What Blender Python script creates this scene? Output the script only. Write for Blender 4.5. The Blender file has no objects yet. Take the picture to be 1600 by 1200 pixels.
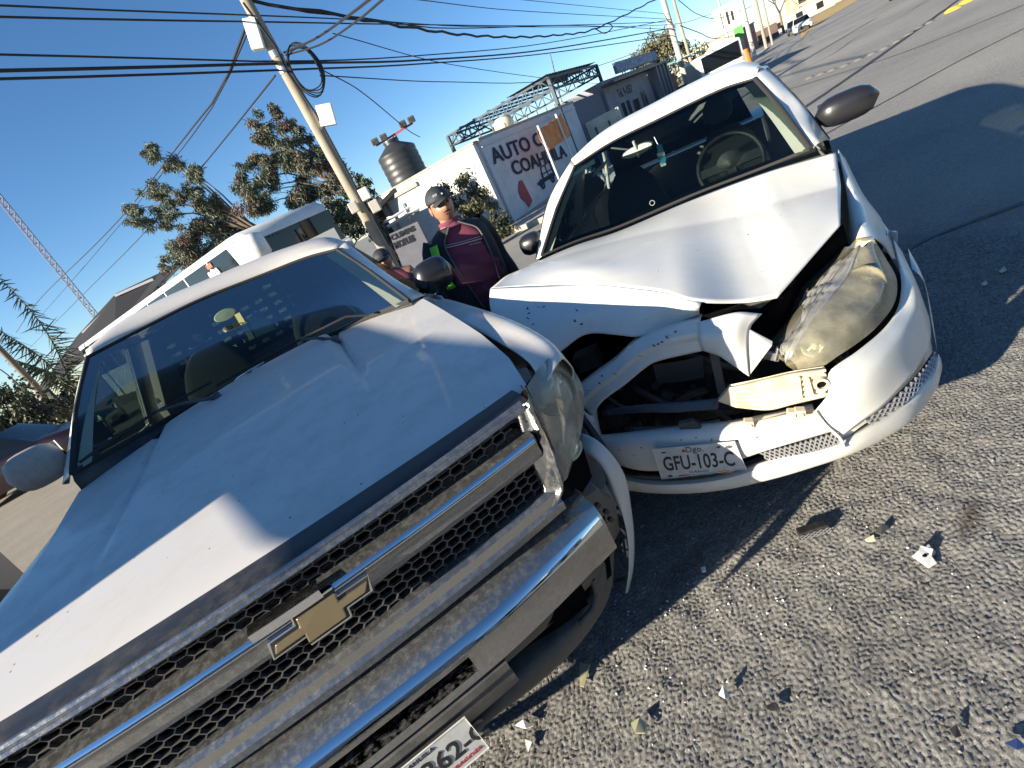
import bpy, bmesh, math, random
import numpy as np
from mathutils import Vector, Matrix, Quaternion
R = math.radians
random.seed(7); rng = np.random.default_rng(7)
scn = bpy.context.scene
# ------------------------------------------------------------------ camera
CAM_H, PITCH, ROLL, FPX = 1.61, 21.2, 27.0, 798.0
_p, _r = R(PITCH), R(ROLL)
FW = np.array([0, math.cos(_p), -math.sin(_p)]); _rt = np.array([1.0, 0, 0]); _up = np.cross(_rt, FW)
RT = math.cos(_r)*_rt - math.sin(_r)*_up; UP = math.sin(_r)*_rt + math.cos(_r)*_up
cd = bpy.data.cameras.new('camera'); cam = bpy.data.objects.new('camera', cd); scn.collection.objects.link(cam)
cd.sensor_width = 36.0; cd.lens = FPX/1600*36.0; cd.clip_start = 0.05; cd.clip_end = 3000
M = Matrix(((RT[0], UP[0], -FW[0], 0), (RT[1], UP[1], -FW[1], 0), (RT[2], UP[2], -FW[2], CAM_H), (0, 0, 0, 1)))
cam.matrix_world = M; scn.camera = cam
# ------------------------------------------------------------------ world, sun, exposure
SUN_AZ, SUN_EL = 206.0, 18.0      # compass of the sun seen from the scene, degrees from +x
w = bpy.data.worlds.new('World'); scn.world = w; w.use_nodes = True
nt = w.node_tree; bg = nt.nodes['Background']
sky = nt.nodes.new('ShaderNodeTexSky'); sky.sky_type = 'NISHITA'; sky.sun_disc = False
sky.sun_elevation = R(SUN_EL); sky.sun_rotation = R(90-SUN_AZ)
sky.air_density = 1.0; sky.dust_density = 0.25; sky.ozone_density = 3.5; sky.altitude = 1600
hs = nt.nodes.new('ShaderNodeHueSaturation'); hs.inputs['Saturation'].default_value = 1.12
nt.links.new(sky.outputs[0], hs.inputs['Color']); nt.links.new(hs.outputs[0], bg.inputs['Color'])
bg.inputs['Strength'].default_value = 0.070
sl = bpy.data.lights.new('sun', 'SUN'); sl.energy = 5.0; sl.angle = R(0.53); sl.color = (1.0, 0.90, 0.74)
so = bpy.data.objects.new('sun', sl); scn.collection.objects.link(so)
d = Vector((math.cos(R(SUN_AZ))*math.cos(R(SUN_EL)), math.sin(R(SUN_AZ))*math.cos(R(SUN_EL)), math.sin(R(SUN_EL))))
so.rotation_euler = d.to_track_quat('Z', 'Y').to_euler(); so.location = d*60
scn.view_settings.view_transform = 'Standard'; scn.view_settings.look = 'None'
scn.view_settings.gamma = 1.0; scn.view_settings.use_curve_mapping = False
scn.view_settings.exposure = 1.4
scn.render.engine = 'CYCLES'
# ------------------------------------------------------------------ frames: pose of each vehicle on the road
FR = {'W': (0, 0, 0), 'T': (-.651, 1.013, 15.4), 'S': (.476, 1.552, -30.0), 'B': (2.237, 15.488, 50.0), 'U': (-3.7, 12.1, 46.0)}
def loc(P, fr):
    x, y, a = FR[fr]; a = R(a); d = np.asarray(P, float)-np.array([x, y, 0]); c, s = math.cos(a), math.sin(a)
    return np.array([c*d[0]+s*d[1], -s*d[0]+c*d[1], d[2]])
def wor(P, fr):
    x, y, a = FR[fr]; a = R(a); c, s = math.cos(a), math.sin(a)
    return np.array([x+c*P[0]-s*P[1], y+s*P[0]+c*P[1], P[2]])
def at(px, py, fr, ax, v):
    """where the sight line through a photo pixel meets the plane ax = v of a frame"""
    d = FW + RT*(px-800)/FPX - UP*(py-600)/FPX
    o = loc((0, 0, CAM_H), fr); a = R(FR[fr][2]); c, s = math.cos(a), math.sin(a)
    d = np.array([c*d[0]+s*d[1], -s*d[0]+c*d[1], d[2]])
    i = 'xyz'.index(ax); t = (v-o[i])/d[i]; return o+t*d
def AT(fr, lst): return [at(p[0], p[1], fr, p[2], p[3]) for p in lst]
# ------------------------------------------------------------------ materials
def principled(name):
    m = bpy.data.materials.new(name); m.use_nodes = True
    return m, m.node_tree, m.node_tree.nodes['Principled BSDF']
def mat(name, col, rough=.6, metal=0., coat=0., spec=.5, var=.12, vscale=6., bump=0., bscale=40., dirt=None, dirt_amt=0., dscale=9., rvar=0., specks=0.):
    m, t, b = principled(name); N = t.nodes; K = t.links
    b.inputs['Roughness'].default_value = rough; b.inputs['Metallic'].default_value = metal
    b.inputs['Coat Weight'].default_value = coat; b.inputs['Coat Roughness'].default_value = .06
    b.inputs['Specular IOR Level'].default_value = spec
    tc = N.new('ShaderNodeTexCoord')
    n = N.new('ShaderNodeTexNoise'); n.inputs['Scale'].default_value = vscale; n.inputs['Detail'].default_value = 6
    K.new(tc.outputs['Object'], n.inputs['Vector'])
    mx = N.new('ShaderNodeMix'); mx.data_type = 'RGBA'
    c = np.array(col[:3])
    mx.inputs[6].default_value = (*np.clip(c*(1-var), 0, 1), 1); mx.inputs[7].default_value = (*np.clip(c*(1+var), 0, 1), 1)
    K.new(n.outputs['Fac'], mx.inputs[0]); out = mx.outputs[2]
    if dirt is not None:
        n2 = N.new('ShaderNodeTexNoise'); n2.inputs['Scale'].default_value = dscale; n2.inputs['Detail'].default_value = 9; n2.inputs['Roughness'].default_value = .7
        K.new(tc.outputs['Object'], n2.inputs['Vector'])
        mr = N.new('ShaderNodeMapRange'); mr.inputs[1].default_value = .45; mr.inputs[2].default_value = .72; mr.inputs[4].default_value = dirt_amt
        K.new(n2.outputs['Fac'], mr.inputs[0])
        m2 = N.new('ShaderNodeMix'); m2.data_type = 'RGBA'; K.new(mr.outputs[0], m2.inputs[0]); K.new(out, m2.inputs[6]); m2.inputs[7].default_value = (*dirt, 1)
        out = m2.outputs[2]
        ma = N.new('ShaderNodeMath'); ma.operation = 'MULTIPLY_ADD'; K.new(mr.outputs[0], ma.inputs[0]); ma.inputs[1].default_value = .5; ma.inputs[2].default_value = rough
        K.new(ma.outputs[0], b.inputs['Roughness'])
        if metal > 0:
            mm = N.new('ShaderNodeMath'); mm.operation = 'MULTIPLY_ADD'; K.new(mr.outputs[0], mm.inputs[0]); mm.inputs[1].default_value = -metal; mm.inputs[2].default_value = metal
            K.new(mm.outputs[0], b.inputs['Metallic'])
    if specks:
        vo = N.new('ShaderNodeTexVoronoi'); vo.inputs['Scale'].default_value = 42; K.new(tc.outputs['Object'], vo.inputs['Vector'])
        sc = N.new('ShaderNodeSeparateColor'); K.new(vo.outputs['Color'], sc.inputs[0])
        ml = N.new('ShaderNodeMath'); ml.operation = 'MULTIPLY'; K.new(sc.outputs[0], ml.inputs[0]); ml.inputs[1].default_value = .16
        lt = N.new('ShaderNodeMath'); lt.operation = 'LESS_THAN'; K.new(vo.outputs['Distance'], lt.inputs[0]); K.new(ml.outputs[0], lt.inputs[1])
        gt = N.new('ShaderNodeMath'); gt.operation = 'GREATER_THAN'; K.new(sc.outputs[1], gt.inputs[0]); gt.inputs[1].default_value = 1-specks
        m3 = N.new('ShaderNodeMath'); m3.operation = 'MULTIPLY'; K.new(lt.outputs[0], m3.inputs[0]); K.new(gt.outputs[0], m3.inputs[1])
        m4 = N.new('ShaderNodeMix'); m4.data_type = 'RGBA'; K.new(m3.outputs[0], m4.inputs[0]); K.new(out, m4.inputs[6]); m4.inputs[7].default_value = (.10, .085, .06, 1); out = m4.outputs[2]
    K.new(out, b.inputs['Base Color'])
    if bump:
        nb = N.new('ShaderNodeTexNoise'); nb.inputs['Scale'].default_value = bscale; nb.inputs['Detail'].default_value = 5
        K.new(tc.outputs['Object'], nb.inputs['Vector'])
        bp = N.new('ShaderNodeBump'); bp.inputs['Strength'].default_value = bump; bp.inputs['Distance'].default_value = .01
        K.new(nb.outputs['Fac'], bp.inputs['Height']); K.new(bp.outputs[0], b.inputs['Normal'])
    return m
def glass(name, tint, refl=.08, rough=.0, haze=None, haze_amt=0.):
    m = bpy.data.materials.new(name); m.use_nodes = True; t = m.node_tree; N = t.nodes; K = t.links; N.clear()
    o = N.new('ShaderNodeOutputMaterial'); tr = N.new('ShaderNodeBsdfTransparent'); tr.inputs[0].default_value = (*tint, 1)
    g = N.new('ShaderNodeBsdfGlossy'); g.inputs['Roughness'].default_value = rough; g.inputs[0].default_value = (1, 1, 1, 1)
    lw = N.new('ShaderNodeFresnel'); lw.inputs[0].default_value = 1.45
    ad = N.new('ShaderNodeMath'); ad.operation = 'MULTIPLY'; ad.use_clamp = True; K.new(lw.outputs[0], ad.inputs[0]); ad.inputs[1].default_value = refl/.09
    mx = N.new('ShaderNodeMixShader'); K.new(ad.outputs[0], mx.inputs[0]); K.new(tr.outputs[0], mx.inputs[1]); K.new(g.outputs[0], mx.inputs[2])
    out = mx.outputs[0]
    if haze is not None:
        df = N.new('ShaderNodeBsdfDiffuse'); df.inputs[0].default_value = (*haze, 1)
        tc = N.new('ShaderNodeTexCoord'); n = N.new('ShaderNodeTexNoise'); n.inputs['Scale'].default_value = 14; n.inputs['Detail'].default_value = 8
        K.new(tc.outputs['Object'], n.inputs['Vector'])
        ml = N.new('ShaderNodeMath'); ml.operation = 'MULTIPLY'; K.new(n.outputs['Fac'], ml.inputs[0]); ml.inputs[1].default_value = haze_amt*2
        m2 = N.new('ShaderNodeMixShader'); K.new(ml.outputs[0], m2.inputs[0]); K.new(out, m2.inputs[1]); K.new(df.outputs[0], m2.inputs[2]); out = m2.outputs[0]
    K.new(out, o.inputs[0]); return m
# ------------------------------------------------------------------ mesh building
def tag(o, label=None, cat=None, group=None, kind=None):
    if label: o['label'] = label
    if cat: o['category'] = cat
    if group: o['group'] = group
    if kind: o['kind'] = kind
    return o
def link(o, parent=None):
    scn.collection.objects.link(o)
    if parent is not None: o.parent = parent
    return o
def empty(name, loc_=(0, 0, 0), rz=0.):
    o = bpy.data.objects.new(name, None); o.location = loc_; o.rotation_euler = (0, 0, rz); o.empty_display_size = .2
    return link(o)
def frame_root(name, fr):
    x, y, a = FR[fr]; return empty(name, (x, y, 0), R(a))
class MB:
    def __init__(s): s.v = []; s.f = []
    def add(s, vs, fs):
        k = len(s.v); s.v += [tuple(float(q) for q in p) for p in vs]; s.f += [tuple(i+k for i in f) for f in fs]; return s
    def box(s, c, size, rot=None):
        c = Vector([float(q) for q in c]); h = [q/2 for q in size]
        vs = [Vector((x*h[0], y*h[1], z*h[2])) for z in (-1, 1) for x, y in ((-1, -1), (1, -1), (1, 1), (-1, 1))]
        if rot is not None: vs = [rot @ p for p in vs]
        return s.add([p+c for p in vs], [(3, 2, 1, 0), (4, 5, 6, 7), (0, 1, 5, 4), (1, 2, 6, 5), (2, 3, 7, 6), (3, 0, 4, 7)])
    def bar(s, a, b, wd, th=None, up=(0, 0, 1)):
        a = Vector([float(q) for q in a]); b = Vector([float(q) for q in b]); d = b-a
        if d.length < 1e-6: return s
        y = d.normalized(); x = y.cross(Vector(up))
        if x.length < 1e-3: x = y.cross(Vector((1, 0, 0)))
        x.normalize(); z = x.cross(y)
        return s.box((a+b)/2, (wd, d.length, th or wd), Matrix((x, y, z)).transposed())
    def tube(s, pts, r, n=8, cap=True):
        P = [Vector([float(q) for q in p]) for p in pts]; m = len(P); rs = r if hasattr(r, '__len__') else [r]*m
        rings = []; ref = None
        for i in range(m):
            t = (P[min(i+1, m-1)]-P[max(i-1, 0)]).normalized()
            if ref is None:
                ref = t.cross(Vector((0, 0, 1)));
                if ref.length < .05: ref = t.cross(Vector((1, 0, 0)))
            ref = (ref - t*ref.dot(t)).normalized(); q = t.cross(ref)
            rings += [P[i]+(ref*math.cos(2*math.pi*k/n)+q*math.sin(2*math.pi*k/n))*rs[i] for k in range(n)]
        fs = [(i*n+k, i*n+(k+1) % n, (i+1)*n+(k+1) % n, (i+1)*n+k) for i in range(m-1) for k in range(n)]
        if cap: fs += [tuple(range(n))[::-1], tuple((m-1)*n+k for k in range(n))]
        return s.add(rings, fs)
    def lathe(s, prof, n=24, c=(0, 0, 0), axis='z'):
        c = np.array(c, float); vs = []
        for (r_, h) in prof:
            for k in range(n):
                a = 2*math.pi*k/n; x, y = r_*math.cos(a), r_*math.sin(a)
                p = {'z': (x, y, h), 'y': (x, h, y), 'x': (h, x, y)}[axis]; vs.append(c+np.array(p))
        m = len(prof)
        return s.add(vs, [(i*n+k, i*n+(k+1) % n, (i+1)*n+(k+1) % n, (i+1)*n+k) for i in range(m-1) for k in range(n)])
    def grid(s, G, close=False):
        nr, nc = len(G), len(G[0]); vs = [p for row in G for p in row]
        fs = [(i*nc+j, i*nc+j+1, (i+1)*nc+j+1, (i+1)*nc+j) for i in range(nr-1) for j in range(nc-1)]
        return s.add(vs, fs)
    def poly(s, pts, off=None):
        """flat-ish outline; with off a slab"""
        n = len(pts); P = [np.array(p, float) for p in pts]
        if off is None: return s.add(P, [tuple(range(n))])
        off = np.array(off, float)
        return s.add(P+[p+off for p in P], [tuple(range(n)), tuple(range(2*n-1, n-1, -1))]+[(i, i+n, (i+1) % n+n, (i+1) % n) for i in range(n)])
    def build(s, name, m, parent=None, smooth=None, bevel=0, solid=0, sub=0, tri=False):
        me = bpy.data.meshes.new(name); me.from_pydata(s.v, [], s.f); me.validate(); me.update()
        bm = bmesh.new(); bm.from_mesh(me)
        if tri: bmesh.ops.triangulate(bm, faces=[f for f in bm.faces if len(f.verts) > 4])
        bmesh.ops.recalc_face_normals(bm, faces=bm.faces); bm.to_mesh(me); bm.free()
        if smooth is not None:
            me.polygons.foreach_set('use_smooth', [True]*len(me.polygons)); me.set_sharp_from_angle(angle=R(smooth))
        o = bpy.data.objects.new(name, me)
        for q in (m if isinstance(m, (list, tuple)) else [m]): me.materials.append(q)
        link(o, parent)
        if sub: md = o.modifiers.new('s', 'SUBSURF'); md.levels = md.render_levels = sub
        if solid: md = o.modifiers.new('t', 'SOLIDIFY'); md.thickness = solid; md.offset = -1
        if bevel: md = o.modifiers.new('b', 'BEVEL'); md.width = bevel; md.segments = 2; md.limit_method = 'ANGLE'
        return o
def crv(P, n, smooth=True):
    P = np.array(P, float); m = len(P)
    if m == 1: return np.repeat(P, n, 0)
    d = np.r_[0, np.cumsum(np.linalg.norm(np.diff(P, axis=0), axis=1))]; d = d/d[-1]; t = np.linspace(0, 1, n)
    if not smooth or m == 2: return np.stack([np.interp(t, d, P[:, k]) for k in range(3)], 1)
    T = np.zeros_like(P)
    for i in range(m):
        a, b = max(i-1, 0), min(i+1, m-1); T[i] = (P[b]-P[a])/max(d[b]-d[a], 1e-9)
    i = np.clip(np.searchsorted(d, t, 'right')-1, 0, m-2); h = (d[i+1]-d[i]); u = (t-d[i])/h; u = u[:, None]; h = h[:, None]
    return ((2*u**3-3*u**2+1)*P[i]+(u**3-2*u**2+u)*h*T[i]+(-2*u**3+3*u**2)*P[i+1]+(u**3-u**2)*h*T[i+1])
def loft(rows, nu, nv, sv=True, su=True):
    A = [crv(r_, nu, su) for r_ in rows]
    return np.stack([crv([a[j] for a in A], nv, sv) for j in range(nu)], 1)
def patch(name, rows, nu, nv, m, parent, sv=True, su=True, solid=0, smooth=60, fn=None):
    G = loft(rows, nu, nv, sv, su)
    if fn is not None: G = fn(G)
    return MB().grid(G).build(name, m, parent, smooth=smooth, solid=solid)
def text_obj(name, body, size, m, parent, mat4, depth=.002, bold=0., xs=1., align='LEFT', spacing=1.):
    cu = bpy.data.curves.new(name, 'FONT'); cu.body = body; cu.size = size; cu.extrude = depth; cu.offset = bold; cu.align_x = align; cu.space_character = spacing
    cu.resolution_u = 3
    t_ = bpy.data.objects.new('tmp', cu); scn.collection.objects.link(t_)
    dg = bpy.context.evaluated_depsgraph_get(); dg.update(); me = bpy.data.meshes.new_from_object(t_.evaluated_get(dg))
    bpy.data.objects.remove(t_); me.transform(Matrix.Diagonal((xs, 1, 1, 1))); me.transform(mat4)
    me.materials.clear(); me.materials.append(m); o = bpy.data.objects.new(name, me); return link(o, parent)
def basis(o, x, y):
    """matrix with origin o, x and y directions (z = x cross y)"""
    x = Vector([float(q) for q in x]).normalized(); y = Vector([float(q) for q in y]); z = x.cross(y).normalized(); y = z.cross(x)
    m = Matrix((x, y, z)).transposed().to_4x4(); m.translation = Vector([float(q) for q in o]); return m
# ------------------------------------------------------------------ palette
silver = mat('silver_paint', (.64, .61, .565), .42, .10, .22, var=.03, vscale=3, dirt=(.42, .39, .33), dirt_amt=.5, dscale=7, specks=.16)
white = mat('white_paint', (.72, .71, .65), .38, 0., .25, var=.03, vscale=3, dirt=(.50, .47, .40), dirt_amt=.22, dscale=14, specks=.05)
white_in = mat('white_primer', (.62, .62, .60), .55, var=.08)
dusty_chrome = mat('dusty_chrome', (.36, .355, .335), .17, .88, var=.08, vscale=12, dirt=(.15, .14, .12), dirt_amt=.30, dscale=55, bump=.03, bscale=200)
mirror_black = mat('mirror_black', (.014, .014, .016), .35, coat=.4, var=.1)
chrome = mat('chrome', (.42, .42, .42), .12, 1., var=.03, dirt=(.22, .20, .17), dirt_amt=.30, dscale=60, bump=.04, bscale=200)
chrome_clean = mat('bright_chrome', (.75, .75, .76), .07, 1., var=.02, bump=.03, bscale=30)
blackp = mat('black_plastic', (.018, .018, .02), .45, bump=.1, bscale=300, dirt=(.10, .09, .075), dirt_amt=.5, dscale=12)
greyp = mat('dusty_grey_plastic', (.065, .065, .06), .55, bump=.1, bscale=200, dirt=(.17, .155, .13), dirt_amt=.7, dscale=10)
voidm = mat('shade_and_plain_black', (.006, .006, .007), 1., spec=0.)  # near-black painted as shade in hollows, also the plain black of hair and shoes
rubber = mat('rubber', (.02, .02, .02), .85, bump=.2, bscale=150)
gold = mat('brass_badge', (.44, .36, .22), .28, .85, var=.15, bump=.05, dirt=(.3, .26, .18), dirt_amt=.5)
steel = mat('bare_steel', (.35, .35, .36), .4, .8)
rust = mat('rusty_steel', (.16, .09, .05), .8, var=.4)
alloy = mat('wheel_alloy', (.45, .45, .46), .35, .8)
wind_t = glass('truck_windshield', (.22, .30, .27), .035)
wind_s = glass('sedan_windshield', (.42, .49, .46), .08)
side_g = glass('side_window', (.25, .29, .28), .10)
dark_g = mat('tinted_glass', (.008, .010, .014), .06, spec=.4, var=.1)
lens_t = glass('clear_lens', (.86, .86, .80), .10, haze=(.60, .57, .47), haze_amt=.36)
lens_s = glass('yellowed_lens', (.80, .74, .56), .09, haze=(.66, .61, .45), haze_amt=.30)
lens_rim = glass('cracked_lens_edge', (.62, .62, .58), .12, .25, haze=(.60, .58, .52), haze_amt=.38)
reflect = mat('lamp_reflector', (.80, .80, .76), .14, 1., bump=.1, bscale=18)
reflect_y = mat('lamp_housing', (.70, .64, .46), .22, .85, bump=.15, bscale=16)
bulb_m = mat('lamp_bulb_glass', (.62, .78, .70), .1, .3)
amber = mat('amber_plastic', (.6, .25, .03), .4)
interior = mat('cab_interior', (.035, .04, .045), .8)
trim_l = mat('pale_trim', (.22, .25, .20), .7)
seatm = mat('seat_cloth', (.075, .08, .082), .9, bump=.2, bscale=200)
seatg = mat('grey_seat_cloth', (.14, .145, .14), .9, bump=.2, bscale=200)
cream = mat('cream_foam', (.62, .54, .38), .75, var=.15, vscale=10, dirt=(.34, .20, .09), dirt_amt=.7, dscale=11)
plate_w = mat('plate_white', (.60, .60, .57), .45, dirt=(.3, .28, .24), dirt_amt=.5, dscale=20)
plate_k = mat('plate_black', (.02, .02, .025), .5)
red_p = mat('red_print', (.5, .03, .04), .5); green_p = mat('green_print', (.04, .25, .12), .5); orange_p = mat('orange_print', (.6, .2, .04), .5)
sticker = mat('sticker_pale', (.45, .62, .55), .6); sticker_w = mat('sticker_white', (.75, .78, .75), .6); sticker_b = mat('sticker_blue', (.05, .35, .55), .5)
yellow_tag = mat('yellow_tag', (.65, .62, .22), .6)
# ================================================================== PICKUP TRUCK
T = frame_root('pickup_truck', 'T')
tag(T, 'dusty silver pickup truck with chrome grille and gold cross badge, rammed against the white sedan', 'pickup truck')
# --- hood
def hw(y):  # half width of the hood at depth y
    return float(np.interp(y, [0, .1, .3, .6, 1.1, 1.95], [.69, .75, .80, .835, .87, .90]))
def hood_pt(u, v):
    x0 = u; y_f = .045+.02*(1-u*u); y_r = 1.86-.36*u*u
    y = y_f+(y_r-y_f)*v; x = u*hw(y)*.985
    z = 1.075+.115*v+.028*(1-u*u)*(.6+.4*v)+.03*math.sin(math.pi*min(v*1.4, 1))*.5
    if v < .06: z -= .016*(1-v/.06)**2                       # rolled front lip
    fade = min(max((y-.35)/1.3, 0), 1); fade = fade*fade*(3-2*fade)
    for xc, sg in ((-.53, 1), (.375, -1)):
        t = (x-xc)*sg/.028; z += fade*.026*(1/(1+math.exp(-max(min(t*3, 30), -30))))
        z -= fade*.030*math.exp(-((x-xc+sg*.022)/.016)**2)
    return (x, y, z)
us = np.linspace(-1, 1, 97); vs = np.r_[np.linspace(0, .06, 6), np.linspace(.08, 1, 46)]
G = [[hood_pt(u, v) for u in us] for v in vs]
fl = [(p[0]*1.0, p[1]+.014, p[2]-.035) for p in G[0]]
MB().grid([fl]+G).build('hood', silver, T, smooth=50)
# --- fenders (right one seen; the left mirrors it)
seam = [(.735, .02, 1.075), (.80, .17, 1.095), (.838, .52, 1.11), (.868, 1.05, 1.135), (.905, 1.60, 1.155), (.935, 2.02, 1.16)]
crest = [(.855, .08, 1.10), (.905, .25, 1.11), (.955, .60, 1.115), (.995, 1.05, 1.115), (1.01, 1.6, 1.13), (1.0, 2.1, 1.14)]
side1 = [(.895, .13, 1.05), (.945, .30, 1.05), (.99, .60, 1.05), (1.02, 1.05, 1.05), (1.03, 1.6, 1.06), (1.03, 2.1, 1.06)]
def arch(y, yc=.86, r_=.47): return .40+math.sqrt(max(r_*r_-(y-yc)**2, 0)) if abs(y-yc) < r_ else .42
for sg in (1, -1):
    g = loft([seam, crest, side1], 34, 10)
    down = []; zf = (lambda y: float(np.interp(y, [.12, .5, .62], [1.0, .86, max(arch(y), .42)]))) if sg > 0 else (lambda y: max(arch(y), .42))
    for k in (.25, .5, .75, 1.):
        down.append([(p[0]+.012*math.sin(k*3.1)-.02*k, p[1], p[2]+(zf(p[1])-p[2])*k) for p in g[-1]])
    g = np.concatenate([g, np.array(down)], 0); g[:, :, 0] *= sg
    f = MB().grid(g).build('fender', silver, T, smooth=50, solid=.004)
    MB().tube([(sg*(1.015-.02), .86+.47*math.cos(a), .40+.47*math.sin(a)) for a in np.linspace(.05, math.pi-.05, 20)], .016, 6).build('wheel_arch_lip', blackp, f, smooth=60)
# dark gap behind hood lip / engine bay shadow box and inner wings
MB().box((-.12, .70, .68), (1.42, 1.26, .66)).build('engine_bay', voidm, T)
# --- cab
yh = 2.38
head = AT('T', [(137, 558, 'y', 2.22), (206, 522, 'y', 2.32), (309, 470, 'y', yh), (412, 429, 'y', yh), (481, 402, 'y', 2.32), (527, 390, 'y', 2.24)])
base = AT('T', [(112, 740, 'x', -.86), (200, 690, 'y', 1.73), (285, 642, 'y', 1.84), (430, 566, 'y', 1.86), (560, 503, 'y', 1.73), (640, 470, 'y', 1.50)])
roof1 = AT('T', [(141, 545, 'y', 2.36), (172, 513, 'y', 2.48), (241, 473, 'y', 2.56), (309, 443, 'y', 2.58), (378, 414, 'y', 2.58), (447, 388, 'y', 2.56), (512, 371, 'y', 2.48), (548, 381, 'y', 2.36)])
headd = [np.array(p)+np.array((0, .01, .004)) for p in crv(head, 8)]
rear_roof = [(p[0]*1.04, 3.42, p[2]-.01) for p in crv(roof1, 8)]
mid_roof = [(p[0]*1.05, 2.95, p[2]+.012) for p in crv(roof1, 8)]
roof = patch('roof', [headd, [(a+b)/2+np.array((0, -.015, .02)) for a, b in zip(crv(head, 8), crv(roof1, 8))], roof1, mid_roof, rear_roof], 40, 24, silver, T, solid=.006)
patch('windshield', [head, [(np.array(a)+np.array(b))/2+np.array((0, -.035, .012)) for a, b in zip(crv(head, 6), crv(base, 6))], base], 30, 16, wind_t, T)
# black glass border (frit) and rubber around the glass
def border(G, d): return crv(G, 30)
H_, B_ = crv(head, 30), crv(base, 30)
MB().tube(list(H_)+[], .010, 6).tube([H_[0], (H_[0]+B_[0])/2+np.array((0, -.035, .012)), B_[0]], .011, 6).tube([H_[-1], (H_[-1]+B_[-1])/2+np.array((0, -.035, .012)), B_[-1]], .011, 6).tube(list(B_), .014, 6).build('windshield_seal', rubber, T, smooth=60)
# A pillars: painted strips from header corner to fender top
PR = AT('T', [(540, 378, 'y', 2.28), (587, 414, 'y', 2.02), (626, 441, 'y', 1.80), (664, 461, 'y', 1.58)])
PL = AT('T', [(139, 553, 'y', 2.28), (122, 600, 'x', -.875), (107, 690, 'x', -.93), (97, 757, 'x', -.95)])
for P_, Hc, Bc in ((PR, H_[-1], B_[-1]), (PL, H_[0], B_[0])):
    inn = crv([Hc, (Hc+Bc)/2+np.array((0, -.03, .01)), Bc], 12); out = crv(P_, 12); sg = 1 if P_ is PR else -1
    back = [p+np.array((sg*.012, .07, -.02)) for p in out]
    patch('a_pillar', [inn, out, back], 12, 6, silver, T, solid=.004)
    MB().grid([[p+np.array((-sg*.004, .012, -.004)) for p in inn], [p+np.array((-sg*.075, .035, .0)) for p in inn]]).build('pillar_trim', trim_l, T, smooth=60)
# doors, side windows, rear wall
for sg in (1, -1):
    out = crv(PR if sg > 0 else PL, 12)
    zt = float(out[0][2]); xb = sg*1.02
    dr = [[(sg*.995, y, 1.16), (xb, y, 1.02), (sg*1.035, y, .80), (sg*1.01, y, .45)] for y in (1.63, 2.1, 2.6, 3.05)]
    dd = MB().grid(dr).build('door', silver, T, smooth=60, solid=.01)
    MB().bar((sg*1.03, 2.75, .98), (sg*1.045, 2.95, .98), .03, .025).build('handle', silver, dd, bevel=.005)
    # side glass and the frame over it
    top = [(out[0][0]*1.04, 2.35, zt-.015), (out[0][0]*1.06, 3.1, zt-.02)]
    MB().grid([[(sg*.985, 1.75, 1.17), (sg*.985, 3.05, 1.17)], [(top[0][0], 2.33, top[0][2]-.02), (top[1][0], 3.05, top[1][2]-.02)]]).build('side_window', side_g, T)
    MB().bar((sg*.995, 3.09, 1.15), (top[1][0], 3.10, top[1][2]), .08, .03, up=(sg, 0, 0)).bar(top[0], (top[1][0], 3.42, top[1][2]), .04, .05).build('window_frame', silver, T, bevel=.006)
    q = MB().grid([[(sg*.995, 3.1, 1.16), (sg*.995, 3.42, 1.16)], [(top[1][0], 3.1, top[1][2]), (top[1][0], 3.42, top[1][2]-.02)]])
    q.grid([[(sg*.995, 3.1, 1.16), (sg*.995, 3.42, 1.16)], [(sg*1.01, 3.1, .45), (sg*1.01, 3.42, .45)]]).build('cab_corner', silver, T, solid=.008)
rw = MB()
zr = 1.74
rw.box((0, 3.44, .80), (2.0, .02, .80)).box((0, 3.44, 1.72), (1.75, .02, .12)).box((-.83, 3.44, 1.42), (.22, .02, .5)).box((.83, 3.44, 1.42), (.22, .02, .5))
rw.build('rear_wall', silver, T)
MB().box((0, 3.435, 1.43), (1.46, .004, .48)).build('rear_window', side_g, T)
# louvred grab guard behind the rear window with the slots that show bright from inside
lg = MB()
for k in range(13): lg.box((-.72+k*.12, 3.50, 1.43), (.058, .012, .5))
for k in range(7): lg.box((0, 3.505, 1.21+k*.073), (1.5, .010, .045))
lg.build('rear_window_guard', blackp, T)
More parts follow.
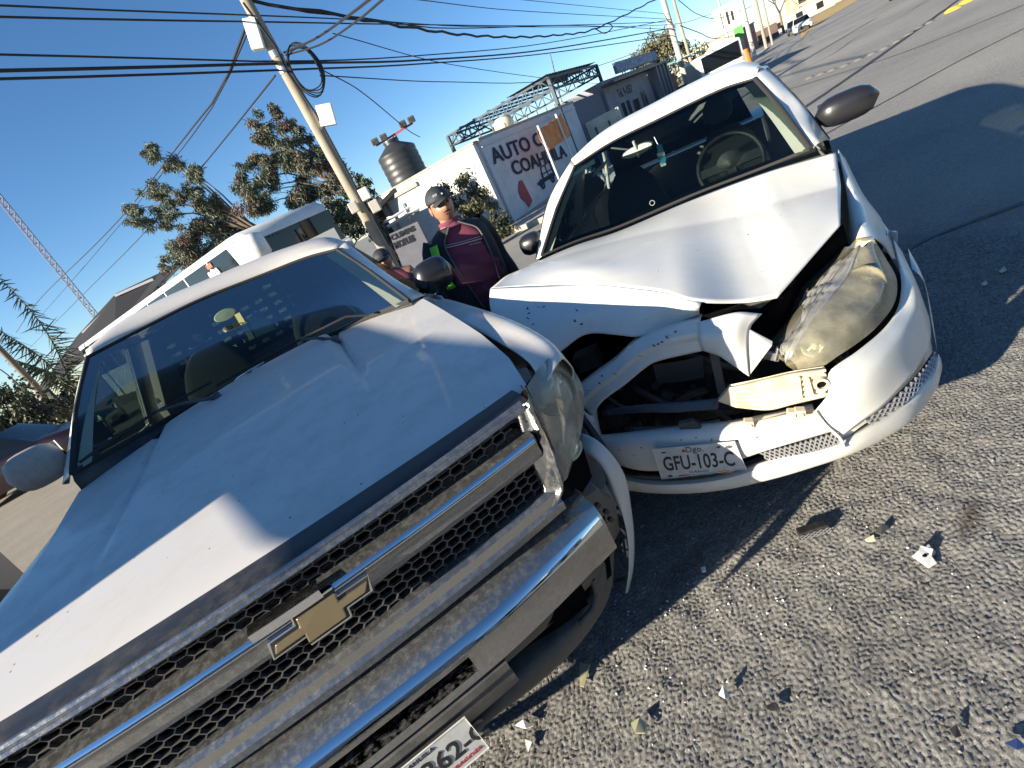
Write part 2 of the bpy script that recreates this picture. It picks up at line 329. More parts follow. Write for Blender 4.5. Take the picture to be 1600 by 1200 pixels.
# headliner & floor & dash
MB().box((0, 2.9, 1.66), (1.25, 1.0, .012)).build('headliner', interior, T)
MB().box((0, 2.6, .62), (1.9, 1.9, .05)).box((0, 1.55, .85), (1.8, .04, .5)).build('cab_floor', interior, T)
dash = MB(); g = []
for t, (yy, zz) in enumerate(((1.80, 1.20), (2.0, 1.235), (2.18, 1.225), (2.28, 1.16), (2.27, 1.0), (2.20, .8))):
    g.append([(x, yy-(.30*(abs(x)/.85)**2 if t < 1 else .10*(x/.85)**2), zz+(.025*math.exp(-((x-.42)/.2)**2) if t in (1, 2) else 0)) for x in np.linspace(-.88, .88, 25)])
dash.grid(g).build('dashboard', mat('dash_vinyl', (.045, .055, .05), .6, var=.2, bump=.1, bscale=120), T, smooth=50)
def wheel_ring(c, r_, tilt, m, parent, name='steering_wheel'):
    b = MB(); ax = Vector((0, -math.cos(R(tilt)), math.sin(R(tilt)))); u = Vector((1, 0, 0)); v_ = ax.cross(u); c = Vector(c)
    b.tube([c+(u*math.cos(a)+v_*math.sin(a))*r_ for a in np.linspace(0, 2*math.pi, 37)], .016, 8, cap=False)
    for a in (0, math.pi, -math.pi/2): b.bar(c, c+(u*math.cos(a)+v_*math.sin(a))*r_, .05, .02, up=ax)
    b.lathe([(0, .03), (.07, .02), (.08, 0), (.0, -.03)], 16, c, 'y')
    return b.build(name, m, parent, smooth=50)
wheel_ring((.42, 2.36, 1.20), .19, 25, blackp, T)
def seat(x, y, z0, wd, m, parent, name='seat', back=.62, hr=True):
    b = MB()
    prof = [(0, .0), (.02, .42), (.10, .48), (.14, .42), (.13, 0)]
    def slab(cx, w_, y0, z0_, y1, z1, th):
        d_ = Vector((0, y1-y0, z1-z0_)); n_ = Vector((0, -d_.z, d_.y)).normalized()*th
        rows = []
        for t in np.linspace(0, 1, 7):
            ww = w_*(1-.18*t*t)/2; c_ = Vector((cx, y0, z0_))+d_*t; bul = math.sin(math.pi*min(max(t, .03), .97))**.3
            ring = []
            for a in np.linspace(0, 2*math.pi, 17)[:-1]:
                ca, sa = math.cos(a), math.sin(a); ring.append(c_+Vector((ww*bul*abs(ca)**.4*np.sign(ca), 0, 0))+n_*(.5*bul*abs(sa)**.5*np.sign(sa)))
            rows.append(ring+[ring[0]])
        b.grid(rows)
    slab(x, wd, y-.46, z0, y, z0+.02, .16); slab(x, wd, y, z0, y+.20, z0+back, .14)
    if hr: slab(x, wd*.42, y+.21, z0+back+.05, y+.25, z0+back+.23, .10)
    return b.build(name, m, parent, smooth=60)
seat(.42, 2.95, .82, .58, seatm, T, back=.60); seat(-.42, 2.95, .82, .58, seatm, T, back=.60)
# rear-view mirror with things hanging from it
mr = MB().add([], [])
mc = at(352, 492, 'T', 'y', 2.12)
b = MB(); b.lathe([(0, -.02), (.045, -.018), (.05, 0), (.045, .012), (0, .014)], 20, (0, 0, 0), 'y'); b.v = [(p[0]*1.25+mc[0], p[1]+mc[1], p[2]*.62+mc[2]) for p in b.v]
o = b.build('rear_view_mirror', mat('mirror_back', (.16, .22, .15), .5), T, smooth=60)
q = AT('T', [(366, 492, 'y', 2.10), (374, 488, 'y', 2.10), (398, 528, 'y', 2.10), (390, 532, 'y', 2.10)])
MB().poly(q, (0, .003, 0)).build('hanging_tag', yellow_tag, o)
e = at(378, 503, 'T', 'y', 2.096)
text_obj('tag_lettering', 'LALA', .028, plate_k, o, basis(e, q[3]-q[0], np.cross((0, 1, 0), q[3]-q[0])), .0006, .001)
q = AT('T', [(388, 498, 'y', 2.13), (402, 484, 'y', 2.13), (418, 497, 'y', 2.13), (436, 512, 'y', 2.13), (400, 527, 'y', 2.13)])
MB().poly(q, (0, .006, 0)).build('hanging_pennant', mat('pennant', (.12, .2, .2), .6, var=.4, vscale=30), o)
q = AT('T', [(396, 486, 'y', 2.12), (412, 486, 'y', 2.12), (414, 498, 'y', 2.12), (402, 497, 'y', 2.12)])
MB().poly(q, (0, .004, 0)).build('hanging_card', sticker_b, o)
# stickers along the left side of the windshield (inside)
def wpt(px, py):
    # point on the windshield by iterating depth between header and base
    f = 0.
    best = None
    for t in np.linspace(0, 1, 60):
        hb = H_*(1-t)+B_*t+np.array((0, -.035, .012))*4*t*(1-t)
        pr = [((loc_ := p), px_of(p)) for p in hb[::3]]
        for l_, (a, b_) in pr:
            dd_ = (a-px)**2+(b_-py)**2
            if best is None or dd_ < best[0]: best = (dd_, l_)
    return at(px, py, 'T', 'y', float(best[1][1])+.012)
def px_of(p, fr='T'):
    d_ = wor(p, fr)-np.array([0, 0, CAM_H]); z_ = d_@FW; return 800+FPX*(d_@RT)/z_, 600-FPX*(d_@UP)/z_
for (x0, y0, x1, y1, mm) in ((148, 575, 158, 571, sticker_w), (143, 585, 154, 581, sticker), (141, 596, 150, 592, sticker), (138, 606, 148, 601, sticker), (134, 617, 146, 612, sticker), (133, 626, 144, 620, sticker), (168, 628, 174, 622, sticker_b), (149, 694, 174, 683, sticker)):
    y_ = float(wpt(x0, y0)[1]); hgt = 6 if mm is not sticker_w else 8
    q = [at(x0, y0, 'T', 'y', y_), at(x1, y1, 'T', 'y', y_), at(x1+1.5, y1+hgt, 'T', 'y', y_), at(x0-1, y0+hgt, 'T', 'y', y_)]
    MB().poly(q, (0, .002, 0)).build('windshield_sticker', mm, T)
# --- cowl and wipers
cg = []
for u in np.linspace(-1, 1, 31):
    bpt = B_[int(round((u+1)/2*29))]; hp = hood_pt(u, 1.)
    cg.append([hp, (hp[0], hp[1]+.02, hp[2]-.03), (bpt[0], bpt[1]-.03, bpt[2]-.03), (bpt[0], bpt[1], bpt[2])])
MB().grid(cg).build('cowl', blackp, T, smooth=40)
def wiper(pts, pivot, name='wiper'):
    o_ = MB().tube(pts, .007, 6).build(name, rubber, T, smooth=60)
    mid = pts[len(pts)//2]
    MB().tube([pivot, (np.array(pivot)+np.array(mid))/2+np.array((0, -.012, .012)), mid], [.013, .008, .007], 6).lathe([(0, .03), (.018, .02), (.02, -.02)], 12, pivot).build('wiper_arm', greyp, o_, smooth=60)
wiper(AT('T', [(125, 722, 'y', 1.42), (170, 690, 'y', 1.57), (245, 643, 'y', 1.71), (330, 597, 'y', 1.74)]), at(340, 620, 'T', 'y', 1.68))
wiper(AT('T', [(338, 603, 'y', 1.75), (400, 567, 'y', 1.77), (470, 530, 'y', 1.74), (540, 495, 'y', 1.66), (575, 492, 'y', 1.62)]), at(525, 532, 'T', 'y', 1.62))
MB().tube(AT('T', [(365, 597, 'y', 1.74), (372, 590, 'y', 1.80), (392, 577, 'y', 1.83), (412, 566, 'y', 1.83), (402, 572, 'y', 1.80), (385, 588, 'y', 1.74)]), .004, 6).build('bright_wire_on_dash', chrome_clean, T, smooth=60)
# --- door mirrors
def door_mirror(c, sz, sg, m, parent, face=(0, 1, 0)):
    b_ = MB(); rows = []
    for t in np.linspace(-1, 1, 9):
        s_ = math.sqrt(max(1-abs(t)**3.2, .02)); ring = []
        for a in np.linspace(0, 2*math.pi, 21):
            ca, sa = math.cos(a), math.sin(a)
            ring.append((c[0]+t*sz[0]/2, c[1]+sz[1]*s_*(.5*ca if ca > 0 else 1.0*ca*.5), c[2]+sz[2]/2*s_*abs(sa)**.75*np.sign(sa)))
        rows.append(ring)
    b_.grid(rows); o_ = b_.build('door_mirror', m, parent, smooth=60)
    MB().bar((c[0]-sg*sz[0]*.45, c[1], c[2]-sz[2]*.25), (c[0]-sg*(sz[0]*.5+.09), c[1]+.03, c[2]-sz[2]*.55), .09, .05).build('mirror_arm', m, o_, bevel=.015)
    MB().box((c[0], c[1]+sz[1]*.42, c[2]), (sz[0]*.8, .01, sz[2]*.72)).build('mirror_glass', chrome_clean, o_)
    return o_
door_mirror(at(58, 730, 'T', 'y', 1.80), (.25, .14, .19), -1, mat('dusty_mirror_cover', (.40, .38, .34), .6, dirt=(.25, .23, .2), dirt_amt=.5, dscale=30), T)
door_mirror(at(677, 430, 'T', 'y', 1.72), (.23, .14, .19), 1, mirror_black, T)
# --- front: grille
def yo(x): return -.03+.05*(abs(x)/.7)**2.0
def xsweep(prof, x0, x1, n=40, yf=yo, taper=None):
    G_ = []
    for k in range(n+1):
        x = x0+(x1-x0)*k/n; G_.append([(x, y+yf(x), z) for (y, z) in prof])
    return G_
XR, XL = .655, -.70
def drz(x): t = min(max((x-.30)/.45, 0), 1); return -.045*t*t
MB().grid(xsweep([(.12, 1.085), (.06, 1.085), (.02, 1.082), (.004, 1.074), (.004, 1.05)], -.74, .70)).build('hood_gap_trim', blackp, T, smooth=30)
MB().grid(xsweep([(.010, 1.070), (.002, 1.088), (-.008, 1.094), (-.014, 1.093), (-.018, 1.087), (-.018, 1.084), (-.028, 1.083), (-.034, 1.077), (-.026, 1.070), (.02, 1.068)], XL, XR+.02)).build('grille_header', dusty_chrome, T, smooth=25)
MB().grid(xsweep([(.03, 1.020), (-.020, 1.018), (-.045, 1.010), (-.052, 1.000), (-.046, .992), (-.040, .975), (-.044, .955), (-.036, .940), (-.03, .936), (.02, .932)], XL, XR)).build('grille_bar', dusty_chrome, T, smooth=22)
MB().grid(xsweep([(.03, .835), (-.015, .832), (-.030, .822), (-.034, .800), (-.045, .790), (-.040, .768), (.02, .755)], XL, XR-.01)).build('grille_sill', dusty_chrome, T, smooth=25)
# right and left uprights of the grille frame
for sg in (1, -1):
    P1 = AT('T', [(806, 648, 'y', .01), (822, 700, 'y', .0), (838, 740, 'y', -.002), (850, 772, 'y', .0), (838, 795, 'y', -.0)])
    P2 = AT('T', [(822, 606, 'y', .015), (845, 650, 'y', .0), (868, 705, 'y', -.01), (880, 752, 'y', -.0), (872, 775, 'y', -.0)])
    if sg < 0: P1 = [p*np.array((-1, 1, 1)) for p in P1]; P2 = [p*np.array((-1, 1, 1)) for p in P2]
    mid = [(a+b_)/2+np.array((0, -.03, 0)) for a, b_ in zip(P1, P2)]
    ridge = [a*.35+b_*.65+np.array((0, -.034, 0)) for a, b_ in zip(P1, P2)]; groove = [a*.55+b_*.45+np.array((0, -.018, 0)) for a, b_ in zip(P1, P2)]
    G_ = [[p+np.array((0, .05, 0)) for p in P1], P1, groove, ridge, P2, [p+np.array((0, .04, 0)) for p in P2]]
    MB().grid(loft(G_, 24, 16, True, True)).build('grille_upright', chrome, T, smooth=35)
    # rounded black inner frame
bk = MB().box((-.02, .085, .93), (1.42, .01, .24)); bk.build('grille_shade_backing', voidm, T)
def hexmesh(z0, z1, x0, x1, pw, ph, y, w_, d_):
    b_ = MB(); nrow = int((z1-z0)/ph)+2; ncol = int((x1-x0)/pw)+2
    for r_ in range(-1, nrow):
        for c_ in range(ncol):
            cx = x0+c_*pw+(pw/2 if r_ % 2 else 0); cz = z0+r_*ph
            P_ = [(cx-pw*.5, cz), (cx-pw*.22, cz+ph*.30), (cx+pw*.22, cz+ph*.30), (cx+pw*.5, cz)]
            P_ = [(cx-pw*.30, cz-ph*.5), (cx-pw*.5, cz+.0), (cx-pw*.30, cz+ph*.5), (cx+pw*.20, cz+ph*.5)]
            # a honeycomb cell lying on its side: left flank up, left flank down, lid
            for a, q_ in zip(P_[:-1], P_[1:]):
                if min(a[1], q_[1]) < z0-.002 or max(a[1], q_[1]) > z1+.002 or a[0] < x0 or q_[0] > x1: continue
                b_.bar((a[0], y+yo(a[0]), a[1]), (q_[0], y+yo(q_[0]), q_[1]), w_, d_, up=(0, -1, 0))
            a, q_ = (cx+pw*.20, cz+ph*.5), (cx+pw*.5, cz+ph*1.0)
    return b_
def honey(z0, z1, x0, x1, s_, y, w_, d_):
    """wire honeycomb: flat-topped hexagons of side s_, stretched"""
    b_ = MB(); W_ = s_*1.25; Hh = s_*.66; seen = set()
    for i in range(int((x1-x0)/(1.5*W_))+2):
        for j in range(-1, int((z1-z0)/(2*Hh))+2):
            cx = x0+i*1.5*W_; cz = z0+j*2*Hh+(Hh if i % 2 else 0)
            V = [(cx+W_*math.cos(a), cz+(Hh/ .866)*math.sin(a)) for a in [k*math.pi/3 for k in range(6)]]
            for k in range(6):
                a, q_ = V[k], V[(k+1) % 6]; key = (round((a[0]+q_[0])*500), round((a[1]+q_[1])*500))
                if key in seen: continue
                seen.add(key)
                if min(a[1], q_[1]) < z0-.004 or max(a[1], q_[1]) > z1+.004 or min(a[0], q_[0]) < x0 or max(a[0], q_[0]) > x1: continue
                b_.bar((a[0], y+yo(a[0]), a[1]), (q_[0], y+yo(q_[0]), q_[1]), w_, d_, up=(0, -1, 0))
    return b_
wire = mat('grille_wire', (.12, .118, .11), .4, .4)
tag(honey(1.006, 1.080, XL, XR-.03, .0175, .004, .0028, .014).build('grille_mesh', wire, T), kind='stuff')
tag(honey(.832, .942, XL, XR-.03, .0175, .012, .0028, .014).build('grille_mesh', wire, T), kind='stuff')
# badge
bw = AT('T', [(427, 1032, 'y', -.085), (428, 993, 'y', -.085), (460, 972, 'y', -.085), (453, 961, 'y', -.085), (516, 924, 'y', -.085), (524, 933, 'y', -.085), (575, 895, 'y', -.085), (575, 931, 'y', -.085), (541, 952, 'y', -.085), (548, 964, 'y', -.085), (491, 1005, 'y', -.085), (484, 999, 'y', -.085)])
# square it up: a regular cross badge of that size
cx, cz = (min(p[0] for p in bw)+max(p[0] for p in bw))/2, (min(p[2] for p in bw)+max(p[2] for p in bw))/2
W2, H2 = (max(p[0] for p in bw)-min(p[0] for p in bw))/2, (max(p[2] for p in bw)-min(p[2] for p in bw))/2
def bowtie(s_, y):
    a, b_, h1, h2, sh = W2*s_, W2*.42, H2*.50, H2*1.0, W2*.10
    k = (1-s_)*W2
    pts = [(-W2+k, -h1+k), (-W2+sh+k*.9, h1-k), (-b_+k*.6, h1-k), (-b_+sh*.4+k*.6, h2-k), (b_-k*.2, h2-k), (b_-sh*.4-k*.2, h1-k), (W2-k*.7, h1-k), (W2-sh-k, -h1+k), (b_-k*.6, -h1+k), (b_-sh*.4-k*.6, -h2+k), (-b_+k*.2, -h2+k), (-b_+sh*.4+k*.2, -h1+k)]
    return [(cx+p[0], y, cz+p[1]) for p in pts]
bg_ = MB().poly(bowtie(1., -.088), (0, .03, 0)).build('badge', chrome_clean, T, bevel=.003, tri=True)
MB().poly(bowtie(.955, -.0895), (0, .02, 0)).build('badge_black_border', blackp, bg_, tri=True)
MB().poly(bowtie(.90, -.0935), (0, .02, 0)).build('badge_face', gold, bg_, bevel=.003, tri=True)
# raised cowl of the bar above and around the badge
MB().grid([[(cx+x, -.09-.006*(1-(x/.14)**2), 1.0+dz+.012) for x in np.linspace(-.13, .03, 9)] for dz in (-.004, .016)]+[[(cx+x, -.06, 1.034) for x in np.linspace(-.13, .03, 9)]]).build('badge_hood', chrome_clean, T, smooth=40)
# --- headlights
def lamp(sg):
    A_ = AT('T', [(823, 604, 'y', .02), (841, 645, 'y', .0), (861, 698, 'y', .0), (880, 752, 'y', .01)])
    C_ = AT('T', [(832, 590, 'y', .04), (862, 612, 'y', .015), (878, 690, 'y', .01), (881, 752, 'y', .015)])
    Bc = AT('T', [(850, 566, 'y', .10), (888, 600, 'y', .08), (897, 682, 'y', .06), (884, 750, 'y', .035)])
    D_ = AT('T', [(872, 548, 'y', .19), (909, 601, 'y', .19), (911, 660, 'y', .15), (887, 746, 'y', .07)])
    rows = [A_, C_, Bc, D_]
    if sg < 0: rows = [[p*np.array((-1, 1, 1)) for p in r_] for r_ in rows]
    G_ = loft(rows, 22, 18)
    o_ = MB().grid(G_).build('headlight', lens_t, T, smooth=60)
    back = G_+np.array((-.02*sg, .09, -.055))
    hs_ = MB().grid(back); hs_.grid([G_[-1], back[-1]]); MB().grid([G_[0], back[0]]).grid([[p for p in G_[:, 0]], [p for p in back[:, 0]]]).build('lamp_edge_shade', voidm, o_)
    hs_.build('lamp_housing', mat('lamp_case', (.46, .45, .39), .3, .4, bump=.15, bscale=30), o_, smooth=40)
    for (px, py, r_, yy) in ((862, 612, .062, .10), (888, 700, .045, .12)):
        c_ = at(px, py, 'T', 'y', yy)*np.array((sg, 1, 1))
        MB().lathe([(.012, .05), (.035, .035), (.055, .01), (.062, -.02), (.066, -.025)] if r_ > .05 else [(.01, .04), (.03, .02), (.042, -.01)], 22, c_, 'y').build('lamp_reflector', reflect, o_, smooth=50)
        MB().lathe([(0, -.025), (.02, -.02), (.034, -.004), (.034, .02)], 16, c_, 'y').build('lamp_bulb', bulb_m, o_, smooth=60)
    e1, e2 = (G_[int(.62*17), 2], G_[int(.62*17), -2])
    MB().tube([p+np.array((0, .01, 0)) for p in crv([G_[3, 13], G_[8, 15], G_[15, 17]], 8)], .006, 6).build('lamp_divider', trim_l, o_, smooth=60)
lamp(1); lamp(-1)
# black filler between lamp and bumper, torn inner bracket
MB().grid([[at(880, 752, 'T', 'y', .06), at(912, 700, 'T', 'y', .16)], [at(905, 778, 'T', 'y', .10), at(925, 745, 'T', 'y', .22)]]).build('lamp_gap_shade', voidm, T)
MB().box((.30, .44, .66), (.60, .40, .42)).build('inner_wing_shade', voidm, T)
MB().box((-.93, .14, .60), (.06, .34, .26)).build('bumper_wrap', dusty_chrome, T, bevel=.01)
# --- bumper
def bsweep(prof, x0, x1, n=40, yf=None): return [[(x, y*(1-.45*min(max((x-.30)/.42, 0), 1)**1.5)+yf(x), z+drz(x)) for (y, z) in prof] for x in [x0+(x1-x0)*k/n for k in range(n+1)]]
def yb(x): return -.02+.07*(max(x, -x*.9)/.8)**2.6
XB = .725
topp = [(.07, .755), (-.02, .752), (-.035, .748), (-.075, .742), (-.105, .722), (-.122, .700), (-.126, .690)]
face = [(-.126, .690), (-.118, .660), (-.120, .630), (-.122, .600), (-.112, .590)]
bt = MB().grid(bsweep(topp, -.93, XB, 50, yb)).build('bumper', dusty_chrome, T, smooth=28)
MB().grid(bsweep([(-.108, .7215), (-.112, .718), (-.1245, .702), (-.1265, .696)], -.92, XB-.01, 50, yb)).build('bumper_bright_edge', chrome_clean, T, smooth=40)
MB().grid(xsweep([(-.0465, 1.0105), (-.049, 1.0075), (-.0545, .999), (-.0545, .996)], XL+.01, XR-.005)).build('bar_bright_edge', chrome_clean, T, smooth=40)
slot0, slot1 = -.40, .235
fm = MB(); fm.grid(bsweep(face, -.93, slot0, 20, yb)).grid(bsweep(face, slot1, XB, 20, yb))
fm.grid(xsweep([(-.126, .690), (-.120, .672)], slot0, slot1, 24, yb)); fm.grid(xsweep([(-.121, .622), (-.122, .600), (-.112, .590)], slot0, slot1, 24, yb))
for zz, s_ in ((.672, 1), (.622, -1)): fm.grid(xsweep([(-.120, zz), (-.06, zz)], slot0, slot1, 24, yb))
for xx in (slot0, slot1): fm.grid([[(xx, -.12+yb(xx), .672), (xx, -.06+yb(xx), .672)], [(xx, -.12+yb(xx), .622), (xx, -.06+yb(xx), .622)]])
fm.build('bumper_face', chrome, T, smooth=35)
# bent bumper end turning back
e0 = [(XB, y*.55+yb(XB), z+drz(XB)) for (y, z) in topp+face[1:]]
MB().grid([e0, [(p[0]+.006, p[1]+.02, p[2]-.002) for p in e0], [(p[0]-.01, p[1]+.06, p[2]) for p in e0]]).build('bumper_end', rust, T, smooth=40)
rp = AT('T', [(912, 778, 'y', .12), (932, 765, 'y', .16), (962, 786, 'y', .22), (968, 830, 'y', .24), (952, 860, 'y', .16), (942, 838, 'y', .12)])
ob = MB().poly(rp, (.01, .05, 0)).build('bumper_bracket', mat('rusty_bracket', (.13, .11, .09), .8, var=.4, vscale=14), T, tri=True)
for px, py in ((935, 790), (948, 800), (944, 818), (955, 812)):
    c_ = at(px, py, 'T', 'y', .105); MB().lathe([(.0, -.003), (.009, -.003), (.009, .01)], 10, c_, 'y').build('bracket_bolt', blackp, ob, smooth=50)
MB().box((-.17, .115, .60), (1.50, .30, .22)).build('bumper_light_stop', voidm, T)  # unseen black block added behind the bumper to stop sun leaking through
# --- lower fascia (dark plastic), lip and openings
def lo(px, py, y): return at(px, py, 'T', 'y', y)
fas = MB().grid(xsweep([(-.100, .588), (-.118, .580), (-.120, .560), (-.112, .548), (-.100, .545), (-.104, .520), (-.085, .47)], -.93, .30, 44, yb)); fas.build('lower_fascia', greyp, T, smooth=35)
g1 = AT('T', [(640, 1130, 'y', -.10), (725, 1050, 'y', -.10), (830, 955, 'y', -.05), (900, 888, 'y', .01), (941, 850, 'y', .07)])
g2 = AT('T', [(650, 1162, 'y', -.09), (732, 1087, 'y', -.085), (837, 997, 'y', -.035), (900, 938, 'y', .02), (929, 908, 'y', .07)])
MB().grid(loft([[p+np.array((0, .03, .006)) for p in g1], g1, [a*.7+b_*.3+np.array((0, -.014, 0)) for a, b_ in zip(g1, g2)], g2, [p+np.array((0, .05, .004)) for p in g2]], 30, 14)).build('fascia_panel', greyp, T, smooth=50)
MB().grid(loft([AT('T', [(940, 848, 'y', .07), (952, 852, 'y', .12), (960, 858, 'y', .19)]), AT('T', [(931, 878, 'y', .08), (945, 884, 'y', .13), (959, 890, 'y', .19)]), AT('T', [(929, 908, 'y', .07), (942, 912, 'y', .12), (957, 918, 'y', .18)])], 10, 8)).build('fascia_corner', greyp, T, smooth=60)
lipo = AT('T', [(700, 1195, 'y', .0), (740, 1150, 'y', .0), (777, 1115, 'y', .0), (819, 1084, 'y', .02), (875, 1035, 'y', .06), (912, 994, 'y', .10), (946, 941, 'y', .16), (957, 900, 'y', .20), (957, 858, 'y', .20)])
lipi = AT('T', [(690, 1180, 'y', .0), (730, 1140, 'y', .0), (772, 1092, 'y', .0), (815, 1050, 'y', .01), (870, 1005, 'y', .03), (905, 968, 'y', .06), (928, 935, 'y', .09), (930, 905, 'y', .10), (938, 868, 'y', .12)])
MB().grid(loft([[p+np.array((0, .07, .01)) for p in lipi], lipi, [(a+b_)/2+np.array((.004, -.016, 0)) for a, b_ in zip(lipi, lipo)], lipo, [p+np.array((-.01, .10, .0)) for p in lipo]], 40, 16)).build('air_dam_lip', greyp, T, smooth=60)
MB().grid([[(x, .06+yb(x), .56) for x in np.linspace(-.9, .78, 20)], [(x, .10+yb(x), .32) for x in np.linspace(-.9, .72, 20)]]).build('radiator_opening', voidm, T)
fg = AT('T', [(925, 905, 'y', .05), (932, 928, 'y', .05), (925, 952, 'y', .045), (905, 975, 'y', .03)])
MB().tube(crv(fg, 16), .010, 8).build('fog_opening_rim', greyp, T, smooth=60)
MB().grid(xsweep([(-.09, .475), (-.06, .40), (-.02, .345), (.05, .33)], -.93, .10, 30, yb)).build('air_dam', blackp, T, smooth=40)
# licence plate
pT, pB, py_ = .545, .400, -.148
def plate(parent, TR, TL, BR, BL, rows, name='licence_plate'):
    TR, TL, BR, BL = [np.array(p) for p in (TR, TL, BR, BL)]
    n_ = np.cross(TR-TL, BL-TL); n_ /= np.linalg.norm(n_)
    if n_[1] > 0: n_ = -n_
    o_ = MB().poly([TL, TR, BR, BL], -n_*.002).build(name, plate_w, parent, bevel=.0008)
    W_ = np.linalg.norm(TR-TL); H_p = np.linalg.norm(BL-TL); ux = (TR-TL)/W_; uy = (TL-BL)/H_p
    for (s_, fx, fz, sz, mm, xs) in rows:
        text_obj('plate_lettering', s_, sz*H_p, mm, o_, basis(BL+ux*fx*W_+uy*fz*H_p+n_*.0006, ux, uy), .0006, .0015*(sz > .3), xs)
    # pressed rim
    r_ = MB(); c_ = [TL, TR, BR, BL, TL]; r_.tube([p+n_*.001 for p in c_], .0022, 6).build('plate_rim', plate_w, o_)
    return o_, ux, uy, n_, W_, H_p, BL
xp1, xp0 = .150, -.150
plate(T, (xp1, py_, pT), (xp0, py_, pT), (xp1, py_+.012, pB), (xp0, py_+.012, pB), [('VC', .05, .30, .62, plate_k, .8), ('3362-C', .37, .30, .62, plate_k, .80), ('COAHUILA', .34, .84, .14, plate_k, 1.), ('DE ZARAGOZA', .52, .10, .13, red_p, 1.)])
# --- cargo box
bx = MB()
for sg in (1, -1): bx.grid([[(sg*.93, 3.5, 1.20), (sg*.93, 5.0, 1.20)], [(sg*.99, 3.5, 1.20), (sg*.99, 5.0, 1.20)], [(sg*1.01, 3.5, 1.0), (sg*1.01, 5.0, 1.0)], [(sg*1.0, 3.5, .5), (sg*1.0, 5.0, .5)]])
bx.box((0, 4.99, .85), (1.9, .04, .66)).box((0, 4.25, .62), (1.8, 1.45, .04)).box((0, 3.5, .9), (1.85, .04, .56)); bx.build('cargo_box', silver, T, smooth=30)
# --- wheels
def wheel(parent, x, y, r_, wd, sg):
    t_ = MB().lathe([(r_*.62, -wd/2), (r_*.9, -wd/2), (r_*.985, -wd*.40), (r_, -wd*.2), (r_, wd*.2), (r_*.985, wd*.40), (r_*.9, wd/2), (r_*.62, wd/2)], 36, (x, y, r_), 'x').build('wheel', rubber, parent, smooth=40)
    rm = MB().lathe([(0, sg*wd*.30), (r_*.16, sg*wd*.32), (r_*.2, sg*wd*.20), (r_*.2, sg*wd*.1)], 24, (x, y, r_), 'x').lathe([(r_*.56, sg*wd*.15), (r_*.60, sg*wd*.46), (r_*.64, sg*wd*.47), (r_*.62, -sg*wd*.4)], 32, (x, y, r_), 'x')
    for k in range(6):
        a = k*math.pi/3; rm.bar((x+sg*wd*.28, y+r_*.15*math.cos(a), r_+r_*.15*math.sin(a)), (x+sg*wd*.34, y+r_*.6*math.cos(a), r_+r_*.6*math.sin(a)), r_*.22, wd*.10, up=(1, 0, 0))
    rm.build('rim', alloy, t_, smooth=40)
for sg in (1, -1):
    wheel(T, sg*.86, .88, .38, .25, sg); wheel(T, sg*.86, 4.1, .38, .25, sg)
MB().box((0, 2.4, .50), (1.3, 4.6, .10)).tube([(-.8, 4.1, .38), (.8, 4.1, .38)], .05, 8).tube([(-.8, .88, .38), (.8, .88, .38)], .035, 8).build('chassis', voidm, T)
# ================================================================== WHITE SEDAN
S = frame_root('sedan', 'S')
tag(S, 'white sedan with crumpled bonnet, missing grille and loose yellowed headlight, touching the silver pickup', 'car')
# --- cabin glass and roof
s_head = AT('S', [(899, 259, 'y', 1.93), (955, 223, 'y', 1.98), (1020, 191, 'y', 2.0), (1127, 140, 'y', 1.98), (1180, 123, 'y', 1.93)])
s_base = AT('S', [(846, 400, 'x', -.73), (900, 377, 'y', 1.42), (967, 354, 'y', 1.50), (1081, 305, 'y', 1.53), (1200, 259, 'y', 1.45), (1266, 232, 'y', 1.28)])
s_roof = AT('S', [(892, 249, 'y', 2.02), (927, 217, 'y', 2.16), (967, 191, 'y', 2.30), (1020, 163, 'y', 2.42), (1087, 128, 'y', 2.42), (1153, 101, 'y', 2.25), (1188, 104, 'y', 2.02)])
hb8, hh8 = crv(s_base, 8), crv(s_head, 8)
def bow(a, b, k): return [(np.array(p)+np.array(q))/2+np.array((0, -k, k*.35)) for p, q in zip(a, b)]
patch('windshield', [s_head, bow(hh8, hb8, .04), s_base], 30, 16, wind_s, S)
sr8 = crv(s_roof, 8)
r_mid = [(p[0]*1.06, 2.85, p[2]-.005) for p in sr8]; r_rear = [(p[0]*.98, 3.30, p[2]-.05) for p in sr8]
patch('roof', [[p+np.array((0, .012, .004)) for p in hh8], [(a*.5+b*.5)+np.array((0, -.01, .012)) for a, b in zip(hh8, sr8)], s_roof, r_mid, r_rear], 40, 24, white, S, solid=.006)
Hs, Bs = crv(s_head, 30), crv(s_base, 30)
mb = MB().tube(list(Hs), .008, 6).tube([Hs[0], (Hs[0]+Bs[0])/2+np.array((0, -.04, .014)), Bs[0]], .009, 6).tube([Hs[-1], (Hs[-1]+Bs[-1])/2+np.array((0, -.04, .014)), Bs[-1]], .013, 6).tube(list(Bs), .008, 6)
mb.build('windshield_seal', rubber, S, smooth=60)
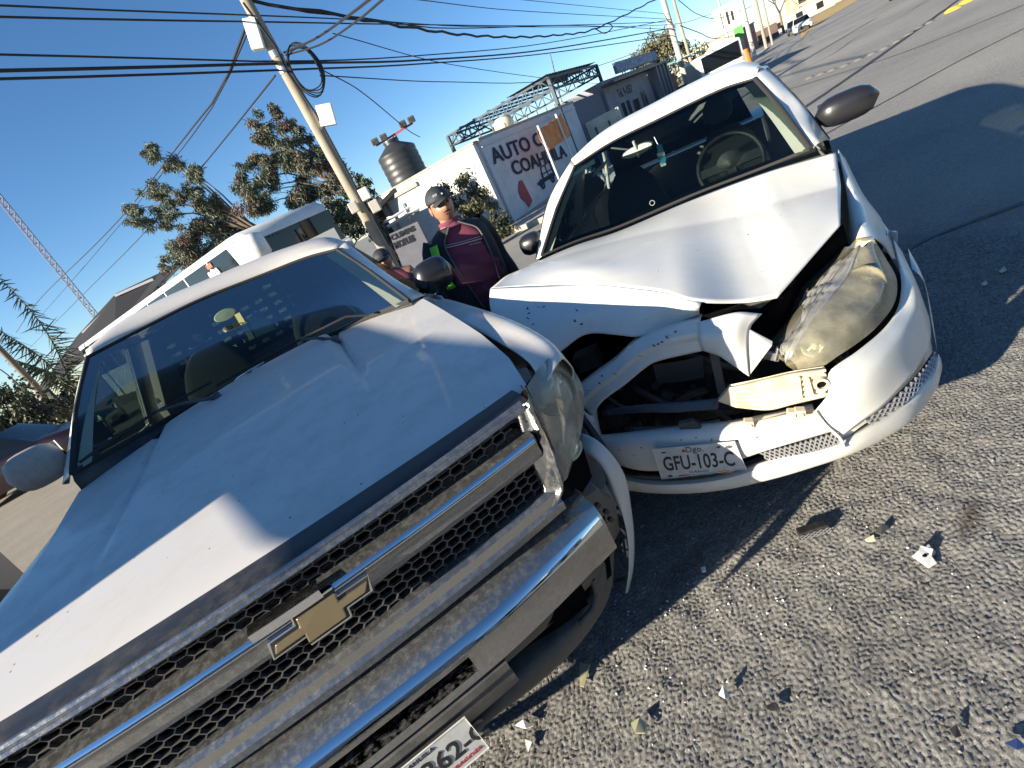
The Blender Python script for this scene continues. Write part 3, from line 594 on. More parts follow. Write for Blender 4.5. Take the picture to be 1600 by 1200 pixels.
# frit band: dark printed edge just under the glass
def inset(A_, B_, k, off): return [a+(b-a)*k+np.array(off) for a, b in zip(A_, B_)]
MB().grid([[p+np.array((0, .008, -.004)) for p in Hs], [p+np.array((0, .012, -.006)) for p in inset(Hs, Bs, .05, (0, 0, 0))]]).grid([[p+np.array((0, .010, -.004)) for p in Bs], [p+np.array((0, .010, 0)) for p in inset(Bs, Hs, .05, (0, 0, 0))]]).build('glass_border', voidm, S)
QR = AT('S', [(1180, 112, 'y', 1.98), (1214, 140, 'y', 1.76), (1250, 182, 'y', 1.52), (1281, 222, 'y', 1.32)])
QR2 = AT('S', [(1199, 107, 'y', 2.08), (1226, 133, 'y', 1.86), (1258, 168, 'y', 1.62), (1296, 218, 'x', .81)])
QL = AT('S', [(897, 253, 'y', 2.0), (864, 309, 'y', 1.74), (846, 380, 'y', 1.48), (841, 404, 'x', -.76)])
QL2 = AT('S', [(892, 251, 'y', 2.08), (859, 309, 'y', 1.82), (842, 378, 'y', 1.52), (838, 405, 'x', -.80)])
for a_, b_, Hc, Bc, sg in ((QR, QR2, Hs[-1], Bs[-1], 1), (QL, QL2, Hs[0], Bs[0], -1)):
    inn = crv([Hc, (Hc+Bc)/2+np.array((0, -.035, .014)), Bc], 12); m1 = crv(a_, 12); o1 = crv(b_, 12)
    patch('a_pillar', [inn, m1, o1, [p+np.array((sg*.012, .06, -.02)) for p in o1]], 12, 8, white, S, solid=.004)
    MB().grid([[p+np.array((-sg*.004, .012, -.004)) for p in inn], [p+np.array((-sg*.06, .03, 0)) for p in inn]]).build('pillar_trim', trim_l, S, smooth=60)
    MB().tube([p+np.array((0, .004, .0)) for p in o1], .006, 6).build('pillar_seal', blackp, S, smooth=60)
# body sides: doors with glass, rear quarter, boot
belt = lambda y: float(np.interp(y, [1.2, 2.2, 3.3, 4.4], [.93, .95, .98, 1.02]))
sx = lambda y: float(np.interp(y, [.4, 1.0, 1.6, 3.2, 4.0, 4.5], [.80, .862, .882, .885, .85, .74]))
def side_rows(ys, sg):
    rows = []
    for y in ys:
        X = sx(y); rows.append([(sg*(X-.075), y, belt(y)+.01), (sg*(X-.015), y, belt(y)-.07), (sg*X, y, .74), (sg*(X-.012), y, .60), (sg*(X-.0), y, .46), (sg*(X-.03), y, .22)])
    return rows
for sg in (1, -1):
    oc = crv(QR2 if sg > 0 else QL2, 10); zt = float(oc[0][2])
    for nm, y0, y1 in (('door', 1.62, 2.55), ('door', 2.56, 3.35)):
        dd = MB().grid([crv(r_, 14) for r_ in side_rows(np.linspace(y0, y1, 8), sg)]).build(nm, white, S, smooth=60, solid=.012)
        MB().bar((sg*(sx(y1)+.012), y1-.25, .80), (sg*(sx(y1)+.012), y1-.08, .80), .025, .03).build('handle', white, dd, bevel=.006)
    # roof rail and window line
    rail = [oc[0], (oc[0][0]*1.05, 2.7, zt+.0), (oc[0][0]*1.03, 3.3, zt-.05), (sg*.72, 3.75, belt(3.7)+.02)]
    o_ = MB().tube([p+np.array((0, .03, -.022)) for p in crv(rail, 20)], .018, 8).bar((sg*.80, 2.56, .95), (oc[0][0]*1.05, 2.62, zt-.01), .07, .03, up=(sg, 0, 0)).build('roof_rail', white, S, smooth=60)
    rc = crv(rail, 20)
    lo_ = [(sg*.805, 1.50, .955), (sg*.81, 2.2, .965), (sg*.805, 3.0, .98), (sg*.75, 3.6, 1.0)]
    up_ = [oc[-1]+np.array((0, .03, .0)), oc[3]+np.array((0, .03, -.02)), rc[8]+np.array((0, 0, -.03)), rc[17]+np.array((0, 0, -.02))]
    MB().grid(loft([lo_, up_], 16, 3)).build('side_window', side_g, S)
    MB().tube(crv(lo_, 12), .009, 6).build('window_line', blackp, S, smooth=60)
    qp = MB().grid([crv(r_, 14) for r_ in side_rows(np.linspace(3.36, 4.5, 10), sg)]); qp.build('rear_quarter', white, S, smooth=60, solid=.012)
    MB().box((sg*.84, 2.2, .24), (.08, 1.9, .10)).build('sill', white, S, bevel=.02)
bt_ = [[(x, 3.72, 1.03) for x in np.linspace(-.72, .72, 9)], [(x, 4.1, 1.06) for x in np.linspace(-.74, .74, 9)], [(x, 4.48-.06*(x/.7)**2, 1.03) for x in np.linspace(-.72, .72, 9)], [(x, 4.58-.1*(x/.7)**2, .80) for x in np.linspace(-.72, .72, 9)], [(x, 4.62-.1*(x/.7)**2, .5) for x in np.linspace(-.74, .74, 9)], [(x, 4.56-.1*(x/.7)**2, .25) for x in np.linspace(-.74, .74, 9)]]
patch('boot', bt_, 20, 24, white, S)
MB().grid([[(x, 3.31, 1.44-.03*(x/.5)**2) for x in np.linspace(-.52, .52, 9)], [(x, 3.74, 1.04) for x in np.linspace(-.62, .62, 9)]]).build('rear_window', side_g, S)
MB().box((0, 2.5, .30), (1.6, 3.9, .06)).box((0, 1.30, .65), (1.5, .04, .55)).build('floor_pan', interior, S)
MB().box((0, 2.75, 1.445), (.95, .8, .01)).build('headliner', mat('headliner_cloth', (.25, .26, .25), .9), S)
# --- interior
dg_ = []
for t, (yy, zz) in enumerate(((1.47, .955), (1.65, .985), (1.85, .985), (1.95, .93), (1.94, .78), (1.88, .6))):
    dg_.append([(x, yy-(.22*(abs(x)/.75)**2 if t < 1 else .08*(x/.75)**2), zz+(.03*math.exp(-((x-.36)/.18)**2) if t in (1, 2) else 0)) for x in np.linspace(-.76, .76, 25)])
MB().grid(dg_).build('dashboard', mat('grey_dash', (.075, .085, .08), .65, bump=.1, bscale=120), S, smooth=50)
wheel_ring((.36, 2.03, 1.03), .185, 25, blackp, S)
seat(.37, 2.72, .55, .52, seatg, S, back=.60); seat(-.37, 2.72, .55, .52, seatg, S, back=.60); seat(0, 3.40, .52, 1.2, seatg, S, back=.50, hr=False)
mc = at(985, 237, 'S', 'y', 1.86)
b = MB(); b.lathe([(0, -.02), (.045, -.018), (.05, 0), (.045, .012), (0, .014)], 20, (0, 0, 0), 'y'); b.v = [(p[0]*2.0+mc[0]+.04, p[1]+mc[1], p[2]*.6+mc[2]-.01) for p in b.v]
b.tube([(mc[0]+.04, mc[1]-.02, mc[2]), (mc[0]+.04, mc[1]-.04, mc[2]+.05)], .008, 6)
om = b.build('rear_view_mirror', mat('mirror_shell_pale', (.30, .33, .28), .5), S, smooth=60)
q = AT('S', [(1026, 226, 'y', 1.83), (1034, 226, 'y', 1.83), (1041, 250, 'y', 1.83), (1036, 258, 'y', 1.83), (1030, 254, 'y', 1.83)])
MB().poly(q, (0, .01, 0)).build('air_freshener', sticker_b, om)
q = AT('S', [(1026, 240, 'y', 1.826), (1038, 237, 'y', 1.826), (1039, 242, 'y', 1.826), (1028, 245, 'y', 1.826)]); MB().poly(q, (0, .003, 0)).build('freshener_band', sticker_w, om)
q = AT('S', [(1031, 256, 'y', 1.83), (1040, 254, 'y', 1.83), (1041, 258, 'y', 1.83), (1033, 261, 'y', 1.83)]); MB().poly(q, (0, .01, 0)).build('freshener_end', sticker_w, om)
MB().tube(AT('S', [(1022, 214, 'y', 1.84), (1028, 226, 'y', 1.83)]), .002, 5).build('freshener_cord', sticker_w, om)
q = AT('S', [(897, 270, 'y', 1.86), (928, 248, 'y', 1.93), (930, 255, 'y', 1.91), (894, 277, 'y', 1.83)]); MB().poly(q, (0, .003, 0)).build('windshield_sticker', sticker, S)
q = AT('S', [(912, 280, 'y', 1.95), (950, 248, 'y', 1.98), (944, 262, 'y', 1.94), (914, 288, 'y', 1.90)]); MB().poly(q, (0, .015, 0)).build('sun_visor', trim_l, S, bevel=.004)
MB().lathe([(.012, -.002), (.015, -.002), (.015, .002), (.012, .002)], 18, at(1019, 317, 'S', 'y', 1.50), 'y').build('round_sticker', trim_l, S)
# --- door mirrors
door_mirror(at(1322, 166, 'S', 'y', 1.62), (.27, .13, .145), 1, mirror_black, S)
door_mirror(at(831, 380, 'S', 'y', 1.62), (.17, .14, .14), -1, mirror_black, S)
# --- bonnet: sharp straight edges, buckled, nose folded down
cw = AT('S', [(834, 411, 'x', -.80), (900, 383, 'y', 1.35), (967, 361, 'y', 1.43), (1081, 312, 'y', 1.46), (1199, 268, 'y', 1.36), (1306, 237, 'x', .80)])
fr_ = AT('S', [(767, 450, 'z', 1.125), (840, 446, 'z', 1.075), (927, 444, 'z', 1.045), (990, 450, 'z', 1.01), (1040, 457, 'z', .975), (1082, 470, 'z', .94), (1161, 472, 'z', .86), (1214, 465, 'z', .83)])
ed = AT('S', [(1214, 465, 'z', .83), (1260, 412, 'z', .85), (1313, 351, 'z', .87)])
rt_ = AT('S', [(1313, 351, 'z', .87), (1314, 290, 'z', .905), (1306, 237, 'x', .80)])
lf_ = AT('S', [(767, 450, 'z', 1.125), (795, 430, 'z', 1.09), (834, 411, 'x', -.80)])
nu, nv = 72, 48
bot = np.concatenate([crv(fr_, 50), crv(ed, 23, False)[1:]], 0); top_ = crv(cw, nu); lft = crv(lf_, nv); rgt = crv(rt_, nv, False)
G = np.zeros((nv, nu, 3))
for i in range(nv):
    v = i/(nv-1)
    for j in range(nu):
        u = j/(nu-1)
        P_ = (1-v)*bot[j]+v*top_[j]+(1-u)*lft[i]+u*rgt[i]-((1-u)*(1-v)*bot[0]+u*(1-v)*bot[-1]+(1-u)*v*top_[0]+u*v*top_[-1])
        b_ = 4*v*(1-v)
        P_[2] += .050*b_*math.sin(math.pi*u)**.8
        # buckles
        P_[2] += .009*math.exp(-((u-.80)/.03)**2)*b_*v-.002*math.exp(-((u-.60-.25*v)/.05)**2-((v-.35)/.3)**2)
        P_[2] += .004*math.sin(7*u+5*v)*b_+.0012*math.sin(19*u-9*v)*b_+.008*math.exp(-((u-.30)/.10)**2-((v-.15)/.12)**2)
        G[i, j] = P_
hood = MB().grid(G).build('bonnet', white, S, smooth=50, solid=.004)
MB().grid([[p+np.array((0, -.003, -.006)) for p in G[-1]], [p+np.array((0, .08, -.035)) for p in G[-1]]]).build('cowl', greyp, S)
_k = min(range(50), key=lambda k: (px_of(bot[k], 'S')[0]-1090)**2+(px_of(bot[k], 'S')[1]-473)**2)
fold_up = crv(bot[:_k+1], 34)
low = AT('S', [(772, 510, 'z', .99), (800, 575, 'z', .88), (845, 566, 'z', .865), (875, 550, 'z', .87), (912, 526, 'z', .90), (965, 522, 'z', .885), (1000, 524, 'z', .865), (1040, 511, 'z', .865), (1093, 489, 'z', .885)])
lw_ = crv(low, 34); mid = [(a*.55+b*.45)+np.array((.0, -.028, .012)) for a, b in zip(fold_up, lw_)]
Gf = loft([fold_up, [a+(b-a)*.06+np.array((0, -.010, 0)) for a, b in zip(fold_up, mid)], mid, lw_], 60, 20)
for i in range(Gf.shape[0]):
    for j in range(60):
        u = j/59; v = i/19; Gf[i, j, 1] += .010*math.sin(9*u+3*v)*v+.008*math.sin(23*u)*v*v
MB().grid(Gf).build('bonnet_nose', white, S, smooth=50, solid=.004)
# scratches on the folded nose: chips of paint
ch = MB()
for (px, py) in ((822, 481), (824, 489), (842, 478), (846, 481), (902, 484), (898, 500), (906, 508), (826, 500), (832, 505)):
    # place on fold by nearest projected vertex
    k = min(((px_of(Gf[i, j], 'S'), i, j) for i in range(20) for j in range(0, 60, 1)), key=lambda t: (t[0][0]-px)**2+(t[0][1]-py)**2)
    p = Gf[k[1], k[2]]+np.array((0, -.004, .001)); a_ = random.uniform(0, 3)
    ch.poly([p, p+np.array((.018*math.cos(a_), -.001, .012*math.sin(a_))), p+np.array((.012, 0, -.008))], (0, .001, 0))
for (px, py) in ((1020, 541), (1025, 538), (1031, 535), (1040, 528), (1046, 524), (1052, 519), (938, 588), (960, 585), (918, 610), (922, 627), (935, 600), (1000, 556)):
    p = at(px, py, 'S', 'y', .115); a_ = random.uniform(0, 3); ch.poly([p, p+np.array((.012*math.cos(a_), 0, .010*math.sin(a_))), p+np.array((.010, 0, -.006))], (0, .001, 0))
for (px, py) in ((965, 703), (990, 712), (1000, 700), (1062, 688), (1085, 684), (1110, 688), (1215, 678), (1180, 684), (975, 728), (1240, 665), (1150, 690)):
    p = at(px, py, 'S', 'y', -.068); a_ = random.uniform(0, 3); ch.poly([p, p+np.array((.010*math.cos(a_), 0, .007*math.sin(a_))), p+np.array((.006, 0, -.004))], (0, .001, 0))
ch.build('paint_chips', greyp, S)
tag(bpy.data.objects['paint_chips'], kind='stuff')
# --- dark bay behind, with the bits that show
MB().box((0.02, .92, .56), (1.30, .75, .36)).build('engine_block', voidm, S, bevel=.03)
eb = MB()
for k in range(12):
    c_ = (random.uniform(-.45, .5), random.uniform(.42, .55), random.uniform(.50, .76)); eb.box(c_, (random.uniform(.05, .16), .08, random.uniform(.03, .09)), Matrix.Rotation(random.uniform(-.4, .4), 3, 'Y'))
for k in range(12):
    x0 = random.uniform(-.5, .3); z0 = random.uniform(.38, .6); eb.tube(crv([(x0, .5, z0), (x0+.1, .30, z0+random.uniform(0, .14)), (x0+.25, .28, z0+random.uniform(-.1, .1)), (x0+.3, .5, z0-.08)], 10), random.uniform(.006, .016), 7)
for k in range(16):
    c_ = (random.uniform(-.5, .45), random.uniform(.24, .34), random.uniform(.36, .66)); eb.box(c_, (random.uniform(.02, .10), .03, random.uniform(.02, .07)), Matrix.Rotation(random.uniform(-.9, .9), 3, 'Y'))
tag(eb.build('engine_parts', greyp, S, smooth=40), kind='stuff')
rad_ = MB().box((.0, .36, .50), (.72, .03, .30))
for k in range(24): rad_.box((-.34+k*.029, .34, .50), (.006, .012, .29))
rad_.build('radiator', blackp, S)
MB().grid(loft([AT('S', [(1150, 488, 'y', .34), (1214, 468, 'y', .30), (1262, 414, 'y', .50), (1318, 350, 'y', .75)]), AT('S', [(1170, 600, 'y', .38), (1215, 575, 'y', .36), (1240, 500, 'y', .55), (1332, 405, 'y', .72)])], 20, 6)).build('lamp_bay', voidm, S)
# lip under bonnet edge (grey sealing strip)
MB().poly(AT('S', [(1094, 494, 'z', .862), (1161, 473, 'z', .845), (1208, 467, 'z', .82), (1188, 482, 'z', .80), (1150, 484, 'z', .80), (1110, 497, 'z', .835)]), (0, .01, -.004)).build('sealing_strip', greyp, S, tri=True)
# --- nose panel bent out: triangular lit flap and the shaded beam to the left
MB().grid(loft([AT('S', [(1092, 503, 'y', .13), (1150, 488, 'y', .12), (1191, 490, 'y', .16)]), AT('S', [(1093, 530, 'y', .09), (1140, 520, 'y', .07), (1172, 514, 'y', .12)]), AT('S', [(1097, 548, 'y', .11), (1127, 558, 'y', .07), (1171, 588, 'y', .06)])], 14, 14)).build('nose_flap', white, S, smooth=40, solid=.003)
MB().poly(AT('S', [(1171, 515, 'y', .118), (1207, 534, 'y', .14), (1206, 540, 'y', .13), (1170, 588, 'y', .062), (1128, 559, 'y', .072)]), (0, .006, 0)).build('nose_flap', white, S, tri=True)
bu = AT('S', [(1094, 500, 'y', .135), (1040, 513, 'y', .15), (990, 535, 'y', .17), (955, 567, 'y', .18), (920, 592, 'y', .17), (895, 612, 'y', .16)])
bl = AT('S', [(1098, 550, 'y', .11), (1040, 563, 'y', .11), (1015, 572, 'y', .11), (977, 602, 'y', .10), (940, 630, 'y', .09), (925, 652, 'y', .08)])
MB().grid(loft([[p+np.array((0, .10, -.02)) for p in bu], bu, [a*.62+b_*.38+np.array((0, -.022, .004)) for a, b_ in zip(bu, bl)], [a*.42+b_*.58+np.array((0, -.006, 0)) for a, b_ in zip(bu, bl)], bl, [p+np.array((0, .08, .0)) for p in bl]], 36, 18, False)).build('nose_panel', white, S, smooth=24, solid=.003)
# left corner of the bumper cover
bL = AT('S', [(895, 610, 'y', .15), (903, 650, 'y', .12), (908, 680, 'y', .08), (914, 700, 'y', .05)]); bR = AT('S', [(925, 650, 'y', .08), (927, 668, 'y', .06), (930, 685, 'y', .03), (934, 696, 'y', .02)])
MB().grid(loft([bL, [(a+b_)/2+np.array((0, -.03, 0)) for a, b_ in zip(bL, bR)], bR, [p+np.array((.01, .06, 0)) for p in bR]], 14, 12)).build('bumper_corner', white, S, smooth=50, solid=.003)
# --- bumper cover, middle band with the plate
def cen(lst): return AT('S', lst)
mu = cen([(930, 693, 'y', .02), (985, 688, 'y', -.02), (1060, 680, 'y', -.045), (1140, 672, 'y', -.05), (1205, 660, 'y', -.045), (1274, 645, 'y', -.02)])
ml = cen([(948, 722, 'y', .0), (1000, 735, 'y', -.03), (1060, 733, 'y', -.05), (1140, 722, 'y', -.06), (1200, 704, 'y', -.055), (1308, 672, 'y', -.01)])
mm_ = [(a+b_)/2+np.array((0, -.012, .0)) for a, b_ in zip(mu, ml)]
MB().grid(loft([[p+np.array((0, .05, .004)) for p in mu], mu, mm_, ml, [p+np.array((0, .04, -.002)) for p in ml]], 50, 14)).build('bumper_cover', white, S, smooth=45, solid=.003)
# lower lip right across
lu = cen([(958, 745, 'y', .03), (1010, 757, 'y', -.02), (1075, 757, 'y', -.05), (1140, 747, 'y', -.06), (1206, 726, 'y', -.06), (1262, 709, 'y', -.04), (1322, 694, 'y', -.01), (1365, 670, 'y', .06), (1420, 632, 'y', .20), (1458, 588, 'y', .40), (1466, 555, 'x', .865)])
ll = cen([(965, 762, 'y', .06), (1010, 768, 'y', .02), (1075, 769, 'y', -.01), (1140, 762, 'y', -.02), (1206, 747, 'y', -.02), (1255, 733, 'y', -.01), (1320, 711, 'y', .03), (1368, 690, 'y', .10), (1420, 658, 'y', .22), (1458, 611, 'y', .42), (1468, 580, 'x', .87)])
MB().grid(loft([[p+np.array((-.004, .03, .002)) for p in lu], lu, [(a+b_)/2+np.array((.003, -.012, 0)) for a, b_ in zip(lu, ll)], ll, [p+np.array((-.02, .10, .0)) for p in ll]], 70, 16)).build('bumper_lip', white, S, smooth=50, solid=.003)
# right wing of the bumper cover up to the headlight
w0 = cen([(1274, 642, 'y', -.02), (1293, 616, 'y', -.01), (1294, 588, 'y', .0), (1300, 576, 'y', .02), (1340, 548, 'y', .10), (1382, 512, 'y', .24), (1404, 478, 'y', .38), (1409, 440, 'y', .48), (1397, 375, 'x', .835)])
w1 = cen([(1292, 662, 'y', -.02), (1315, 636, 'y', -.03), (1335, 610, 'y', -.01), (1360, 585, 'y', .04), (1385, 556, 'y', .12), (1412, 520, 'y', .25), (1428, 488, 'y', .38), (1430, 445, 'y', .50), (1412, 398, 'x', .86)])
w2 = cen([(1313, 684, 'y', -.01), (1345, 660, 'y', .0), (1375, 640, 'y', .04), (1400, 616, 'y', .10), (1424, 588, 'y', .18), (1445, 556, 'y', .30), (1454, 530, 'y', .40), (1450, 490, 'x', .865), (1428, 440, 'x', .875)])
w3 = cen([(1321, 697, 'y', -.01), (1352, 672, 'y', .03), (1388, 648, 'y', .09), (1420, 620, 'y', .17), (1444, 594, 'y', .28), (1460, 566, 'y', .40), (1465, 545, 'x', .865), (1460, 510, 'x', .88), (1440, 460, 'x', .885)])
MB().grid(loft([w0, w1, w2], 60, 16)).build('bumper_wing', white, S, smooth=60, solid=.003)
MB().grid(loft([[p+np.array((-.01, .02, 0)) for p in w2], [p+np.array((-.01, .02, 0)) for p in w3]], 60, 4)).build('bumper_wing_lower', white, S, smooth=60)
# wrap to wheel arch (side seen from the right)
wr = [np.array(p) for p in w3[-4:]]; 
side = [[(.868, .50, z_) for z_ in (.66, .5, .36, .22)], [(.878, .62, z_) for z_ in (.62, .5, .36, .22)]]
MB().grid(loft([[cen([(1425, 420, 'x', .86)])[0], (.872, .60, .60), (.868, .56, .45), (.86, .50, .30)], [(.885, .80, .66), (.887, .66, .58), (.882, .60, .45), (.872, .56, .25)]], 10, 6)).build('bumper_side', white, S, smooth=60)
MB().tube([p+np.array((0, -.004, .002)) for p in crv(cen([(1274, 643, 'y', -.025), (1290, 664, 'y', -.025), (1312, 684, 'y', -.02), (1320, 699, 'y', -.02)]), 12)], .0045, 6).build('bumper_seam', white, S, smooth=60)
# honeycomb inserts
sil_mesh = mat('silver_mesh', (.42, .42, .43), .35, .6); dark_ins = mat('insert_black', (.03, .032, .036), .6)
def insert(name, poly_px, nrow, ncol):
    TL_, TR_, BR_, BL_ = poly_px      # lists of points: top edge and bottom edge curves
    return
def diamond_insert(topc, botc, nc, nr, r_=.0022):
    g_ = loft([topc, botc], nc*2+1, nr*2+1)
    o_ = MB().grid(g_+np.array((0, .012, 0))).build('mesh_insert', dark_ins, S, smooth=60)
    b_ = MB()
    for i in range(nr*2):
        for j in range(nc*2):
            if (i+j) % 2 == 0: b_.bar(g_[i, j], g_[i+1, j+1], r_*2.2, r_*3, up=(0, -1, 0))
            else: b_.bar(g_[i, j+1], g_[i+1, j], r_*2.2, r_*3, up=(0, -1, 0))
    b_.build('mesh_wire', sil_mesh, o_)
    return o_
diamond_insert(cen([(1187, 707, 'y', -.045), (1250, 692, 'y', -.04), (1308, 675, 'y', -.02)]), cen([(1203, 723, 'y', -.045), (1256, 710, 'y', -.04), (1316, 692, 'y', -.02)]), 15, 2)
diamond_insert(cen([(1352, 657, 'y', .02), (1395, 625, 'y', .09), (1432, 590, 'y', .20), (1459, 552, 'y', .36)]), cen([(1362, 664, 'y', .03), (1406, 636, 'y', .10), (1440, 603, 'y', .21), (1462, 572, 'y', .36)]), 14, 2)
tag(bpy.data.objects['mesh_wire'], kind='stuff')
# dark intake below the plate
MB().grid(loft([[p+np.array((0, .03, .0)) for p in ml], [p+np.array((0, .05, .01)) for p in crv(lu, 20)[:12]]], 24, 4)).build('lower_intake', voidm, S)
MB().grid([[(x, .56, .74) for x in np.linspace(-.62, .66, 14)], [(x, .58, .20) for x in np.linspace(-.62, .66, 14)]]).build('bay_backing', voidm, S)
# --- crash beam: ribbed cream foam with rust
def ribbed(topc, botc, n_r, dep, m, name, nu_=30):
    g_ = loft([topc, botc], nu_, n_r*4+1)
    for i in range(g_.shape[0]):
        g_[i, :, 1] -= dep*(1 if i % 4 in (1, 2) else 0)
    return MB().grid(g_).build(name, m, S, smooth=25, solid=.02)
cb_ = ribbed(cen([(1141, 605, 'y', .0), (1195, 592, 'y', -.005), (1240, 582, 'y', .0), (1290, 575, 'y', .015)]), cen([(1150, 637, 'y', .0), (1200, 641, 'y', -.005), (1240, 632, 'y', .0), (1292, 620, 'y', .015)]), 6, .007, cream, 'crash_beam')
MB().poly(cen([(1122, 627, 'y', .0), (1141, 605, 'y', .0), (1150, 637, 'y', .0)]), (0, .02, 0)).build('beam_end', cream, S)
c_ = at(1283, 599, 'S', 'y', .0)
ho = MB().lathe([(.014, .01), (.014, -.012), (.022, -.012), (.024, .01)], 18, c_, 'y').build('beam_socket', cream, S, smooth=40)
MB().lathe([(0, -.002), (.014, -.002)], 14, c_, 'y').build('socket_hole', voidm, ho)
for (a_, b_) in (((1262, 590), (1270, 618)), ((1248, 588), (1252, 622))): MB().bar(at(*a_, 'S', 'y', -.003), at(*b_, 'S', 'y', -.003), .006, .012, up=(0, -1, 0)).build('beam_rib', cream, S)
cl = cen([(1127, 672, 'y', -.03), (1180, 662, 'y', -.035), (1230, 651, 'y', -.03), (1272, 643, 'y', -.015)])
MB().tube(crv(cl, 16), .009, 8).build('upper_rail', cream, S, smooth=60)
for (px, py) in ((1170, 661), (1238, 646), (1250, 644)):
    c_ = at(px, py, 'S', 'y', -.045); MB().box(c_, (.030, .03, .026), Matrix.Rotation(.2, 3, 'Y')).box(c_+np.array((0, -.016, .0)), (.018, .01, .012)).build('rail_clip', cream, S, bevel=.003)
# broken dark grille remains hanging in the opening
gr = MB()
gr.grid(loft([cen([(945, 640, 'y', .10), (1000, 632, 'y', .07), (1060, 628, 'y', .05), (1125, 622, 'y', .05)]), cen([(950, 650, 'y', .09), (1000, 645, 'y', .05), (1060, 645, 'y', .03), (1122, 640, 'y', .03)])], 20, 5))
gr.grid(loft([cen([(985, 668, 'y', .04), (1060, 664, 'y', .02), (1125, 655, 'y', .01)]), cen([(985, 676, 'y', .03), (1060, 673, 'y', .01), (1125, 664, 'y', .0)])], 20, 5))
gr.build('broken_grille', mat('slate_plastic', (.05, .06, .075), .35), S, smooth=60, solid=.006)
MB().poly(cen([(1060, 663, 'y', -.02), (1082, 658, 'y', -.02), (1096, 668, 'y', -.03), (1090, 676, 'y', -.03), (1064, 674, 'y', -.02)]), (0, .02, 0)).build('grille_shard', greyp, S)
MB().grid(loft([cen([(1020, 570, 'y', .20), (1062, 564, 'y', .20), (1098, 556, 'y', .20)]), cen([(1028, 600, 'y', .22), (1065, 596, 'y', .22), (1100, 590, 'y', .22)])], 14, 7, True, True)).build('air_duct', mat('duct_plastic', (.055, .06, .065), .6, var=.3, bump=.3, bscale=60), S, smooth=60)
MB().bar(at(1115, 548, 'S', 'y', .14), at(1128, 615, 'S', 'y', .12), .03, .02, up=(0, -1, 0)).build('lamp_bracket', greyp, S, bevel=.004)
MB().box(at(1206, 556, 'S', 'y', .16), (.05, .02, .028), Matrix.Rotation(.5, 3, 'Y')).box(at(1213, 553, 'S', 'y', .15), (.006, .02, .05), Matrix.Rotation(.4, 3, 'Y')).build('lamp_adjuster', steel, S, bevel=.002)
# --- headlight, loose, lens yellowed, its inner edge a torn clear rim
HLo = cen([(1364, 371, 'y', .62), (1385, 405, 'y', .56), (1401, 436, 'y', .46), (1398, 472, 'y', .36), (1371, 510, 'y', .22), (1340, 536, 'y', .13), (1310, 556, 'y', .07), (1278, 577, 'y', .03), (1250, 585, 'y', .02)])
HLm = cen([(1352, 385, 'y', .55), (1368, 410, 'y', .46), (1375, 440, 'y', .36), (1365, 470, 'y', .26), (1335, 500, 'y', .15), (1305, 525, 'y', .09), (1280, 545, 'y', .05), (1256, 562, 'y', .03), (1243, 570, 'y', .03)])
HLn = cen([(1345, 385, 'y', .56), (1338, 402, 'y', .50), (1330, 425, 'y', .42), (1312, 450, 'y', .32), (1290, 476, 'y', .22), (1270, 500, 'y', .15), (1256, 522, 'y', .10), (1244, 545, 'y', .06), (1235, 562, 'y', .05)])
HLi = cen([(1340, 388, 'y', .60), (1318, 405, 'y', .58), (1290, 428, 'y', .52), (1262, 452, 'y', .44), (1250, 478, 'y', .36), (1247, 505, 'y', .28), (1234, 528, 'y', .20), (1220, 545, 'y', .14), (1226, 566, 'y', .10)])
GH = loft([HLo, HLm, HLn], 40, 20)
hl = MB().grid(GH).build('headlight', lens_s, S, smooth=60)
_rj = np.convolve(rng.normal(size=66), np.array((.25, .5, 1, .5, .25)), 'same')[:60]
GR = loft([HLn, [(a+b_)/2+np.array((0, -.012, .012)) for a, b_ in zip(HLn, HLi)], HLi], 60, 18)
for i in range(18):
    for j in range(60):
        t = i/17; GR[i, j] += np.array((.006, .006, .008))*t*(_rj[j]+.5*_rj[(j*7+i*3) % 60]*t)
        GR[i, j, 2] += .005*math.sin(i*2.2)
MB().grid(GR).build('torn_lens_rim', lens_rim, hl, smooth=50, solid=.003)
for k, (t0, rr) in enumerate(((1.0, .004), (.82, .003), (.64, .003), (.45, .002))):
    i = int(t0*17); MB().tube([GR[i, j]+np.array((0, -.004, .004)) for j in range(3, 58, 2)], rr, 5).build('lens_crack_ridge', lens_rim, hl, smooth=60)
bk_ = np.stack([HLo, HLm, HLn, HLi]); bk_ = loft(list(bk_+np.array((-.03, .13, -.03))), 30, 12)
hb = MB().grid(bk_); hb.grid([crv(HLo, 30), bk_[0]]); hb.grid([crv(HLi, 30), bk_[-1]])
hb.build('lamp_housing', reflect_y, hl, smooth=40)
for (px, py, r_, yy) in ((1352, 442, .060, .42), (1310, 492, .052, .27), (1272, 540, .034, .14)):
    c_ = at(px, py, 'S', 'y', yy)
    b_ = MB().lathe([(.010, .06), (r_*.5, .04), (r_*.85, .01), (r_, -.02), (r_*1.1, -.024)], 24, (0, 0, 0), 'y'); rot = Matrix.Rotation(-.35, 3, 'Z') @ Matrix.Rotation(-.25, 3, 'X')
    b_.v = [tuple(rot @ Vector(v_)+Vector([float(q_) for q_ in c_])) for v_ in b_.v]; b_.build('lamp_reflector', reflect, hl, smooth=50)
    b_ = MB().lathe([(0, -.02), (r_*.25, -.015), (r_*.3, .0), (r_*.3, .04)], 14, c_, 'y').build('lamp_bulb', bulb_m, hl, smooth=60)
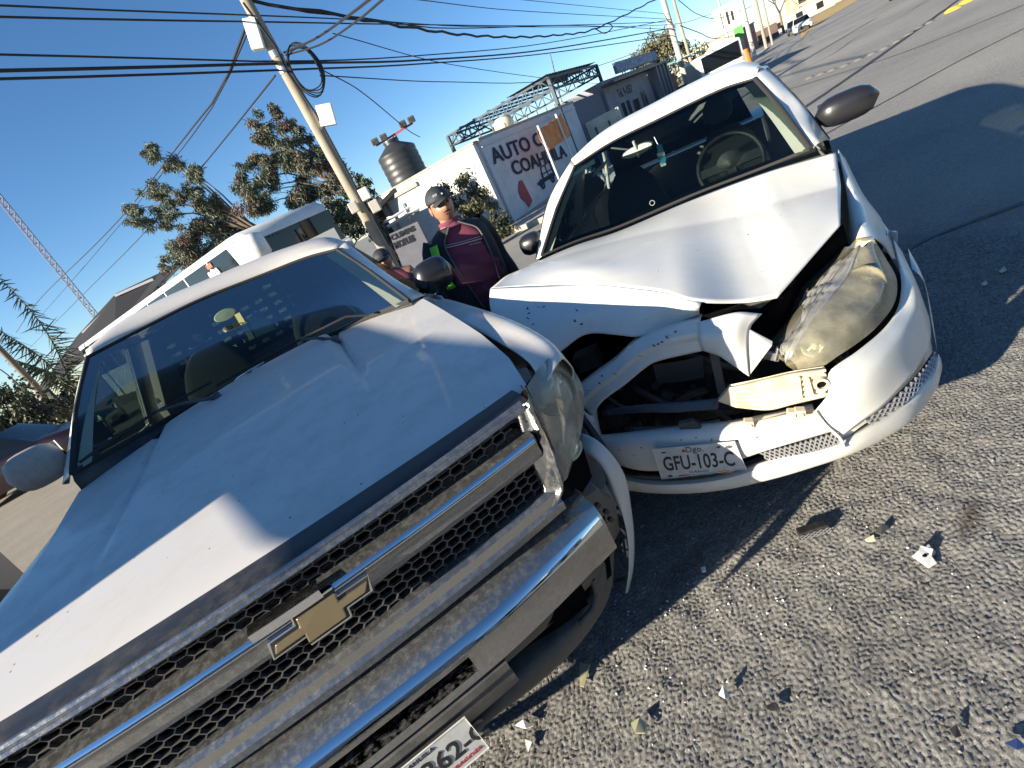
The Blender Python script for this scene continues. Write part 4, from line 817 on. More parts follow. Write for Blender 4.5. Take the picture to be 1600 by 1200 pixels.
# --- right fender
f0 = cen([(1310, 233, 'x', .83), (1321, 290, 'y', 1.17), (1327, 340, 'y', .93), (1327, 380, 'y', .80), (1331, 410, 'y', .70)])
f1 = cen([(1318, 245, 'x', .848), (1337, 300, 'y', 1.10), (1348, 340, 'y', .90), (1350, 365, 'y', .76), (1343, 388, 'y', .66)])
f2 = cen([(1320, 246, 'x', .868), (1347, 300, 'x', .878), (1374, 338, 'x', .868), (1385, 365, 'x', .86), (1366, 372, 'y', .66)])
f3 = cen([(1322, 252, 'x', .880), (1350, 306, 'x', .890), (1379, 346, 'x', .885), (1393, 372, 'x', .875), (1402, 415, 'x', .87)])
gf = loft([f0, f1, f2, f3], 30, 16)
dn = []
for k in (.3, .6, 1.):
    dn.append([(.89-.01*k, max(p[1], .45+.25*k*0), max(p[2]+(.42-p[2])*k, .33+math.sqrt(max(.36**2-(p[1]-.90)**2, 0)) if abs(p[1]-.90) < .36 else .25)) for p in gf[-1]])
MB().grid(np.concatenate([gf, np.array(dn)], 0)).build('fender', white, S, smooth=45, solid=.003)
# left fender pushed in, mostly behind the truck
g2 = loft([[(-.80, 1.62, .93), (-.80, 1.2, .90), (-.74, .8, .84), (-.62, .45, .72)], [(-.86, 1.62, .90), (-.86, 1.2, .86), (-.82, .8, .80), (-.70, .5, .66)], [(-.88, 1.62, .70), (-.88, 1.25, .69), (-.85, .8, .70), (-.72, .5, .50)]], 20, 10)
MB().grid(g2).build('fender', white, S, smooth=45, solid=.003)
for (x, y) in ((.76, .92), (.76, 3.52), (-.76, .95), (-.76, 3.52)): wheel(S, x, y, .31, .20, 1 if x > 0 else -1)
# --- licence plate hung on the bumper
pTL, pTR, pBR, pBL = cen([(1019, 702, 'y', -.078), (1148, 690, 'y', -.078), (1166, 732, 'y', -.085), (1034, 748, 'y', -.085)])
po, ux, uy, n_, W_, H_p, BL_ = plate(S, pTR, pTL, pBR, pBL, [('GFU-103-C', .07, .27, .64, plate_k, .60), ('Dgo.', .40, .80, .24, plate_k, 1.0), ('DURANGO', .37, .13, .10, plate_k, 1.)])
for (fx, fz, w_, h_, mm) in ((.38, .86, .05, .10, red_p), (.13, .86, .07, .05, plate_k), (.80, .88, .05, .05, plate_k), (.92, .86, .09, .10, greyp), (.30, .06, .18, .07, red_p), (.42, .05, .12, .05, green_p), (.60, .06, .14, .05, green_p), (.80, .09, .22, .10, orange_p), (.80, .09, .08, .05, plate_k), (.12, .08, .07, .08, greyp)):
    c_ = BL_+ux*fx*W_+uy*fz*H_p+n_*.0012; a_, b_ = ux*w_*W_/2, uy*h_*H_p/2
    MB().poly([c_+(a_*math.cos(t)+b_*math.sin(t)) for t in np.linspace(0, 2*math.pi, 9)[:-1]], -n_*.0006).build('plate_print', mm, po)
# --- torn bumper corner curling down between the two cars
tA = cen([(908, 676, 'y', -.10), (932, 687, 'y', -.13), (958, 712, 'y', -.15), (977, 745, 'y', -.16), (986, 790, 'y', -.17), (991, 840, 'y', -.20), (990, 885, 'y', -.23), (984, 918, 'y', -.25)])
tB = cen([(903, 722, 'y', -.12), (924, 716, 'y', -.15), (943, 738, 'y', -.17), (952, 768, 'y', -.18), (972, 805, 'y', -.19), (983, 845, 'y', -.20), (985, 880, 'y', -.23), (983, 916, 'y', -.25)])
gt = loft([tA, [(a+b_)/2+np.array((-.006, -.035, .006)) for a, b_ in zip(tA, tB)], tB], 40, 12)
MB().grid(gt).build('torn_bumper_corner', white, S, smooth=55, solid=.004)
MB().poly(cen([(904, 748, 'y', -.14), (945, 760, 'y', -.185), (972, 792, 'y', -.195), (958, 789, 'y', -.19), (930, 777, 'y', -.175), (907, 766, 'y', -.145)]), (0, .01, .004)).build('torn_edge', white, S, tri=True)
MB().poly(cen([(902, 700, 'y', -.115), (925, 714, 'y', -.14), (946, 741, 'y', -.172), (946, 762, 'y', -.18), (904, 749, 'y', -.135)]), (0, .006, 0)).build('torn_inner_face', white, S, tri=True)
for (a_, b_, c_) in (((975, 830), (968, 826), (978, 838)), ((978, 842), (967, 850), (981, 858)), ((984, 862), (972, 860), (983, 874)), ((968, 796), (960, 800), (972, 806))):
    MB().poly(cen([(*a_, 'y', -.185), (*b_, 'y', -.19), (*c_, 'y', -.195)]), (0, .004, 0)).build('torn_splinter', white_in, S)
for (a_, b_) in (((962, 800), (978, 878)), ((950, 860), (980, 905)), ((940, 920), (984, 900)), ((958, 870), (972, 842))):
    MB().tube(crv([at(*a_, 'S', 'y', -.15), (at(*a_, 'S', 'y', -.15)+at(*b_, 'S', 'y', -.21))/2+np.array((.01, 0, .01)), at(*b_, 'S', 'y', -.21)], 8), .005, 6).build('hanging_strut', blackp, S, smooth=60)
# ================================================================== GROUND
def asphalt_mat(name, bump=True):
    m, t, b = principled(name); N = t.nodes; K = t.links; b.inputs['Roughness'].default_value = .88; b.inputs['Specular IOR Level'].default_value = .35
    tc = N.new('ShaderNodeTexCoord'); ge = N.new('ShaderNodeNewGeometry')
    def noise(sc, det=6, ro=.6, src=None):
        n = N.new('ShaderNodeTexNoise'); n.inputs['Scale'].default_value = sc; n.inputs['Detail'].default_value = det; n.inputs['Roughness'].default_value = ro
        K.new(ge.outputs['Position'], n.inputs['Vector']); return n.outputs['Fac']
    def ramp(src, a, b_, lo=0., hi=1.):
        r_ = N.new('ShaderNodeMapRange'); r_.inputs[1].default_value = a; r_.inputs[2].default_value = b_; r_.inputs[3].default_value = lo; r_.inputs[4].default_value = hi
        K.new(src, r_.inputs[0]); return r_.outputs[0]
    def mix(f, a, b_):
        x = N.new('ShaderNodeMix'); x.data_type = 'RGBA'; K.new(f, x.inputs[0])
        for s_, v_ in ((6, a), (7, b_)):
            if isinstance(v_, tuple): x.inputs[s_].default_value = (*v_, 1)
            else: K.new(v_, x.inputs[s_])
        return x.outputs[2]
    vo = N.new('ShaderNodeTexVoronoi'); vo.inputs['Scale'].default_value = 95; K.new(ge.outputs['Position'], vo.inputs['Vector'])
    sx_ = N.new('ShaderNodeSeparateColor'); K.new(vo.outputs['Color'], sx_.inputs[0])
    stone = mix(ramp(sx_.outputs[0], 0, 1), (.165, .158, .145), (.35, .337, .305))
    c = mix(ramp(noise(260, 3), .45, .62, 0, .55), stone, (.075, .072, .07))
    c = mix(ramp(noise(1.1, 8, .65), .46, .70, 0, .30), c, (.12, .115, .105))
    c = mix(ramp(noise(.23, 5), .42, .62, 0, .5), c, (.34, .325, .285))
    for (px, py, r1, r2, ang, st_, col) in ((1518, 808, .13, .035, .55, .75, (.06, .045, .035)), (1120, 1160, .07, .03, .8, .5, (.06, .05, .045)), (1060, 905, .22, .07, .5, .55, (.05, .048, .045)), (1400, 980, .5, .25, .3, .22, (.08, .075, .07)), (1250, 860, .10, .05, .2, .35, (.06, .05, .045))):
        q_ = at(px, py, 'W', 'z', 0); mp_ = N.new('ShaderNodeMapping'); mp_.vector_type = 'TEXTURE'; mp_.inputs['Location'].default_value = (q_[0], q_[1], 0); mp_.inputs['Rotation'].default_value = (0, 0, ang); mp_.inputs['Scale'].default_value = (r1, r2, 1)
        K.new(ge.outputs['Position'], mp_.inputs['Vector']); ln_ = N.new('ShaderNodeVectorMath'); ln_.operation = 'LENGTH'; K.new(mp_.outputs[0], ln_.inputs[0])
        a2 = N.new('ShaderNodeMath'); a2.operation = 'MULTIPLY_ADD'; K.new(noise(22, 6, .7), a2.inputs[0]); a2.inputs[1].default_value = 2.2; K.new(ln_.outputs['Value'], a2.inputs[2])
        c = mix(ramp(a2.outputs[0], 2.3, 1.3, 0, st_), c, col)
    K.new(c, b.inputs['Base Color'])
    if bump:
        v2 = N.new('ShaderNodeTexVoronoi'); v2.feature = 'SMOOTH_F1'; v2.inputs['Scale'].default_value = 85; K.new(ge.outputs['Position'], v2.inputs['Vector'])
        ad = N.new('ShaderNodeMath'); ad.operation = 'MULTIPLY_ADD'; K.new(v2.outputs['Distance'], ad.inputs[0]); ad.inputs[1].default_value = -1.; K.new(noise(62, 6, .7), ad.inputs[2])
        bp = N.new('ShaderNodeBump'); bp.inputs['Strength'].default_value = .6; bp.inputs['Distance'].default_value = .009; K.new(ad.outputs[0], bp.inputs['Height']); K.new(bp.outputs[0], b.inputs['Normal'])
    else:
        bp = N.new('ShaderNodeBump'); bp.inputs['Strength'].default_value = .5; bp.inputs['Distance'].default_value = .003; K.new(noise(420, 3, .7), bp.inputs['Height']); K.new(bp.outputs[0], b.inputs['Normal'])
    return m
asph = asphalt_mat('road_asphalt'); asph_n = asphalt_mat('road_asphalt_relief', False)
rd = MB(); xs_ = [-400, -60, -20, -4, 4, 20, 60, 200, 700]
rd.grid([[(x, y, 0) for x in xs_] for y in (-60, -10, 0, 5, 12, 30, 80, 250, 900)])
tag(rd.build('road', asph, None), kind='structure')
# near sheet with the real grain of the chip seal
def relief():
    x0, x1, y0, y1, st = -1.2, 3.2, .45, 3.4, .0055
    nx, ny = int((x1-x0)/st), int((y1-y0)/st)
    F = np.fft.fft2(rng.standard_normal((ny, nx)))
    fy = np.fft.fftfreq(ny, st)[:, None]; fx = np.fft.fftfreq(nx, st)[None]; f = np.hypot(fx, fy)
    def band(lam, wd): return np.real(np.fft.ifft2(F*np.exp(-((np.log(f+1e-6)-math.log(1/lam))/wd)**2)))
    a = band(.0185, .42); a /= a.std(); b = band(.22, .8); b /= b.std(); c = band(.0120, .25); c /= c.std()
    h = .0023*np.tanh(a*1.3)+.0009*c+.0014*b
    Y, X = np.mgrid[0:ny, 0:nx]; X = x0+X*st; Y = y0+Y*st
    e = np.minimum(np.minimum(X-x0, x1-X), np.minimum(Y-y0, y1-Y)); k = np.clip(e/.25, 0, 1)
    Z = .006+h*k-.003*(1-k)
    me = bpy.data.meshes.new('road_grain'); V = np.stack([X, Y, Z], -1).reshape(-1, 3)
    me.vertices.add(len(V)); me.vertices.foreach_set('co', V.ravel())
    i = (np.arange(ny-1)[:, None]*nx+np.arange(nx-1)[None]).ravel(); q = np.stack([i, i+1, i+nx+1, i+nx], 1)
    me.loops.add(q.size); me.loops.foreach_set('vertex_index', q.ravel().astype(np.int32)); me.polygons.add(len(q))
    me.polygons.foreach_set('loop_start', np.arange(0, q.size, 4, dtype=np.int32)); me.polygons.foreach_set('loop_total', np.full(len(q), 4, dtype=np.int32))
    me.update(calc_edges=True); me.polygons.foreach_set('use_smooth', np.ones(len(q), bool)); me.materials.append(asph_n)
    tag(link(bpy.data.objects.new('road_grain', me)), kind='structure')
relief()
# wet stain, oily stain and painted pole and wire shadows lie on the road
stain = mat('oil_stain', (.10, .085, .072), .8, var=.5, vscale=40, bump=.9, bscale=90)
def blot(c, r1, r2, ang, seed, z=.012, n=26):
    rr = np.random.default_rng(seed); ph = rr.uniform(0, 6.28, 5); out = []
    for k in range(n):
        a = 2*math.pi*k/n; r_ = 1+.28*math.sin(2*a+ph[0])+.20*math.sin(3*a+ph[1])+.14*math.sin(5*a+ph[2])+.1*math.sin(9*a+ph[3])
        x, y = r1*r_*math.cos(a), r2*r_*math.sin(a); out.append((c[0]+x*math.cos(ang)-y*math.sin(ang), c[1]+x*math.sin(ang)+y*math.cos(ang), z))
    return out
shadow_dark = mat('shadow_strip_dark', (.028, .027, .027), .75, var=.3, bump=.3)
def ground_line(pts, w_, z, m, name, wob=.02):
    P_ = crv([at(px, py, 'W', 'z', 0) for px, py in pts], 40); b_ = MB(); rows = []
    for i, p in enumerate(P_):
        t_ = P_[min(i+1, 39)]-P_[max(i-1, 0)]; n_ = np.array((-t_[1], t_[0], 0)); n_ /= np.linalg.norm(n_)+1e-9; ww = w_*(1+random.uniform(-.25, .25))
        rows.append([(p[0]+n_[0]*ww/2, p[1]+n_[1]*ww/2, z), (p[0]-n_[0]*ww/2, p[1]-n_[1]*ww/2, z)])
    return tag(b_.grid(rows).build(name, m, None), kind='structure')
ground_line([(1225, 190), (1262, 165), (1340, 112), (1420, 56), (1495, 2), (1520, -16)], .16, .008, shadow_dark, 'shadow_strip')  # pole shadow painted as a dark strip; the thinner strips are wire shadows
ground_line([(1232, 140), (1290, 122), (1360, 100), (1440, 72), (1600, 8)], .05, .008, shadow_dark, 'shadow_strip')
ground_line([(1290, 210), (1400, 150), (1500, 95), (1600, 45)], .035, .008, shadow_dark, 'shadow_strip')
ground_line([(1236, 118), (1300, 85), (1345, 55), (1400, 30), (1450, 0)], .04, .008, shadow_dark, 'shadow_strip')
for k, (px0, py0) in enumerate(((1265, 122), (1283, 116), (1300, 110), (1320, 103), (1341, 94), (1362, 85), (1382, 76), (1402, 65), (1420, 54), (1436, 44), (1452, 36))):
    c_ = at(px0, py0, 'W', 'z', 0); b_ = MB().lathe([(0, .05), (.06, .045), (.10, .025), (.115, 0)], 16, c_)
    o = b_.build('road_stud', mat('stud_grey', (.13, .122, .11), .85) if k == 0 else bpy.data.materials['stud_grey'], None, smooth=60)
    tag(o, ['dusty domed road stud nearest the sedan in the line of studs', 'second domed road stud of the line from the sedan', 'third domed road stud of the line from the sedan', 'fourth domed road stud of the line from the sedan', 'fifth domed road stud of the line, counted from the sedan', 'sixth domed road stud of the line, the middle one', 'domed road stud just beyond the middle of the line', 'fourth domed road stud from the far end of the line', 'third domed road stud from the far end of the line', 'second domed road stud from the far end of the line', 'farthest domed road stud of the line, near the yellow ones'][k], 'road stud', 'domed studs in a line across the road')
yel = mat('road_yellow', (.62, .36, .04), .7)
for k, (px0, py0) in enumerate(((1489, 16), (1510, 4))):
    c_ = at(px0, py0, 'W', 'z', 0); o = MB().lathe([(0, .09), (.10, .08), (.17, .04), (.19, 0)], 18, c_).build('road_button', yel, None, smooth=60)
    tag(o, ['yellow dome marker on the road, the nearer one', 'yellow dome marker on the road at the top edge of the view'][k], 'road marker', 'yellow dome markers')
# wheel-polished darker lane strip and water trail
ground_line([(1415, 395), (1440, 380), (1500, 355), (1600, 318)], .035, .013, mat('damp_trail', (.10, .10, .105), .75, var=.6, vscale=25), 'water_trail')
# pavement and kerb along the buildings (parallel to the road)
conc = mat('kerb_concrete', (.34, .32, .28), .85, var=.15, bump=.3, bscale=30, dirt=(.16, .15, .13), dirt_amt=.6, dscale=4)
kb = lambda x, y, z: tuple(wor((x, y, z), 'B'))
def slabB(name, x0, x1, y0, y1, z0, z1, m, kind='structure'):
    b_ = MB(); b_.v = [kb(x, y, z) for z in (z0, z1) for x, y in ((x0, y0), (x1, y0), (x1, y1), (x0, y1))]; b_.f = [(3, 2, 1, 0), (4, 5, 6, 7), (0, 1, 5, 4), (1, 2, 6, 5), (2, 3, 7, 6), (3, 0, 4, 7)]
    o_ = b_.build(name, m, None); tag(o_, kind=kind); return o_
slabB('pavement', -1.5, 60, -1.9, -.0, .0, .13, conc); slabB('kerb', -1.5, 60, -2.06, -1.905, 0, .15, mat('kerb_pale', (.45, .43, .38), .85, var=.1, dirt=(.2, .18, .16), dirt_amt=.6))
dirtm = mat('dusty_ground', (.24, .21, .16), .95, var=.25, vscale=1.5, bump=.5, bscale=20)
slabB('dirt_yard', -60, -1.55, -1.0, 40, .0, .02, dirtm)
# ================================================================== SIGN WALL AND YARD (frame B)
def B_root(name, x, y, z=0): return empty(name, kb(x, y, z), R(50))
def boxB(b_, root_xyz, c, s_, rot=None): return b_
wall_g = mat('grey_wall_paint', (.54, .55, .57), .8, var=.08, bump=.25, bscale=12, dirt=(.36, .35, .34), dirt_amt=.6, dscale=1.8)
wall_w = mat('whitewashed_wall', (.62, .62, .60), .85, var=.1, bump=.4, bscale=18, dirt=(.40, .37, .33), dirt_amt=.6, dscale=2.2)
navy = mat('navy_lettering', (.012, .018, .05), .8, var=.3, vscale=25)
W1 = B_root('painted_wall', 0, 0); tag(W1, 'grey painted yard wall with dark blue AUTO lettering above a jeep drawing', 'wall')
MB().box((3.6, .11, 1.24), (7.2, .2, 2.48)).build('wall_face', wall_g, W1)
MB().box((3.6, .11, 2.515), (7.24, .26, .07)).build('wall_cap', conc, W1, bevel=.01)
MB().box((3.6, -.012, 2.30), (7.2, .03, .025)).build('cornice_line', wall_g, W1)
for k in range(9): MB().box((.35+k*.78, .1, 2.60), (.03, .03, .18)).build('rebar_stub', rust, W1)
def btext(body, P0, P1, P2, root, fr, m, depth=.004, bold=.006, name='lettering'):
    """text whose baseline runs P0->P1 and whose capitals reach P2 above P0 (points in the root's local frame)"""
    P0, P1, P2 = [np.array(p, float) for p in (P0, P1, P2)]
    cu = bpy.data.curves.new('t', 'FONT'); cu.body = body; cu.size = 1; o_ = bpy.data.objects.new('t', cu); scn.collection.objects.link(o_)
    bpy.context.view_layer.update(); wd = o_.dimensions[0]; bpy.data.objects.remove(o_)
    hgt = np.linalg.norm(P2-P0)/.70; L_ = np.linalg.norm(P1-P0); ux = (P1-P0)/L_
    return text_obj(name, body, hgt, m, root, basis(P0, ux, P2-P0), depth, bold, L_/(wd*hgt))
aB = lambda px, py, y=-.02: (lambda p: (p[0], p[1], p[2]))(at(px, py, 'B', 'y', y))
btext('AUTO CL', aB(773, 256), aB(858, 222), aB(770, 234), W1, 'B', navy, bold=.010)
btext('COAHUILA', aB(804, 274), aB(886, 244), aB(801, 254), W1, 'B', navy, bold=.010)
# painted jeep
j0, j1, j2 = [np.array(aB(*p)) for p in ((843, 292), (871, 280), (838, 270))]
jx = (j1-j0); jx[2] = 0; jl = np.linalg.norm(jx); jh = .62
def jp(u, v): return (j0[0]+u*jl, -.006, j0[2]-.05+v*jh)
jb = MB()
for q in (((0, .30), (.32, .34), (.34, .62), (.40, .66), (.40, .34), (.98, .34), (1, .14), (0, .14)), ((.36, .60), (.42, .90), (.47, .90), (.41, .60)), ((.42, .84), (.95, .88), (.95, .94), (.42, .90)), ((.93, .34), (.93, .90), (.98, .90), (.98, .34)), ((.65, .34), (.65, .88), (.68, .88), (.68, .34)), ((.40, .50), (.98, .50), (.98, .56), (.40, .56))): jb.poly([jp(*p) for p in q], (0, -.006, 0))
for u in (.20, .78):
    c_ = jp(u, .12); jb.lathe([(.05*1.6, -.010), (.10*1.6, -.010), (.10*1.6, 0)], 18, c_, 'y').lathe([(0, -.010), (.03*1.6, -.010)], 12, c_, 'y')
jb.build('jeep_drawing', navy, W1, tri=True)
mp = [aB(*p, -.012) for p in ((811, 283), (816, 281), (821, 291), (826, 301), (832, 313), (830, 318), (827, 324), (822, 316), (814, 309), (810, 297))]
MB().poly(mp, (0, .006, 0)).build('red_map_shape', mat('faded_red', (.30, .055, .06), .8, var=.3, vscale=12), W1, tri=True)
# whitewashed side wall with the shadow of branches
W2 = B_root('side_wall', 0, 0); tag(W2, 'whitewashed side wall below the black water tank, behind the man', 'wall')
lw = MB(); tp = [at(741, 221, 'B', 'x', -.01), at(660, 262, 'B', 'x', -.01), at(634, 287, 'B', 'x', -.01)]
lw.box((-.11, 2.2, 1.23), (.2, 4.2, 2.46)); lw.build('wall_face', wall_w, W2)
MB().box((-.11, 2.2, 2.49), (.26, 4.3, .06)).build('wall_cap', conc, W2, bevel=.01)
# water tank on a slab roof
tk = B_root('water_tank', .55, 3.3, 0)
tag(tk, 'black plastic rooftop water tank with ribbed cone lid', 'water tank')
tkm = mat('tank_black', (.035, .036, .038), .42, var=.15, bump=.1, bscale=5)
zb = 2.35
prof = [(.60, zb), (.635, zb+.03)]
for k in range(5): prof += [(.64, zb+.1+k*.19), (.625, zb+.15+k*.19), (.64, zb+.20+k*.19)]
MB().lathe([(0, zb)]+prof+[(.64, zb+1.05), (.60, zb+1.09), (.26, zb+1.30), (.24, zb+1.32), (.24, zb+1.40), (.20, zb+1.43), (0, zb+1.44)], 36).build('tank_body', tkm, tk, smooth=40)
MB().lathe([(0, zb+1.45), (.25, zb+1.44), (.26, zb+1.38)], 24).tube([(.25, 0, zb+1.2), (.33, 0, zb+1.42), (.20, 0, zb+1.5)], .02, 6).build('tank_lid', tkm, tk, smooth=40)
MB().box((0, 0, 2.28), (1.7, 1.7, .12)).box((.7, .7, 1.1), (.15, .15, 2.3)).box((-.7, .7, 1.1), (.15, .15, 2.3)).build('tank_stand', conc, tk)
# open steel canopy on the right of the tank
cp = B_root('steel_canopy', 0, 0); tag(cp, 'open blue grey steel truss canopy above the painted wall', 'canopy')
stl = mat('blue_grey_steel', (.035, .055, .075), .6, .2, var=.15)
def truss(b_, A_, Z_, n, dh, r_=.035):
    A_, Z_ = np.array(A_, float), np.array(Z_, float); dn = np.array((0, 0, -dh))
    b_.bar(A_, Z_, r_*2, r_*2); b_.bar(A_+dn, Z_+dn, r_*2, r_*2)
    for i in range(n):
        p, q = A_+(Z_-A_)*i/n, A_+(Z_-A_)*(i+1)/n; b_.bar(p, q+dn if i % 2 == 0 else q, r_, r_) if False else None
        if i % 2 == 0: b_.bar(p+dn, q, r_*1.1, r_*1.1)
        else: b_.bar(p, q+dn, r_*1.1, r_*1.1)
        b_.bar(p, p+dn, r_, r_)
P1 = at(699, 213, 'B', 'z', 3.55); P2 = at(856, 121, 'B', 'z', 3.55); P3 = at(931, 101, 'B', 'z', 3.55); P4 = P1+(P3-P2)
P2, P3 = np.array(P2), np.array(P3)
for nm, a, b_, n in (('truss', P1, P2, 14), ('truss', P4+np.array((0, 0, -.05)), P3+np.array((0, 0, -.05)), 12), ('truss', P2+np.array((0, 0, -.02)), P3+np.array((0, 0, -.02)), 8), ('truss', P1, P4, 6)):
    m_ = MB(); truss(m_, a, b_, n, .38 if nm == 'truss' else .3); m_.build('truss', stl, cp)
for k in range(1, 7):
    a = P1+(P2-P1)*k/7; m_ = MB().bar(a+np.array((0, 0, .04)), a+(P4-P1)+np.array((0, 0, .04)), .05, .07); m_.build('purlin', stl, cp)
sh = MB(); A2 = P1+(P2-P1)*.62
sh.grid([[A2+(P4-P1)*t+np.array((0, 0, .10+.015*(i % 2))) for i, t in enumerate(np.linspace(-.02, 1.02, 41))], [P2+(P3-P2)*t+np.array((0, 0, .10+.015*(i % 2))) for i, t in enumerate(np.linspace(-.02, 1.02, 41))]])
sh.build('roof_sheet', mat('dark_roof_sheet', (.07, .075, .085), .6, .2), cp)
for p in (P1, P2, P3, P4): MB().bar((p[0], p[1], p[2]), (p[0], p[1], 0), .12, .12).build('post', stl, cp)
# second tilted post seen at the far end, with stay
MB().tube([at(860, 85, 'B', 'y', .2), at(878, 160, 'B', 'y', .2)], .018, 6).build('thin_mast', greyp, cp)
# white vent/lamp on the wall corner and on the roof
lm = B_root('roof_cooler', 0, 0); tag(lm, 'pale rounded rooftop cooler on the wall behind the lettering', 'cooler')
c_ = at(788, 196, 'B', 'y', 1.2)
MB().lathe([(.0, .30), (.22, .27), (.34, .15), (.36, 0), (.30, -.12)], 20, c_).build('cooler_cap', mat('cream_enamel', (.55, .50, .38), .5), lm, smooth=50)
MB().box((c_[0], c_[1], c_[2]-.30), (.5, .5, .4)).build('cooler_base', conc, lm)
# orange banner between two white posts
bn = B_root('orange_banner', 0, 0); tag(bn, 'faded orange cloth banner strung between two white posts', 'banner')
yb_ = -.9
q = [at(838, 204, 'B', 'y', yb_), at(877, 176, 'B', 'y', yb_), at(893, 211, 'B', 'y', yb_), at(862, 236, 'B', 'y', yb_), at(851, 236, 'B', 'y', yb_)]
tl, tr, br, bl_ = q[0], q[1], q[2], (q[3]+q[4])/2
g = []
for i in range(14):
    v = i/13; g.append([tl*(1-u)*(1-v)+tr*u*(1-v)+br*u*v+bl_*(1-u)*v+np.array((0, .03*math.sin(u*26+v*3)+.05*math.sin(u*9+v*5)*v, -.03*math.sin(u*math.pi)*(1-v))) for u in np.linspace(0, 1, 40)])
MB().grid(g).build('cloth', mat('orange_cloth', (.62, .22, .06), .85, var=.35, vscale=5, dirt=(.55, .38, .26), dirt_amt=.7, dscale=6), bn, smooth=60, solid=.004)
for a_, b_ in (((840, 196), (877, 284)), ((868, 178), (900, 256))):
    p, q_ = at(*a_, 'B', 'y', yb_-.04), at(*b_, 'B', 'y', yb_-.04); q_[0] = p[0]
    MB().tube([p, (p[0], p[1], 0)], .035, 8).build('post', mat('white_post', (.60, .61, .60), .6), bn, smooth=60)
# corner building behind the sedan roof
cb = B_root('corner_shop', 0, 0); tag(cb, 'grey corner shop with a lettered board on its roof edge', 'building')
shop = mat('shop_plaster', (.23, .235, .26), .85, var=.12, bump=.3, bscale=10, dirt=(.15, .15, .17), dirt_amt=.6, dscale=1.2)
MB().box((8.95, 2.6, 1.25), (3.3, 5.0, 2.50)).build('block_wall', mat('bare_block', (.13, .14, .17), .9, var=.15, bump=.5, bscale=8), cb)
MB().box((15.6, 2.6, 1.42), (9.6, 5.2, 2.84)).build('facade', shop, cb)
MB().box((15.6, -.28, 2.62), (9.9, .6, .10)).build('eave', greyp, cb)
MB().box((16.3, -.18, 3.12), (7.4, .12, .46)).build('sign_board', mat('shop_board', (.12, .16, .26), .7, var=.2), cb)
text_obj('lettering', 'AUTO CLIMAS COAHUILA', .50, mat('pale_blue_letter', (.30, .34, .42), .7), cb, basis((12.75, -.245, 2.96), (1, 0, 0), (0, 0, 1)), .004, .008, 1.05)
text_obj('lettering', 'Tel. 9-1557', .50, mat('dim_letter', (.05, .05, .06), .8), cb, basis((12.4, -.013, 1.95), (1, 0, 0), (0, 0, 1)), .003, .012, 1.0)
for (x, z, w_, h_) in ((12.6, .95, .35, 1.5), (13.4, .95, .35, 1.5), (14.6, 1.1, .8, 1.0), (15.9, 1.4, .22, .7), (16.4, 1.4, .22, .7)):
    o_ = MB().box((x, -.02, z), (w_, .05, h_)).build('window', dark_g, cb); MB().box((x, -.03, z), (w_+.1, .02, .05)).box((x-w_/2, -.03, z), (.05, .03, h_)).box((x+w_/2, -.03, z), (.05, .03, h_)).build('frame', greyp, o_)
for k in range(4): MB().box((18.2+k*.75, -.35, 1.35), (.28, .28, 2.6)).build('column', mat('column_paint', (.20, .19, .20), .8) if k == 0 else bpy.data.materials['column_paint'], cb)
MB().lathe([(0, .06), (.07, .04), (.07, -.05)], 12, at(1010, 118, 'B', 'y', -.4)).build('lamp', sticker_w, cb, smooth=50)
aw = B_root('green_stall', 0, 0); tag(aw, 'market stall with teal awning beside the grey corner shop', 'stall')
MB().box((23.5, -.6, 2.42), (3.2, 2.2, .07), Matrix.Rotation(.12, 3, 'X')).build('awning', mat('teal_sheet', (.06, .24, .24), .6), aw)
for x in (22.0, 25.0):
    for y in (-1.6, .3): MB().box((x, y, 1.2), (.07, .07, 2.4)).build('post', greyp, aw)
MB().box((23.5, .3, 1.0), (2.8, .1, 1.9)).box((22.9, -.5, .6), (1.0, .6, 1.0)).box((24.2, -.6, .5), (.8, .5, .8), Matrix.Rotation(.5, 3, 'Z')).build('stall_goods', rust, aw)
# sunlit white and blue low wall
bw_ = empty('low_wall', tuple(at(894, 203, 'W', 'y', 22)*np.array((1, 1, 0))), R(20)); tag(bw_, 'low sunlit wall, cream above and blue below, behind the banner', 'wall')
l0 = at(894, 203, 'W', 'y', 22); l1 = at(957, 174, 'W', 'y', 21.0)
L_ = float(np.hypot(l1[0]-l0[0], l1[1]-l0[1]))
MB().box((L_/2+.1, 0, .30+(l0[2]-.55)/2+.25), (L_+.3, .14, l0[2]-.55)).build('upper_band', mat('cream_wall', (.66, .62, .48), .85, var=.1, dirt=(.3, .27, .22), dirt_amt=.6, dscale=3), bw_)
MB().box((L_/2+.1, -.002, .27), (L_+.3, .15, .54)).build('lower_band', mat('blue_band', (.06, .14, .36), .8, var=.1), bw_)
for x in (.55, 1.25, 2.0): MB().box((x*L_/2.3, -.09, .9), (.06, .05, .9)).build('pilaster', greyp, bw_)
bw_.rotation_euler = (0, 0, math.atan2(l1[1]-l0[1], l1[0]-l0[0]))
